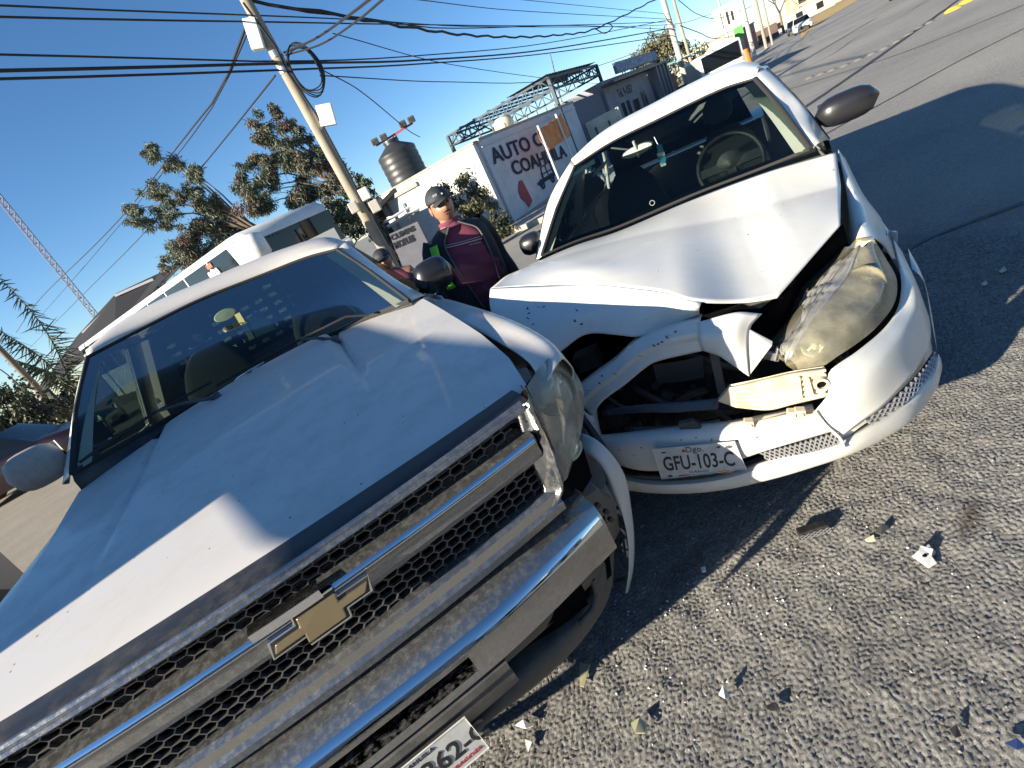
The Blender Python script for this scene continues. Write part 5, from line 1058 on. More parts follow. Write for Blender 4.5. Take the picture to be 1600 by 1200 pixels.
# floodlights on a red pole
fp = empty('floodlight_pole', tuple(at(640, 262, 'W', 'y', 24)*np.array((1, 1, 0)))); tag(fp, 'red pole carrying floodlights, left of the water tank', 'light pole')
p = at(617, 212, 'W', 'y', 24)-np.array(fp.location)
redm = mat('red_steel', (.42, .07, .06), .6)
MB().tube([(0, 0, 0), (p[0], 0, p[2])], .07, 8).bar((p[0]-.9, 0, p[2]-.02), (p[0]+.9, 0, p[2]+.12), .07, .07).build('mast', redm, fp, smooth=50)
for k, x in enumerate((-.85, -.45, .5, .9)): MB().box((p[0]+x, -.12, p[2]+(.12 if x > 0 else .0)+.12), (.30, .14, .24), Matrix.Rotation(.4, 3, 'X')).build('floodlight', greyp, fp, bevel=.03)
# dark workshop roof and clutter behind the man
wk = empty('workshop', tuple(at(650, 330, 'W', 'y', 19)*np.array((1, 1, 0))), R(10)); tag(wk, 'dark open workshop shed between the light pole and the whitewashed wall', 'shed')
def wl(px, py, y): 
    v_ = Vector([float(q) for q in at(px, py, 'W', 'y', y)]); return (Matrix.Translation(wk.location) @ Matrix.Rotation(R(10), 4, 'Z')).inverted() @ v_
r1, r2, r3, r4 = wl(585, 318, 17.5), wl(650, 268, 17.5), wl(664, 290, 22), wl(600, 340, 22)
MB().poly([wl(578, 340, 17.3), wl(652, 266, 17.6), wl(690, 268, 23), wl(600, 352, 23)], (0, 0, .12)).build('roof', mat('shed_roof', (.03, .032, .04), .8), wk)
MB().poly([wl(575, 345, 23.4), wl(665, 268, 23.4), (wl(665, 268, 23.4)[0], wl(665, 268, 23.4)[1], 0), (wl(575, 345, 23.4)[0], wl(575, 345, 23.4)[1], 0)], (0, .1, 0)).build('back_wall', interior, wk)
MB().tube([wl(600, 348, 17.4), wl(648, 318, 17.4)], .05, 6).tube([wl(628, 318, 17.4), wl(641, 345, 17.4)], .05, 6).tube([wl(605, 355, 17.2), wl(660, 322, 17.2)], .06, 6).build('frame_pipe', mat('pale_pipe', (.45, .47, .50), .5), wk, smooth=50)
for p_ in (wl(583, 342, 17.5), wl(651, 270, 17.6)): MB().bar(p_, (p_[0], p_[1], 0), .1, .1).build('post', interior, wk)
# hand-lettered board
hb_ = empty('lettered_board', tuple(at(640, 385, 'W', 'y', 12)*np.array((1, 1, 0)))); tag(hb_, 'dark board with faint hand lettering leaning behind the man', 'sign')
def hl_(px, py): return tuple(at(px, py, 'W', 'y', 12)-np.array(hb_.location))
MB().poly([hl_(608, 366), hl_(652, 346), hl_(668, 378), hl_(668, 440), hl_(642, 448)], (0, .04, 0)).build('board', mat('board_grey', (.15, .15, .17), .85, var=.3, vscale=4), hb_)
btext('CLIMAS', np.array(hl_(612, 376))+(0, -.01, 0), np.array(hl_(648, 360))+(0, -.01, 0), np.array(hl_(609, 369))+(0, -.01, 0), hb_, 'W', plate_k, bold=.008)
btext('MOFLES', np.array(hl_(618, 389))+(0, -.01, 0), np.array(hl_(648, 376))+(0, -.01, 0), np.array(hl_(614, 380))+(0, -.01, 0), hb_, 'W', plate_k, bold=.008)
# ================================================================== POLES AND WIRES
polec = mat('weathered_pole', (.30, .26, .20), .85, var=.2, bump=.5, bscale=8, dirt=(.14, .12, .10), dirt_amt=.6, dscale=3)
concp = mat('concrete_pole', (.42, .39, .34), .8, var=.1)
def pole(name, x, y, h, r0, r1, m, lab, grp=None, arms=()):
    e_ = empty(name, (x, y, 0)); tag(e_, lab, 'utility pole', grp)
    MB().tube([(0, 0, 0), (0, 0, h*.5), (0, 0, h)], [r0, (r0+r1)/2, r1], 14).build('shaft', m, e_, smooth=50)
    for z in arms:
        MB().box((0, -.12, z), (1.8, .10, .12)).build('crossarm', rust, e_)
        for xx in (-.8, -.3, .3, .8): MB().lathe([(0, .16), (.05, .12), (.04, .06), (.06, .04), (.03, 0)], 10, (xx, -.12, z+.06)).build('insulator', greyp, e_, smooth=50)
    return e_
P_1 = pole('utility_pole', -1.27, 13, 8.6, .145, .105, polec, 'weathered leaning-look wooden pole with meter boxes and cable coils, behind the bus mirror')
P_1['label'] = 'nearest weathered pole, with cable coils and white boxes, rising behind the pickup roof'
for (x, y, z, s_) in ((-.17, -.16, 5.98, (.26, .18, .55)), (.33, -.14, 4.15, (.34, .16, .42)),): MB().box((x, y, z), s_, Matrix.Rotation(.25, 3, 'Y')).build('cable_box', sticker_w, P_1, bevel=.02)
for (px, py, sz, mm) in ((570, 303, .22, plate_w), (586, 322, .22, concp), (553, 324, .20, concp)):
    p = at(px, py, 'W', 'y', 12.7)-np.array(P_1.location); MB().box(tuple(p), (sz, .2, sz*1.2)).build('meter_box', mm, P_1, bevel=.02)
blackw = mat('cable_black', (.012, .012, .014), .6)
cc = at(477, 108, 'W', 'y', 12.8)-np.array(P_1.location)
for k in range(5):
    MB().tube([(cc[0]+(.26+.02*k)*math.cos(a), cc[1]+.02*k, cc[2]+(.42+.02*k)*math.sin(a)+.03*math.sin(3*a+k)) for a in np.linspace(0, 2*math.pi, 30)], .014, 5, cap=False).build('cable_coil', blackw, P_1, smooth=60)
MB().tube([(-.05, -.2, 6.5), (.10, -.28, 5.6), (.06, -.26, 5.1), (.16, -.2, 4.2), (.14, -.16, 2.6), (.2, -.16, .8)], .022, 6).build('down_cable', blackw, P_1, smooth=60)
for zc in (5.25, 5.55): MB().lathe([(.12, -.06), (.135, -.06), (.135, .06), (.12, .06)], 16, (0, 0, zc)).build('clamp_band', steel, P_1, smooth=40)
for (px0, y0, h, r_, m_, lab, grp, arms) in (
    (1051, 35, 8.5, .20, concp, 'thick pale concrete pole beyond the corner shop', None, ()),
    (1072, 38, 6.2, .12, polec, 'thin brown wooden pole just right of the pale concrete pole', None, ()),
    (1166, 52, 10.5, .21, concp, 'pale pole standing in front of the green and white sign tower', None, (8.6,)),
    (1189, 60, 11, .17, polec, 'dark pole between the sign tower and the parked white car', None, (9.5,)),
    (1201, 66, 9.5, .13, polec, 'slim far pole nearest to the roadside car', None, ()),
    (1150, 75, 12, .16, concp, 'distant thin pole left of the sign tower top', None, (10.5,))):
    pr = {1051: (1051, 52), 1072: (1071, 66), 1166: (1167, 38), 1189: (1190, 42), 1201: (1201, 42), 1150: (1130, 30)}[px0]
    p = at(pr[0], pr[1], 'W', 'y', y0); pole('utility_pole', float(p[0]), y0, h, r_, r_*.7, m_, lab, 'utility poles down the street', arms)
def wire(pts, r_=.012, sag=0., n=24, lab=None, grp='overhead cables', twist=False):
    P_ = crv([at(px, py, 'W', 'y', y) for (px, py, y) in pts], n)
    if twist:
        P_ = P_+np.array([(0, .03*math.sin(i*1.9), .03*math.cos(i*1.9)) for i in range(n)])
    return tag(MB().tube(P_, r_, 5).build('cable', blackw, None, smooth=60), lab, 'cable', grp)
wire([(-60, 6, 9), (200, 17, 11), (400, 24, 13), (560, 31, 17), (760, 42, 24), (1050, 38, 35), (1110, 22, 45)], .015, lab='topmost black cable crossing the whole sky')
wire([(-60, 25, 9), (200, 31, 11), (400, 34, 13), (620, 38, 18), (850, 40, 26), (1050, 34, 35)], .017, lab='second black cable from the top, close under the topmost one')
wire([(-60, 84, 9), (200, 90, 11), (440, 96, 13), (640, 88, 18), (850, 68, 26), (1050, 30, 35)], .017, lab='black cable at coil height, uppermost of the three there')
wire([(-60, 112, 9), (200, 106, 11), (445, 99, 13), (640, 95, 18), (850, 78, 26), (1050, 44, 35)], .028, lab='thick black cable bundle running past the cable coils')
wire([(-60, 125, 9), (200, 118, 11), (450, 109, 13), (640, 101, 18), (850, 84, 26), (1052, 55, 35)], .022, lab='lowest thick black cable passing the coils')
wire([(372, -2, 12.9), (480, 16, 13.3), (560, 29, 14), (640, 43, 16), (720, 54, 19), (800, 58, 23), (870, 55, 27), (930, 45, 31), (1030, -4, 36)], .035, n=60, twist=True, lab='heavy twisted bundle sagging from the near pole top to the right')
wire([(370, -3, 12.9), (470, 18, 13.2), (560, 27, 14), (690, 44, 18), (900, 40, 28), (1048, 46, 35)], .016, lab='thin cable following the twisted bundle')
wire([(444, 82, 13), (490, 62, 12), (540, 28, 10), (590, -10, 8)], .022, lab='service cable rising steeply right from the near pole')
wire([(447, 86, 13), (500, 70, 12), (555, 35, 10), (600, -2, 8)], .018, lab='lower of the two steep service cables at the near pole')
wire([(390, 26, 13), (345, 140, 18), (300, 200, 24), (180, 350, 36), (60, 470, 60), (25, 520, 80)], .03, lab='long cable descending left from the near pole top, the thickest')
wire([(394, 34, 13), (330, 170, 20), (230, 300, 32), (120, 430, 50), (40, 520, 80)], .02, lab='descending cable close beside the thickest one')
wire([(430, 118, 13), (320, 255, 20), (215, 375, 32), (140, 450, 44), (30, 560, 80)], .02, lab='descending cable leaving the pole below the coils')
wire([(505, 110, 13.4), (560, 140, 15), (640, 205, 19), (656, 214, 20)], .014, lab='thin cable dropping from the coils to the water tank')
wire([(500, 118, 13.4), (700, 128, 20), (860, 124, 25), (1050, 62, 35)], .014, lab='thin slack cable below the coils running right')
wire([(520, 52, 14), (700, 100, 20), (900, 128, 30), (960, 132, 36)], .012, lab='faint cable sloping down behind the canopy')
wire([(640, -2, 18), (800, 16, 25), (1045, 30, 35)], .014, lab='faint high cable left of the concrete pole')
wire([(780, -4, 22), (900, 8, 28), (1045, 22, 35)], .012, lab='short faint cable at the top edge of the view')
wire([(930, 45, 31), (945, 52, 31), (957, 42, 31), (950, 36, 31)], .03, lab='loose loop of cable on the twisted bundle')
wire([(1063, 40, 36), (1090, 50, 42), (1120, 60, 50), (1180, 50, 58)], .03, lab='black cable sagging between the two far concrete poles')
wire([(1060, 0, 36), (1090, 22, 42), (1125, 28, 50), (1175, 10, 56)], .025, lab='upper black cable between the far concrete poles')
wire([(0, 577, 30), (15, 588, 30), (45, 615, 30), (80, 640, 34)], .03, lab='cable low at the left edge beside the palm')
# lattice radio mast far left
lmst = empty('lattice_mast', tuple(at(75, 402, 'W', 'y', 80)*np.array((1, 1, 0)))); tag(lmst, 'tall thin red and white lattice radio mast far to the left', 'radio mast')
zt_ = float(at(-10, 300, 'W', 'y', 80)[2]); zb2 = float(at(160, 500, 'W', 'y', 80)[2])
mm_ = MB(); h_ = zt_; s_ = .42
for k in range(3):
    a = 2*math.pi*k/3; mm_.bar((s_*math.cos(a), s_*math.sin(a), 0), (s_*math.cos(a), s_*math.sin(a), h_), .07, .07)
nlev = int(h_/1.0)
for i in range(nlev):
    for k in range(3):
        a, b_ = 2*math.pi*k/3, 2*math.pi*(k+1)/3; mm_.bar((s_*math.cos(a), s_*math.sin(a), i*h_/nlev), (s_*math.cos(b_), s_*math.sin(b_), (i+1)*h_/nlev), .05, .05); mm_.bar((s_*math.cos(a), s_*math.sin(a), i*h_/nlev), (s_*math.cos(b_), s_*math.sin(b_), i*h_/nlev), .05, .05)
mm_.build('lattice', mat('mast_paint', (.26, .19, .19), .6), lmst)
# ================================================================== WHITE BUS BEHIND THE PICKUP (frame U: x across, y back)
U = frame_root('bus', 'U'); tag(U, 'long white bus with dark tinted windows parked behind the pickup cab', 'bus')
BW, BL2, BH = 2.45, 17.0, 2.88
busw = mat('bus_white', (.72, .71, .66), .4, coat=.3, var=.04, dirt=(.40, .36, .28), dirt_amt=.5, dscale=2.5)
def rr(x0, x1, y0, y1, z0, z1, r_, m, name, parent):
    return MB().box(((x0+x1)/2, (y0+y1)/2, (z0+z1)/2), (x1-x0, y1-y0, z1-z0)).build(name, m, parent, bevel=r_)
# shell by cross sections: rounded roof, raked front
def bus_sec(y, k=0.):
    w_ = BW/2-k*.18; h = BH-k*.35; cxm = BW/2
    return [(cxm+w_*a, y, b_) for a, b_ in ((-1, .35), (-1.0, 1.3), (-.995, h-.12), (-.97, h-.04), (-.90, h-.005), (0, h), (.90, h-.005), (.97, h-.04), (.995, h-.12), (1.0, 1.3), (1, .35))]
MB().grid([bus_sec(.0, .9), bus_sec(.12, .35), bus_sec(.35, .05), bus_sec(.8), bus_sec(6), bus_sec(12), bus_sec(BL2-.3), bus_sec(BL2, .5)]).build('body', busw, U, smooth=50)
MB().poly(bus_sec(.0, .9)).build('front_panel', busw, U, tri=True); MB().poly(bus_sec(BL2, .5)[::-1]).build('rear_panel', busw, U, tri=True)
# windshield: dark, wraps
ws = AT('U', [(384, 367, 'y', .0), (478, 321, 'y', .0), (533, 368, 'y', .0), (428, 420, 'y', 0)])
MB().poly([(.12, -.015, 2.55), (BW-.12, -.015, 2.55), (BW-.06, -.03, 1.25), (.06, -.03, 1.25)], (0, .02, 0)).build('windshield', dark_g, U, bevel=.02)
MB().box((BW/2, -.03, 1.83), (.05, .03, 1.2)).build('windshield_divider', blackp, U)
MB().poly([(.10, .0, 2.40), (BW-.10, .0, 2.40), (BW-.06, .0, 1.28), (.06, .0, 1.28)], (0, .01, 0)).build('cab_dark', voidm, U)
for k in range(4): MB().box((.45+k*.11, -.02, 2.50), (.06, .02, .035)).build('marker_lamp', blackp, U)
# side windows
for k in range(10):
    y0 = .55+k*1.62
    o_ = MB().poly([(-.008, y0, 1.45), (-.008, y0+1.54, 1.45), (-.006, y0+1.54, 2.70), (-.006, y0+(.35 if k == 0 else 0), 2.70)], (.03, 0, 0)).build('window', dark_g, U, bevel=.01)
    MB().poly([(.04, y0, 1.45), (.04, y0+1.54, 1.45), (.05, y0+1.54, 2.50), (.05, y0, 2.50)]).build('window_dark', voidm, o_)
    o2 = MB().poly([(BW+.008, y0, 1.45), (BW+.008, y0+1.54, 1.45), (BW-.018, y0+1.54, 2.50), (BW-.018, y0, 2.50)], (-.03, 0, 0)).build('window', dark_g, U)
MB().box((.0, BL2/2, 2.74), (.03, BL2-1, .04)).box((-.01, BL2/2, 1.40), (.03, BL2-1, .05)).build('trim_rail', busw, U)
n0 = at(325, 400, 'U', 'x', -.02)
text_obj('number', '8000', .30, mat('number_white', (.75, .75, .74), .6), U, basis((-.03, float(n0[1])+.55, 2.28), (0, -1, 0), (0, 0, 1)), .004, .01, 1.0)
MB().box((-.02, float(n0[1])+.25, 2.60), (.02, .30, .10)).build('number_mark', mat('brick_red', (.45, .10, .05), .6), U)
_bm = at(402, 388, 'U', 'y', -.45)
bmr = MB().lathe([(0, .32), (.16, .29), (.24, .12), (.24, -.14), (.14, -.28), (0, -.30)], 16, _bm).tube([(-.05, -.40, 1.8), (.02, -.2, 1.55), (.15, 0, 1.5)], .03, 6).tube([(-.05, -.40, 2.25), (.10, -.1, 2.35)], .03, 6).build('door_mirror', busw, U, smooth=60)
for y in (2.4, 12.5):
    for x in (.1, BW-.1): wheel(U, x, y, .48, .28, 1 if x > 1 else -1)
MB().box((BW/2, -.1, .6), (BW-.1, .25, .40)).build('bumper', greyp, U, bevel=.04)
# rear part lower window seen at far left
# ================================================================== DARK ROOFED CANOPY BEHIND THE BUS
ds = empty('dark_canopy', tuple(at(150, 520, 'W', 'y', 30)*np.array((1, 1, 0)))); tag(ds, 'dark sheet roofed canopy rising behind the long white bus', 'canopy')
def dl(px, py, y): return tuple(at(px, py, 'W', 'y', y)-np.array(ds.location))
MB().poly([dl(56, 618, 30), dl(120, 530, 30), dl(182, 462, 30), dl(250, 430, 30), dl(300, 400, 26), dl(180, 520, 26), dl(100, 590, 26)], (0, .1, .12)).build('roof', mat('dark_sheet', (.013, .012, .013), .8), ds, tri=True)
for a_, b_ in (((180, 462), (240, 436)), ((130, 520), (184, 468)), ((150, 530), (215, 470))): MB().bar(dl(*a_, 29.5), dl(*b_, 29.5), .12, .12).build('rib', mat('rib_grey', (.30, .30, .33), .5) if a_ == (180, 462) else bpy.data.materials['rib_grey'], ds)
for px, py in ((70, 606), (120, 540), (250, 436)):
    p = dl(px, py, 30); MB().bar(p, (p[0], p[1], 0), .2, .2).build('post', interior, ds)
# ================================================================== FOLIAGE
leaf_g = mat('eucalyptus_leaf', (.095, .115, .07), .6, var=.45, vscale=2.2)
leaf_b = mat('dry_pod_leaf', (.13, .08, .06), .7, var=.4, vscale=3)
leaf_d = mat('dark_leaf', (.045, .060, .028), .65, var=.5, vscale=2)
leaf_o = mat('olive_leaf', (.12, .11, .055), .7, var=.45, vscale=2)
bark = mat('bark', (.16, .12, .085), .9, var=.3, bump=.6, bscale=25)
def leaves(centers, per, ln, wd, droop=.6, up_=0.):
    """many small bent leaves around weighted centres: (point, radius)"""
    V, Fc = [], []; n = 0
    for c, r_ in centers:
        k = int(per*r_*r_)
        d_ = rng.normal(size=(k, 3)); d_ /= np.linalg.norm(d_, axis=1)[:, None]; rad_ = r_*rng.uniform(.05, 1., (k, 1))**.55
        P_ = np.array(c)+d_*rad_*np.array((1, 1, .85))
        ax_ = rng.normal(size=(k, 3)); ax_[:, 2] -= droop*2.2; ax_ /= np.linalg.norm(ax_, axis=1)[:, None]
        sd = np.cross(ax_, rng.normal(size=(k, 3))); sd /= np.linalg.norm(sd, axis=1)[:, None]+1e-9
        L_ = ln*rng.uniform(.6, 1.3, (k, 1)); W_ = wd*rng.uniform(.7, 1.3, (k, 1))
        q = np.stack([P_, P_+ax_*L_*.5+sd*W_, P_+ax_*L_, P_+ax_*L_*.5-sd*W_], 1)
        V.append(q.reshape(-1, 3)); Fc.append(np.arange(k*4).reshape(-1, 4)+n); n += k*4
    return np.concatenate(V), np.concatenate(Fc)
def leaf_obj(name, V, Fc, m, parent):
    me = bpy.data.meshes.new(name); me.vertices.add(len(V)); me.vertices.foreach_set('co', V.ravel()); me.loops.add(Fc.size); me.loops.foreach_set('vertex_index', Fc.ravel().astype(np.int32))
    me.polygons.add(len(Fc)); me.polygons.foreach_set('loop_start', np.arange(0, Fc.size, 4, dtype=np.int32)); me.polygons.foreach_set('loop_total', np.full(len(Fc), 4, dtype=np.int32)); me.update(calc_edges=True); me.materials.append(m)
    return link(bpy.data.objects.new(name, me), parent)
def tree(base, clumps, lab, m1, m2, frac, per, ln, wd, tr=.14, sub=6, droop=.6, name='tree', grp=None):
    """clumps: world points with radius, each joined to the trunk by a limb"""
    e_ = empty(name, (base[0], base[1], 0)); tag(e_, lab, 'tree' if name == 'tree' else name.replace('_', ' '), grp); o0 = np.array((base[0], base[1], 0))
    C_ = [(np.array(c)-o0, r_) for c, r_ in clumps]; ctr = np.mean([c for c, _ in C_], 0); hs_ = min(c[2] for c, _ in C_)
    tb = MB(); top = (ctr[0]*.7, ctr[1]*.7, ctr[2])
    tb.tube(crv([(0, 0, 0), (ctr[0]*.2, ctr[1]*.2, hs_*.5), top], 10), list(np.linspace(tr, tr*.35, 10)), 8)
    for c, r_ in C_:
        t_ = np.clip((c[2]-r_*.5)/max(top[2], .1)*.6, .15, .95); s_ = np.array(top)*t_; md = (s_+c)/2+np.array((0, 0, .15*np.linalg.norm(c-s_)))
        tb.tube(crv([s_, md, c], 6), list(np.linspace(tr*.35, tr*.07, 6)), 5)
        for q in range(3):
            d_ = rng.normal(size=3); d_ /= np.linalg.norm(d_); tb.tube([c-d_*0, c+d_*r_*.9], [tr*.07, tr*.03], 4)
    tb.build('trunk', bark, e_, smooth=50)
    sc = []
    for c, r_ in C_:
        sc.append((c, r_*.55))
        for q in range(sub): d_ = rng.normal(size=3); d_ /= np.linalg.norm(d_); sc.append((c+d_*r_*rng.uniform(.45, .95), r_*rng.uniform(.25, .48)))
    s2 = [s_ for s_ in sc if rng.random() < frac]; s1 = [s_ for s_ in sc if rng.random() > frac*.5]
    V, Fc = leaves(s1, per, ln, wd, droop); leaf_obj('crown', V, Fc, m1, e_)
    if s2: V, Fc = leaves(s2, per*.8, ln*.8, wd, droop*1.3); tag(leaf_obj('seed_pods', V, Fc, m2, e_), kind='stuff')
    return e_
def cl(lst, y): return [(at(px, py, 'W', 'y', y+dy), r_) for (px, py, r_, dy) in lst]
YA = 20
tree((-3.8, YA), cl([(240, 242, .42, 0), (272, 258, .45, .3), (300, 268, .45, -.3), (238, 300, .5, .2), (262, 318, .55, -.2), (205, 328, .40, .4), (222, 345, .45, 0), (252, 338, .45, .3), (292, 300, .42, 0), (325, 322, .6, -.2), (345, 335, .65, .3), (312, 352, .65, 0), (335, 362, .7, .2), (290, 375, .6, -.3), (275, 398, .6, .1), (320, 395, .8, .2), (268, 412, .55, .2), (360, 372, .6, 0)], YA), 'loose grey-green tree with reddish seed pods, the left of two above the bus', leaf_g, leaf_b, .28, 4600, .15, .014, .14)
tree((-.6, 19), cl([(398, 188, .34, 0), (412, 200, .36, 0), (432, 178, .38, .2), (438, 195, .35, 0), (455, 192, .32, .2), (402, 215, .40, 0), (425, 222, .45, .2), (450, 222, .45, -.2), (470, 215, .34, 0), (378, 262, .40, 0), (395, 250, .42, .2), (415, 262, .6, 0), (440, 262, .6, .3), (468, 250, .6, -.2), (492, 240, .55, .2), (505, 262, .6, 0), (480, 290, .7, .2), (450, 300, .7, 0), (415, 300, .7, .2), (385, 300, .55, -.2), (515, 292, .6, .2), (400, 325, .6, 0), (372, 285, .35, 0)], 19), 'taller feathery tree with brown pods directly left of the near pole', leaf_g, leaf_b, .28, 4600, .15, .014, .14)
tree((1.1, 14.2), cl([(700, 300, .38, 0), (722, 290, .42, .1), (742, 300, .42, 0), (760, 318, .42, -.1), (735, 330, .5, 0), (765, 342, .45, 0), (790, 345, .36, 0), (712, 325, .4, 0), (720, 282, .25, 0), (780, 365, .4, 0), (750, 360, .45, 0)], 14), 'low dark bush in front of the whitewashed wall, right of the man', leaf_d, leaf_o, .5, 2200, .11, .020, .07, name='tree')
tree((0, 19), cl([(575, 300, .45, 0), (560, 280, .4, 0), (530, 330, .6, 0), (550, 350, .6, 0), (520, 350, .6, 0)], 18), 'small dark tree behind the meter boxes of the near pole', leaf_d, leaf_g, .4, 1100, .2, .03, .08, name='tree')
tree((22, 45), cl([(998, 90, 1.5, 0), (1012, 78, 1.5, 1), (1030, 72, 1.6, 0), (1020, 95, 1.6, 0), (1040, 85, 1.5, 1), (1005, 100, 1.3, 0), (1090, 90, 1.2, 0), (1050, 100, 1.5, 0), (1075, 78, 1.1, 0), (1085, 108, 1.5, 0), (1100, 112, 1.3, 0)], 45), 'broad olive tree behind the pale concrete pole', leaf_o, leaf_d, .5, 260, .30, .06, .3)
tree((-3.1, 14.0), cl([(520, 318, .35, 0), (535, 300, .35, 0), (560, 312, .35, .2), (548, 330, .4, 0), (575, 335, .4, 0), (528, 338, .4, 0), (590, 350, .4, 0)], 14.2), 'thin dark tree between the bus front and the near pole', leaf_d, leaf_g, .4, 900, .14, .02, .08)
# bare tree on the far street
bt = MB(); b0 = at(1222, 38, 'W', 'y', 110)
ebt = empty('bare_tree', (float(b0[0]), 110, 0)); tag(ebt, 'leafless far tree beside the cream building', 'tree')
def twig(p, d_, l_, r_, dep):
    q = p+d_*l_; bt.tube([p, q], [r_, r_*.7], 5)
    if dep:
        for _ in range(3):
            n_ = d_+rng.normal(size=3)*.45; n_ /= np.linalg.norm(n_); twig(q, n_, l_*.72, r_*.62, dep-1)
twig(np.zeros(3), np.array((0, 0, 1.)), 3.6, .28, 5); bt.build('trunk', bark, ebt)
# hedge and scrub at the left edge
hd = []
for px, py, r_ in ((-60, 640, 1.0), (-20, 632, .9), (8, 618, .8), (28, 632, .9), (50, 650, .9), (72, 640, .7), (95, 632, .7), (110, 650, .9), (40, 672, .9), (80, 670, .9), (0, 660, 1.0), (-40, 680, 1.0), (120, 672, .8), (20, 690, .9), (60, 690, .9)): hd.append((at(px, py, 'W', 'y', 16), r_))
tree((-11, 16), hd, 'dark scrubby hedge at the left edge behind the pickup mirror', leaf_d, leaf_o, .5, 420, .18, .04, .1, sub=6, name='hedge')
# palm and its leaning stake
pm = empty('palm_tree', tuple(at(112, 640, 'W', 'y', 24)*np.array((1, 1, 0)))); tag(pm, 'drooping palm at the left edge behind the bus end', 'tree')
pb = np.array(pm.location); pt_ = [at(118, 640, 'W', 'y', 24)-pb, at(85, 580, 'W', 'y', 24)-pb, at(45, 545, 'W', 'y', 24)-pb, at(-20, 505, 'W', 'y', 24)-pb]
MB().tube([(0, 0, 0)]+[pt_[0]], .16, 8).build('trunk', bark, pm, smooth=50)
for j, (dx, dz) in enumerate(((0, 0), (.5, .5), (-.2, -.5))):
    fb = MB(); C_ = crv([p+np.array((dx*t, .2*j, dz*t)) for t, p in enumerate(pt_)], 50); fb.tube(C_, [.05*(1-i/60) for i in range(50)], 5)
    for i in range(2, 50):
        t_ = C_[min(i+1, 49)]-C_[i-1]; t_ /= np.linalg.norm(t_)
        for s_ in (1, -1):
            for _ in range(2):
                d_ = np.array((0, s_*.5, -1.0))+t_*.7+rng.normal(size=3)*.25; d_ /= np.linalg.norm(d_); ll_ = .75*math.sin(math.pi*(.15+.85*i/50))+.2
                s0 = np.cross(d_, t_)*.02; fb.add([C_[i]-t_*.03, C_[i]+t_*.03, C_[i]+d_*ll_*.6+t_*.03, C_[i]+d_*ll_], [(0, 1, 2, 3)])
    fb.build('frond', leaf_d, pm)
stk = empty('leaning_post', tuple(at(85, 640, 'W', 'y', 22)*np.array((1, 1, 0)))); tag(stk, 'thin bare leaning wooden post beside the palm', 'post')
sb_ = np.array(stk.location); MB().tube([at(90, 650, 'W', 'y', 22)-sb_, at(55, 602, 'W', 'y', 22)-sb_, at(-10, 535, 'W', 'y', 22)-sb_], [.14, .12, .10], 8).tube([at(90, 650, 'W', 'y', 22)-sb_, (0, 0, 0)], .14, 8).build('shaft', bark, stk, smooth=50)
# ================================================================== VEHICLES IN THE BACKGROUND
def simple_car(name, x, y, ang, m, lab, cat='car', L_=4.3, W_=1.72, H_=1.45, grp=None):
    e_ = empty(name, (x, y, 0), R(ang)); tag(e_, lab, cat, grp)
    pr = [(-.5, .30, .45), (-.49, .40, .66), (-.30, .44, .86), (-.19, .42, .92), (.28, .43, .94), (.42, .43, .92), (.495, .42, .80), (.5, .36, .40)]
    rows = []
    for (t, hw_, z) in pr:
        w2 = hw_*W_*1.12; y_ = t*L_; rows.append([(-w2, y_, .25), (-w2*1.03, y_, .55), (-w2, y_, z-.08), (-w2*.9, y_, z), (0, y_, z+.03), (w2*.9, y_, z), (w2, y_, z-.08), (w2*1.03, y_, .55), (w2, y_, .25)])
    MB().grid(loft(rows, 25, 30)).build('body', m, e_, smooth=50)
    cab = [[(s_*W_*.44, -.20*L_, .90) for s_ in np.linspace(-1, 1, 9)], [(s_*W_*.36, -.06*L_, H_-.03-.03*s_*s_) for s_ in np.linspace(-1, 1, 9)], [(s_*W_*.36, .18*L_, H_-.03*s_*s_) for s_ in np.linspace(-1, 1, 9)], [(s_*W_*.42, .36*L_, .93) for s_ in np.linspace(-1, 1, 9)]]
    MB().grid(cab[1:3]).build('roof', m, e_, smooth=50, solid=.02); MB().grid(cab[:2]).build('windshield', dark_g, e_); MB().grid(cab[2:]).build('rear_window', dark_g, e_)
    for s_ in (1, -1):
        o_ = MB().poly([(s_*W_*.44, -.20*L_, .90), (s_*W_*.365, -.06*L_, H_-.06), (s_*W_*.365, .18*L_, H_-.03), (s_*W_*.42, .36*L_, .93)], (-s_*.01, 0, 0)).build('side_window', dark_g, e_)
        MB().bar((s_*W_*.44, .07*L_, .9), (s_*W_*.37, .07*L_, H_-.05), .06, .03, up=(s_, 0, 0)).build('pillar', m, e_)
        MB().lathe([(0, -.02), (.10, -.015), (.12, .03)], 14, (s_*W_*.36, -.485*L_, .68), 'y').build('headlight', reflect, e_, smooth=50)
        for y_ in (-.31, .30): wheel(e_, s_*W_*.43, y_*L_, .30, .18, s_)
    MB().box((0, -.497*L_, .50), (.5, .03, .14)).build('grille', blackp, e_)
    MB().box((0, 0, .62), (W_*.8, L_*.6, .5)).build('cabin_dark', voidm, e_)
    return e_
maroon = mat('maroon_paint', (.016, .004, .006), .35, coat=.4, var=.1); black_car = mat('black_paint', (.02, .02, .024), .25, coat=.6)
p = at(-10, 790, 'W', 'z', 0); 
simple_car('parked_car', -11.2, 12.6, 105, maroon, 'dark maroon car parked at the left edge behind the dusty mirror')
p = at(1243, 58, 'W', 'z', 0); simple_car('parked_car', 44.5, 57.5, -35, white, 'small white car far down the street at the kerb')
simple_car('parked_car', 50.5, 66.5, -35, black_car, 'dark car parked directly behind the far white car')
simple_car('moving_car', 30.6, 30.6, -30, black_car, 'black car coming up the road at the top edge', L_=4.5, H_=1.5)
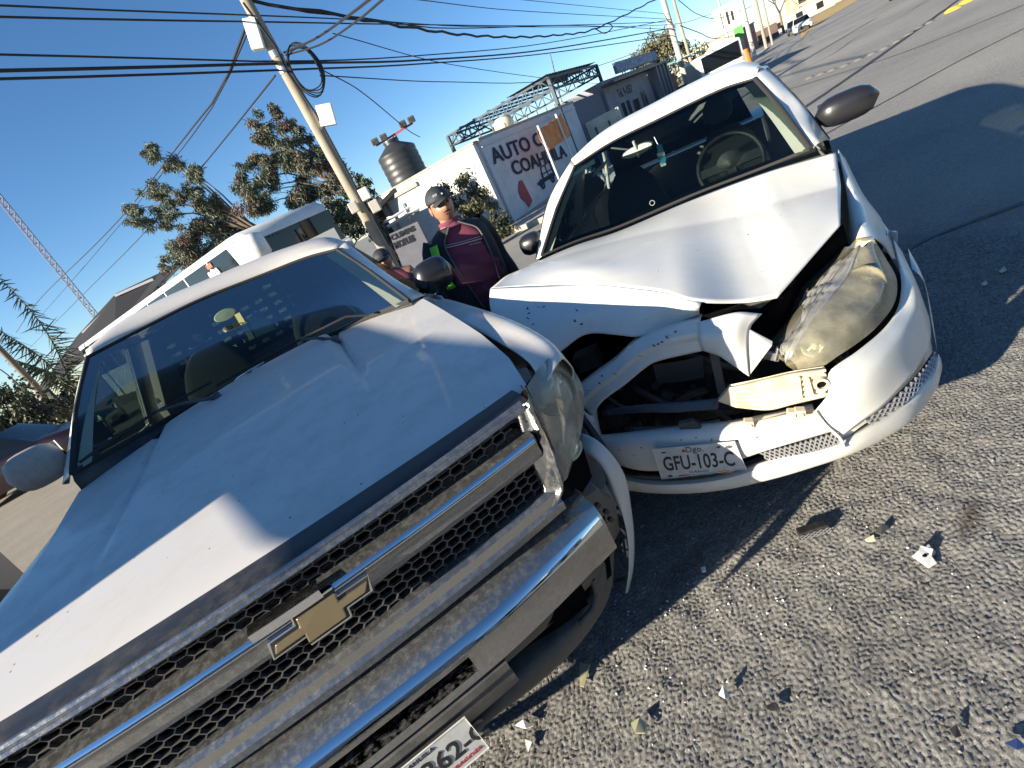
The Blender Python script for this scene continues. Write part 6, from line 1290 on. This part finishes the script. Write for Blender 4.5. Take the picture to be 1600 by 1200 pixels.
# white boxy van just beyond the sedan roof
vb = empty('panel_van', tuple(at(1128, 96, 'W', 'y', 26)*np.array((1, 1, 0))), R(-20)); tag(vb, 'white framed van with dark windshield seen just above the sedan roof', 'van')
MB().box((0, 2.2, 1.15), (2.0, 4.4, 1.7)).build('body', white, vb, bevel=.12)
MB().box((0, -.02, 1.52), (1.72, .06, .72)).build('windshield', dark_g, vb, bevel=.03); MB().box((0, .0, 1.52), (1.6, .04, .6)).build('cab_dark', voidm, vb)
MB().box((0, -.03, .62), (1.9, .08, .3)).build('bumper', greyp, vb, bevel=.03)
for x in (-.9, .9):
    for y in (.8, 3.5): wheel(vb, x, y, .33, .2, 1 if x > 0 else -1)
# orange and dark kiosk bits behind van
# ================================================================== FAR STREET
def far_box(name, px, py, y, w_, d_, h_, ang, col, lab, cat='building', win=(), var=.12, zoff=0):
    p = at(px, py, 'W', 'y', y); e_ = empty(name, (float(p[0]), y, 0), R(ang)); tag(e_, lab, cat)
    h_ = h_ if h_ else float(p[2])
    MB().box((w_/2, d_/2, h_/2), (w_, d_, h_)).build('wall', mat(lab[:20].replace(' ', '_'), col, .85, var=var, dirt=tuple(c*.5 for c in col), dirt_amt=.5, dscale=.6), e_)
    MB().box((w_/2, d_/2, h_+.1), (w_+.3, d_+.3, .2)).build('roof', conc, e_)
    for (x, z, ww, hh) in win:
        o_ = MB().box((x*w_, -.03, z*h_), (ww, .06, hh)).build('window', dark_g, e_); MB().box((x*w_, -.05, z*h_-hh/2-.05), (ww+.2, .08, .08)).build('sill', conc, o_)
    return e_
# sign tower
st = empty('sign_tower', tuple(at(1146, 70, 'W', 'y', 90)*np.array((1, 1, 0))), R(-25)); tag(st, 'tall white sign tower with green lower panel over the far street', 'sign')
zt2 = float(at(1135, 12, 'W', 'y', 90)[2]); zg = float(at(1152, 52, 'W', 'y', 90)[2])
MB().box((0, 0, (zt2+zg)/2+.6), (3.6, .6, zt2-zg-.4)).build('panel', mat('sign_white', (.68, .67, .62), .6), st)
MB().box((0, -.02, zg), (3.6, .64, 1.7)).build('lower_panel', mat('sign_green', (.10, .42, .08), .6), st)
for k, x in enumerate((-.7, .1, .8)): MB().box((x, -.33, (zt2+zg)/2+.6), (.34, .04, 2.4-.5*k)).build('emblem_stroke', plate_k, st)
MB().box((-1.4, 0, zg/2), (.4, .4, zg)).build('post', concp, st); MB().box((1.4, 0, zg/2), (.4, .4, zg)).build('post', concp, st)
far_box('far_house', 1090, 82, 95, 9, 8, None, -28, (.52, .24, .17), 'salmon pink house left of the sign tower', win=((.3, .5, 1.2, 1.3), (.7, .5, 1.2, 1.3)))
far_box('far_house', 1060, 92, 85, 8, 8, None, -28, (.58, .50, .36), 'cream flat roofed house beyond the olive tree', win=((.3, .5, 1, 1.2), (.7, .5, 1, 1.2)))
far_box('far_house', 1112, 62, 120, 6, 8, None, -28, (.50, .48, .45), 'pale grey block behind the salmon house', win=((.5, .6, 1.4, 1.4),))
far_box('far_house', 1160, 62, 105, 6, 8, None, -28, (.12, .08, .07), 'dark brown shed right of the sign tower', win=((.5, .5, 1, 1),))
far_box('far_house', 1196, 40, 150, 16, 10, None, -30, (.55, .45, .33), 'sandy low house between the far poles', win=((.2, .5, 1.6, 1.5), (.5, .5, 1.6, 1.5), (.8, .5, 1.6, 1.5)))
far_box('far_building', 1232, -2, 170, 13, 14, None, -32, (.62, .48, .27), 'plain cream block building at the far end of the road', win=((.25, .75, 2, 2), (.75, .75, 2, 2)))
far_box('far_building', 1272, -6, 185, 46, 10, 7.0, -33, (.68, .64, .58), 'long white low building right of the cream block', win=((.2, .5, 3, 2), (.45, .5, 3, 2), (.7, .5, 3, 2)))
tb_ = empty('traffic_cone_board', tuple(at(1163, 82, 'W', 'y', 40)*np.array((1, 1, 0)))); tag(tb_, 'orange road works drum just over the sedan roof', 'barrel')
c_ = at(1163, 82, 'W', 'y', 40); MB().lathe([(0, 1.25), (.30, 1.22), (.32, .9), (.36, .88), (.38, .4), (.45, .0)], 18).build('drum', mat('drum_orange', (.62, .22, .05), .6), tb_, smooth=50)
tb_.name = 'traffic_drum'
# yellow earth verge and kerb on the far side, pale road apron
yv = mat('ochre_verge', (.42, .28, .10), .9, var=.2, vscale=.4)
vg = [at(px, py, 'W', 'z', 0) for px, py in ((1252, 62), (1262, 50), (1290, 30), (1335, 4), (1350, -6), (1330, -6), (1300, 8), (1270, 28), (1250, 44))]
MB().poly([(p[0], p[1], .02) for p in vg]).build('verge', yv, None, tri=True); tag(bpy.data.objects['verge'], kind='structure')
hills = MB(); g = []
for i in range(2): g.append([(x, 620+40*math.sin(x*.01), (14+9*math.sin(x*.008)+5*math.sin(x*.023)+3*math.sin(x*.06)) if i else -1) for x in np.linspace(-900, 1200, 90)])
# ================================================================== ADDED VAN just outside the left of the view (shaped to shade the hood)
VN = empty('shade_van', tuple(wor((-3.3, 2.3, 0), 'T')), R(15.4)); VN.scale = (1, 1, 1.06); tag(VN, 'unseen grey van with roof tube, added left of the pickup to shade its hood', 'van')
vm = mat('shade_van_grey', (.10, .105, .115), .3, coat=.5)
def vsec(y, w_, h): return [(a*w_, y, b_) for a, b_ in ((-1, .25), (-1, 1.0), (-.98, h-.06), (-.93, h), (0, h+.01), (.93, h), (.98, h-.06), (1, 1.0), (1, .25))]
MB().grid([vsec(-1.82, .9, 1.25), vsec(-1.86, .9, 1.30), vsec(-2.0, .9, 1.56), vsec(-2.2, .9, 1.80), vsec(-2.16, .9, 2.07), vsec(-1.2, .9, 2.10), vsec(-.95, .9, 2.08), vsec(-.65, .87, 1.22), vsec(.9, .85, 1.12), vsec(1.3, .8, .95)]).build('body', vm, VN, smooth=50)
MB().poly(vsec(-1.82, .9, 1.25)).build('rear_panel', vm, VN, tri=True); MB().poly(vsec(1.3, .8, .95)[::-1]).build('front_panel', vm, VN, tri=True)
MB().tube([(.72, -2.84, 1.975), (.72, -2.0, 1.975)], .14, 14).build('shade_tube', mat('shade_tube_green', (.12, .16, .10), .8), VN, smooth=60)  # added tube, its overhang sized to shade the front of the hood
for s_ in (1, -1):
    MB().poly([(s_*.90, -1.7, 1.12), (s_*.90, -.75, 1.12), (s_*.89, -.95, 1.85), (s_*.89, -1.7, 1.85)], (s_*.01, 0, 0)).build('side_window', dark_g, VN)
    for y in (-1.25, .7): wheel(VN, s_*.82, y, .33, .2, s_)
# ================================================================== MAN in cap, maroon shirt and dark open vest
mx, my = .12, 3.75
MN = empty('person', (mx, my, 0), R(12)); tag(MN, 'man in dark cap, maroon shirt and open dark vest standing between the two vehicles', 'person')
skin = mat('skin', (.30, .155, .095), .5, var=.08, vscale=20); maroon_c = mat('maroon_cloth', (.17, .035, .065), .85, var=.12, vscale=8, bump=.3, bscale=30)
vestm = mat('black_vest', (.018, .018, .022), .75, bump=.3, bscale=25); hiviz = mat('lime_lining', (.16, .55, .03), .6); jeans = mat('dark_trousers', (.03, .035, .05), .85, bump=.3, bscale=40)
HT = 1.67
def skinned(name, verts, edges, radii, m, parent, sub=2, root=0):
    me = bpy.data.meshes.new(name); me.from_pydata([tuple(map(float, v_)) for v_ in verts], edges, []); me.update()
    o_ = bpy.data.objects.new(name, me); link(o_, parent); me.materials.append(m)
    sk = o_.modifiers.new('skin', 'SKIN'); 
    for i, r_ in enumerate(radii):
        q = me.skin_vertices[0].data[i]; q.radius = r_ if hasattr(r_, '__len__') else (r_, r_); q.use_root = i == root
    sk.use_smooth_shade = True; ss = o_.modifiers.new('sub', 'SUBSURF'); ss.levels = ss.render_levels = sub; return o_
# one continuous body: pelvis, spine, neck, head core, arms with hands, legs with feet (faces -y, x to the viewer's right)
V_ = [(0, 0, .90), (0, .0, 1.05), (0, -.01, 1.22), (0, 0, 1.36), (0, .005, 1.43), (0, -.005, 1.49), (0, -.01, 1.56), (0, 0, 1.62)]
Rr = [(.155, .115), (.155, .12), (.175, .12), (.15, .09), (.058, .058), (.062, .066), (.074, .088), (.06, .07)]
Ed = [(i, i+1) for i in range(7)]
def addv(p, r_, a): V_.append(p); Rr.append(r_); Ed.append((a, len(V_)-1)); return len(V_)-1
for s_ in (1, -1):
    sh_ = addv((s_*.17, .01, 1.345), .062, 3); el = addv((s_*.245, .06 if s_ > 0 else .04, 1.08), .046, sh_); wr_ = addv((s_*.26, -.06, .84), .031, el); pa = addv((s_*.262, -.085, .77), (.022, .042), wr_)
    for k in range(4):
        f1_ = addv((s_*(.262+.004*k), -.115+.020*k, .705), .0105, pa); f2_ = addv((s_*(.256), -.118+.020*k, .665-.006*(k in (1, 2))), .0095, f1_); addv((s_*.244, -.112+.019*k, .638-.008*(k in (1, 2))), .008, f2_)
    t1 = addv((s_*.245, -.125, .765), .012, wr_); addv((s_*.235, -.145, .72), .010, t1)
    hp_ = addv((s_*.10, 0, .82), (.095, .10), 0); kn = addv((s_*.115, -.01, .48), .065, hp_); an = addv((s_*.125, .03, .10), .045, kn); he = addv((s_*.13, .0, .05), .048, an); addv((s_*.14, -.14, .035), (.045, .032), he)
body = skinned('body', V_, Ed, Rr, skin, MN)
# head shell details: nose, ears, eyes, mouth as parts of the face
fc = MB(); 
def ell(c, r3, n=14, m_=10):
    g_ = []
    for i in range(m_+1):
        th = math.pi*i/m_; g_.append([(c[0]+r3[0]*math.sin(th)*math.cos(a), c[1]+r3[1]*math.sin(th)*math.sin(a), c[2]+r3[2]*math.cos(th)) for a in np.linspace(0, 2*math.pi, n+1)])
    return g_
hd_ = MB().grid(ell((0, -.012, 1.555), (.078, .097, .112), 24, 18))
V2 = []
for (x, y, z) in hd_.v:   # shape chin, jaw, brow, cheeks, nose
    f = max(-(y+.012)/.097, 0)
    if z < 1.53: k = (1.53-z)/.10; x *= 1-.28*k*k; y += -.008*f*k
    y += .010*math.exp(-((z-1.575)/.016)**2)*f*(1 if abs(x) > .015 else .3)
    y -= .026*math.exp(-((x)/.013)**2-((z-1.545)/.020)**2)*f
    y -= .008*math.exp(-((z-1.597)/.012)**2)*f; y -= .006*math.exp(-((abs(x)-.04)/.02)**2-((z-1.54)/.02)**2)*f
    V2.append((x, y, z))
hd_.v = V2; face = hd_.build('head', skin, MN, smooth=80, sub=1)
for s_ in (1, -1):
    MB().grid(ell((s_*.079, .005, 1.555), (.011, .022, .033), 10, 8)).build('ear', skin, face, smooth=80)
    MB().grid(ell((s_*.031, -.090, 1.575), (.015, .010, .007), 10, 8)).build('eye', mat('eye_dark', (.03, .02, .015), .3) if s_ > 0 else bpy.data.materials['eye_dark'], face, smooth=80)
    MB().tube([(s_*.014, -.104, 1.592), (s_*.032, -.104, 1.597), (s_*.050, -.092, 1.590)], .004, 5).build('eyebrow', voidm, face)
MB().tube([(-.026, -.100, 1.506), (0, -.110, 1.509), (.026, -.100, 1.506)], [.003, .005, .003], 6).build('mouth', mat('lip', (.20, .07, .05), .5), face, smooth=80)
MB().tube([(-.026, -.101, 1.520), (0, -.112, 1.522), (.026, -.101, 1.520)], [.002, .004, .002], 6).build('moustache', voidm, face, smooth=80)
hr_ = MB().grid([r_ for r_ in ell((0, .010, 1.575), (.084, .092, .098), 24, 18)][:11]); hr_.v = [v_ for v_ in hr_.v]; 
hr_ = MB(); g_ = ell((0, .012, 1.572), (.083, .090, .085), 24, 18); hr_.grid([[p for p in row if True] for row in g_[3:13]]); hr_.v = [(x, max(y, -.02), z) for (x, y, z) in hr_.v]; hr_.build('hair', voidm, face, smooth=80)
# cap
cpm = mat('cap_cloth', (.025, .028, .034), .7, bump=.3, bscale=60)
cg_ = [r_ for r_ in ell((0, .002, 1.600), (.090, .106, .098), 28, 18)][:10]
cap_ = MB().grid(cg_).build('cap', cpm, MN, smooth=80, solid=.004)
br_ = []
for t in np.linspace(0, 1, 7):
    br_.append([(.080*math.sin(a)*(1-.12*t), -.045-.062*math.cos(a)-.075*t*math.cos(a*.8), 1.600+.012*math.cos(a)-.018*t-.022*math.sin(a)**2) for a in np.linspace(-1.25, 1.25, 15)])
MB().grid(br_).build('cap_brim', cpm, cap_, smooth=80, solid=.003)
MB().lathe([(0, .008), (.008, .004), (.009, 0)], 10, (0, .002, 1.697)).build('cap_button', cpm, cap_, smooth=80)
MB().box((-.028, -.094, 1.640), (.030, .004, .014), Matrix.Rotation(.3, 3, 'X')).box((.020, -.097, 1.632), (.010, .004, .010)).build('cap_emblem', sticker_w, cap_)
# shirt shell
def ring(z, a, b_, cy=0., n=36, cx_=0.): return [(cx_+a*math.cos(t)*(abs(math.cos(t))**-.12 if abs(math.cos(t)) > .05 else 1), cy+b_*math.sin(t), z) for t in np.linspace(0, 2*math.pi, n+1)]
tors = [ring(.86, .195, .150, -.01), ring(.98, .215, .165, -.015), ring(1.10, .225, .170, -.02), ring(1.22, .225, .155, -.01), ring(1.31, .215, .130, .0), ring(1.37, .17, .10, .005), ring(1.405, .115, .082, .005), ring(1.43, .075, .070, .005), ring(1.445, .070, .066, .005)]
gs = loft(tors, 73, 50, True, True)
for i in range(50):
    for j in range(73): gs[i, j] += np.array((0, -.006, 0))*math.sin(gs[i, j, 0]*30+gs[i, j, 2]*22)*(1 if gs[i, j, 1] < 0 else 0)+np.array((0, .004*math.sin(gs[i, j, 2]*60+gs[i, j, 0]*14), 0))
shirt = MB().grid(gs).build('shirt', maroon_c, MN, smooth=70)
def on_shirt(x, z, off=.004):
    i = min(range(50), key=lambda k: abs(gs[k, 0, 2]-z)); row = gs[i]; js = [j for j in range(73) if row[j, 1] < 0]; j = min(js, key=lambda k: abs(row[k, 0]-x)); return np.array((x, row[j, 1]-off, z))
MB().tube([on_shirt(x, 1.285-.03*(x/.14)) for x in np.linspace(-.125, .135, 14)], .0035, 5).tube([on_shirt(x, 1.300-.03*(x/.14)) for x in np.linspace(-.125, .135, 14)], .002, 5).build('shirt_stripe', mat('pale_stripe', (.55, .50, .50), .7), shirt, smooth=60)
for k in range(7): MB().box(on_shirt(.02+.013*k, 1.262-.003*k), (.007, .003, .006)).build('shirt_print', mat('print_pale', (.5, .45, .45), .7) if k == 0 else bpy.data.materials['print_pale'], shirt)
MB().lathe([(.070, 1.43), (.078, 1.445), (.074, 1.462), (.066, 1.455)], 24, (0, .005, 0)).build('collar', maroon_c, shirt, smooth=60)
# vest: left and right halves with open front, plus sleeves
for s_ in (1, -1):
    vr = []
    for (z, a, b_, o_) in ((.84, .222, .175, .42), (1.0, .232, .178, .50), (1.14, .238, .180, .58), (1.26, .236, .162, .62), (1.34, .225, .140, .60), (1.395, .165, .105, .45), (1.43, .100, .085, .35)):
        vr.append([(s_*a*math.cos(t), -.01+b_*math.sin(t), z) for t in np.linspace(-math.pi/2+o_, math.pi/2, 20)])
    v_ = MB().grid(loft(vr, 30, 26)).build('vest', vestm, MN, smooth=60, solid=.008)
    # front edge
    ed_ = [np.array(r_[0]) for r_ in vr]; MB().tube(crv([p+np.array((0, -.004, 0)) for p in ed_], 24), .006, 5).build('vest_edge', mat('edge_grey', (.10, .10, .10), .6) if s_ > 0 else bpy.data.materials['edge_grey'], v_, smooth=60)
    if s_ < 0:
        st_ = []
        for t in np.linspace(0, 1, 12):
            z = 1.36-.30*t; p = np.array((-.205-.035*math.sin(t*2.2), -.11-.04*t, z)); st_.append([p+np.array((-.022, .012, 0)), p+np.array((0, -.012, 0)), p+np.array((.030, -.022, 0))])
        MB().grid(st_).build('lime_panel', hiviz, v_, smooth=60, solid=.004)
for s_ in (1, -1):
    sl_ = MB().tube(crv([(s_*.165, .01, 1.36), (s_*.215, .02, 1.28), (s_*.25, .06 if s_ > 0 else .04, 1.08), (s_*.262, .0, .96), (s_*.262, -.045, .87)], 16), list(np.interp(np.linspace(0, 1, 16), [0, .3, .6, 1], [.078, .072, .060, .048])), 14, cap=False)
    sl_.build('sleeve', vestm, MN, smooth=60)
    lg_ = MB().tube(crv([(s_*.095, 0, .92), (s_*.105, 0, .75), (s_*.118, -.01, .48), (s_*.128, .02, .07)], 16), list(np.interp(np.linspace(0, 1, 16), [0, .3, .6, 1], [.115, .105, .082, .070])), 16); lg_.build('trouser_leg', jeans, MN, smooth=60)
    MB().grid(ell((s_*.138, -.055, .045), (.05, .145, .048), 16, 10)).build('shoe', voidm, MN, smooth=80)
MB().grid(loft([ring(.97, .175, .135), ring(.88, .185, .140), ring(.80, .19, .13)], 40, 8)).build('trouser_waist', jeans, MN, smooth=60)
# second bystander, only the dark head shows behind the pickup pillar
P2n = empty('person', tuple(at(600, 408, 'W', 'y', 5.2)*np.array((1, 1, 0))), R(0)); tag(P2n, 'bystander in a dark cap mostly hidden behind the pickup windshield pillar', 'person')
for ch in list(MN.children):
    if ch.name.split('.')[0] in ('body', 'head', 'hair', 'shirt', 'cap', 'trouser_leg', 'trouser_waist', 'shoe'):
        c = ch.copy(); scn.collection.objects.link(c); c.parent = P2n
        for gch in ch.children:
            if gch.name.split('.')[0] in ('ear', 'eye', 'mouth', 'hair', 'cap_brim'): d_ = gch.copy(); scn.collection.objects.link(d_); d_.parent = c
P2n.scale = (1, 1, .86)
# ================================================================== DEBRIS ON THE ROAD
def G0(px, py, z=.012): p = at(px, py, 'W', 'z', z); return p
def shard(name, pts, h, m, lab, grp=None, tilt=.0, solid=.004, cat='debris'):
    P_ = [G0(px, py) for px, py in pts]; c_ = np.mean(P_, 0); e_ = MB(); top = []
    for i, p in enumerate(P_): q = p-c_; top.append((q[0], q[1], (h*.55*(.5+.5*math.sin(i*2.1))+.004)))
    e_.poly(top, (0, 0, solid)); o_ = e_.build(name, m, None, tri=True, smooth=30); o_.location = c_; tag(o_, lab, cat, grp); return o_
lens_sh = mat('lens_shard', (.42, .40, .24), .15, coat=.8)
def wgrid():
    e_ = empty('grille_fragment', tuple(G0(1274, 836)), R(-12)); tag(e_, 'black broken grille piece with silver lattice on the asphalt', 'debris')
    MB().box((0, .012, .018), (.105, .035, .028)).build('backing', blackp, e_, bevel=.004)
    b_ = MB()
    for k in range(5):
        for j in range(2): x = -.044+k*.022; z = .006+j*.012; b_.bar((x-.011, -.008, z), (x, -.008, z+.006), .002).bar((x, -.008, z+.006), (x+.011, -.008, z), .002).bar((x-.011, -.008, z), (x, -.008, z-.006), .002).bar((x, -.008, z-.006), (x+.011, -.008, z), .002)
    b_.build('lattice', sil_mesh, e_)
wgrid()
e_ = empty('plastic_bracket', tuple(G0(1446, 874)), R(20)); tag(e_, 'white broken plastic bracket with a hole, beside the brown stain', 'debris')
MB().poly([(-.028, -.022, .0), (.0, -.030, .0), (.012, -.012, .008), (.034, -.008, .016), (.022, .020, .026), (.0, .016, .024), (-.022, .024, .016)], (0, 0, .004)).box((.032, .0, .012), (.018, .03, .005), Matrix.Rotation(1.0, 3, 'X')).build('plate', plate_w, e_, tri=True)
MB().lathe([(0, .0), (.008, .0)], 12, (-.002, 0, .0205)).build('hole', voidm, e_)
shard('lens_shard', [(907, 1038), (924, 1042), (914, 1076), (908, 1074)], .012, lens_sh, 'long narrow greenish lens shard below the pickup bumper', 'broken lens shards')
shard('lens_shard', [(988, 1135), (1003, 1128), (1013, 1133), (1010, 1150), (996, 1152)], .03, lens_sh, 'squarish yellowed lens shard tilted up on the asphalt', 'broken lens shards')
shard('plastic_shard', [(808, 1138), (822, 1131), (835, 1136), (825, 1143)], .035, plate_w, 'white shard nearest the pickup licence plate', 'white plastic shards')
shard('plastic_shard', [(822, 1158), (834, 1163), (827, 1178)], .012, plate_w, 'small triangular white shard at the bottom edge', 'white plastic shards')
shard('plastic_shard', [(1352, 846), (1366, 840), (1368, 847), (1356, 849)], .012, cream, 'cream chip between the lattice piece and the white bracket', 'white plastic shards')
shard('plastic_shard', [(1368, 836), (1380, 824), (1390, 826), (1378, 840)], .025, greyp, 'thin grey strip shard standing beside the cream chip')
shard('plastic_shard', [(1126, 1092), (1134, 1082), (1142, 1090), (1136, 1098)], .05, plate_w, 'upright white chip below the dark oil patch', 'white plastic shards')
shard('plastic_shard', [(1200, 1106), (1214, 1103), (1220, 1112), (1204, 1114)], .02, blackp, 'small black chip low in the middle of the asphalt')
shard('plastic_shard', [(1485, 1146), (1496, 1140), (1503, 1152), (1494, 1158)], .03, blackp, 'small black pointed chip near the right bottom corner')
shard('plastic_shard', [(1570, 1166), (1590, 1160), (1604, 1170), (1590, 1176)], .02, mat('navy_scrap', (.02, .04, .12), .4), 'dark blue scrap at the bottom right edge')
shard('glass_crumb', [(1096, 890), (1103, 888), (1104, 895), (1098, 897)], .01, sticker_w, 'bright crumb at the edge of the cars shadow')
shard('plastic_shard', [(1533, 446), (1541, 442), (1544, 446), (1537, 449)], .012, cream, 'pale scrap in the shadow right of the sedan, the nearer one')
shard('plastic_shard', [(1561, 426), (1570, 420), (1573, 424), (1565, 429)], .012, cream, 'pale scrap in the shadow right of the sedan, the farther one')
# loose grit scattered over the near road
gt_ = MB()
for k in range(900):
    x, y = rng.uniform(-1.0, 3.2), rng.uniform(.55, 3.3); s_ = rng.uniform(.002, .006)*(2.2 if rng.random() < .04 else 1)
    a = rng.uniform(0, 3.14, 3); q = [(s_*math.cos(t+a[0])*rng.uniform(.6, 1.2), s_*math.sin(t+a[0])*rng.uniform(.6, 1.2), 0) for t in (0, 1.7, 3.2, 4.6)]
    gt_.add([(x+p[0], y+p[1], .007) for p in q]+[(x, y, .008+s_*.9)], [(0, 1, 4), (1, 2, 4), (2, 3, 4), (3, 0, 4)])
tag(gt_.build('grit', mat('grit_stone', (.24, .22, .19), .8, var=.5, vscale=30), None), kind='stuff')

# ================================================================== THE OTHER SIDE OF THE STREET (behind the viewer)
for k, (x, w_, h, col, lab) in enumerate(((-14, 9, 4.2, (.42, .36, .28), 'ochre plastered shop across the street, the left one'), (-4.6, 8, 5.6, (.30, .28, .27), 'taller grey shop across the street, in the middle'), (3.8, 11, 3.9, (.44, .34, .28), 'brick coloured shop across the street, right of the grey one'), (15.2, 12, 4.6, (.40, .40, .38), 'pale grey shop across the street, the farthest right'))):
    e_ = empty('street_shop', (x, -12, 0)); tag(e_, lab, 'building', 'shops across the street')
    mm_ = mat('shop_front_%s' % lab[:5].strip(), col, .85, var=.15, dirt=tuple(c*.5 for c in col), dirt_amt=.5, dscale=.7)
    MB().box((w_/2, -3, h/2), (w_, 6, h)).build('wall', mm_, e_); MB().box((w_/2, .4, 2.9), (w_, 1.0, .12)).build('awning', greyp, e_)
    for j in range(int(w_//2.6)):
        o_ = MB().box((1.4+j*2.6, .02, 1.25), (1.7, .06, 2.3)).build('shutter', voidm if j % 2 else steel, e_)
tag(MB().grid([[(x, y, .10) for x in (-30, 45)] for y in (-12, -9.2)]).build('far_pavement', conc, None), kind='structure')

gc_ = MB()
for k in range(110):
    x, y = rng.normal(.25, .35), rng.normal(1.28, .16); s_ = rng.uniform(.0025, .007)
    if loc((x, y, 0), 'T')[1] > .9: continue
    a = rng.uniform(0, 3.14); gc_.add([(x+s_*math.cos(a+t), y+s_*math.sin(a+t), .0085) for t in (0, 2.0, 4.2)]+[(x, y, .009+s_*1.1)], [(0, 1, 3), (1, 2, 3), (2, 0, 3)])
tag(gc_.build('glass_crumbs', mat('crumb_glass', (.50, .52, .50), .15, var=.3), None), kind='stuff')
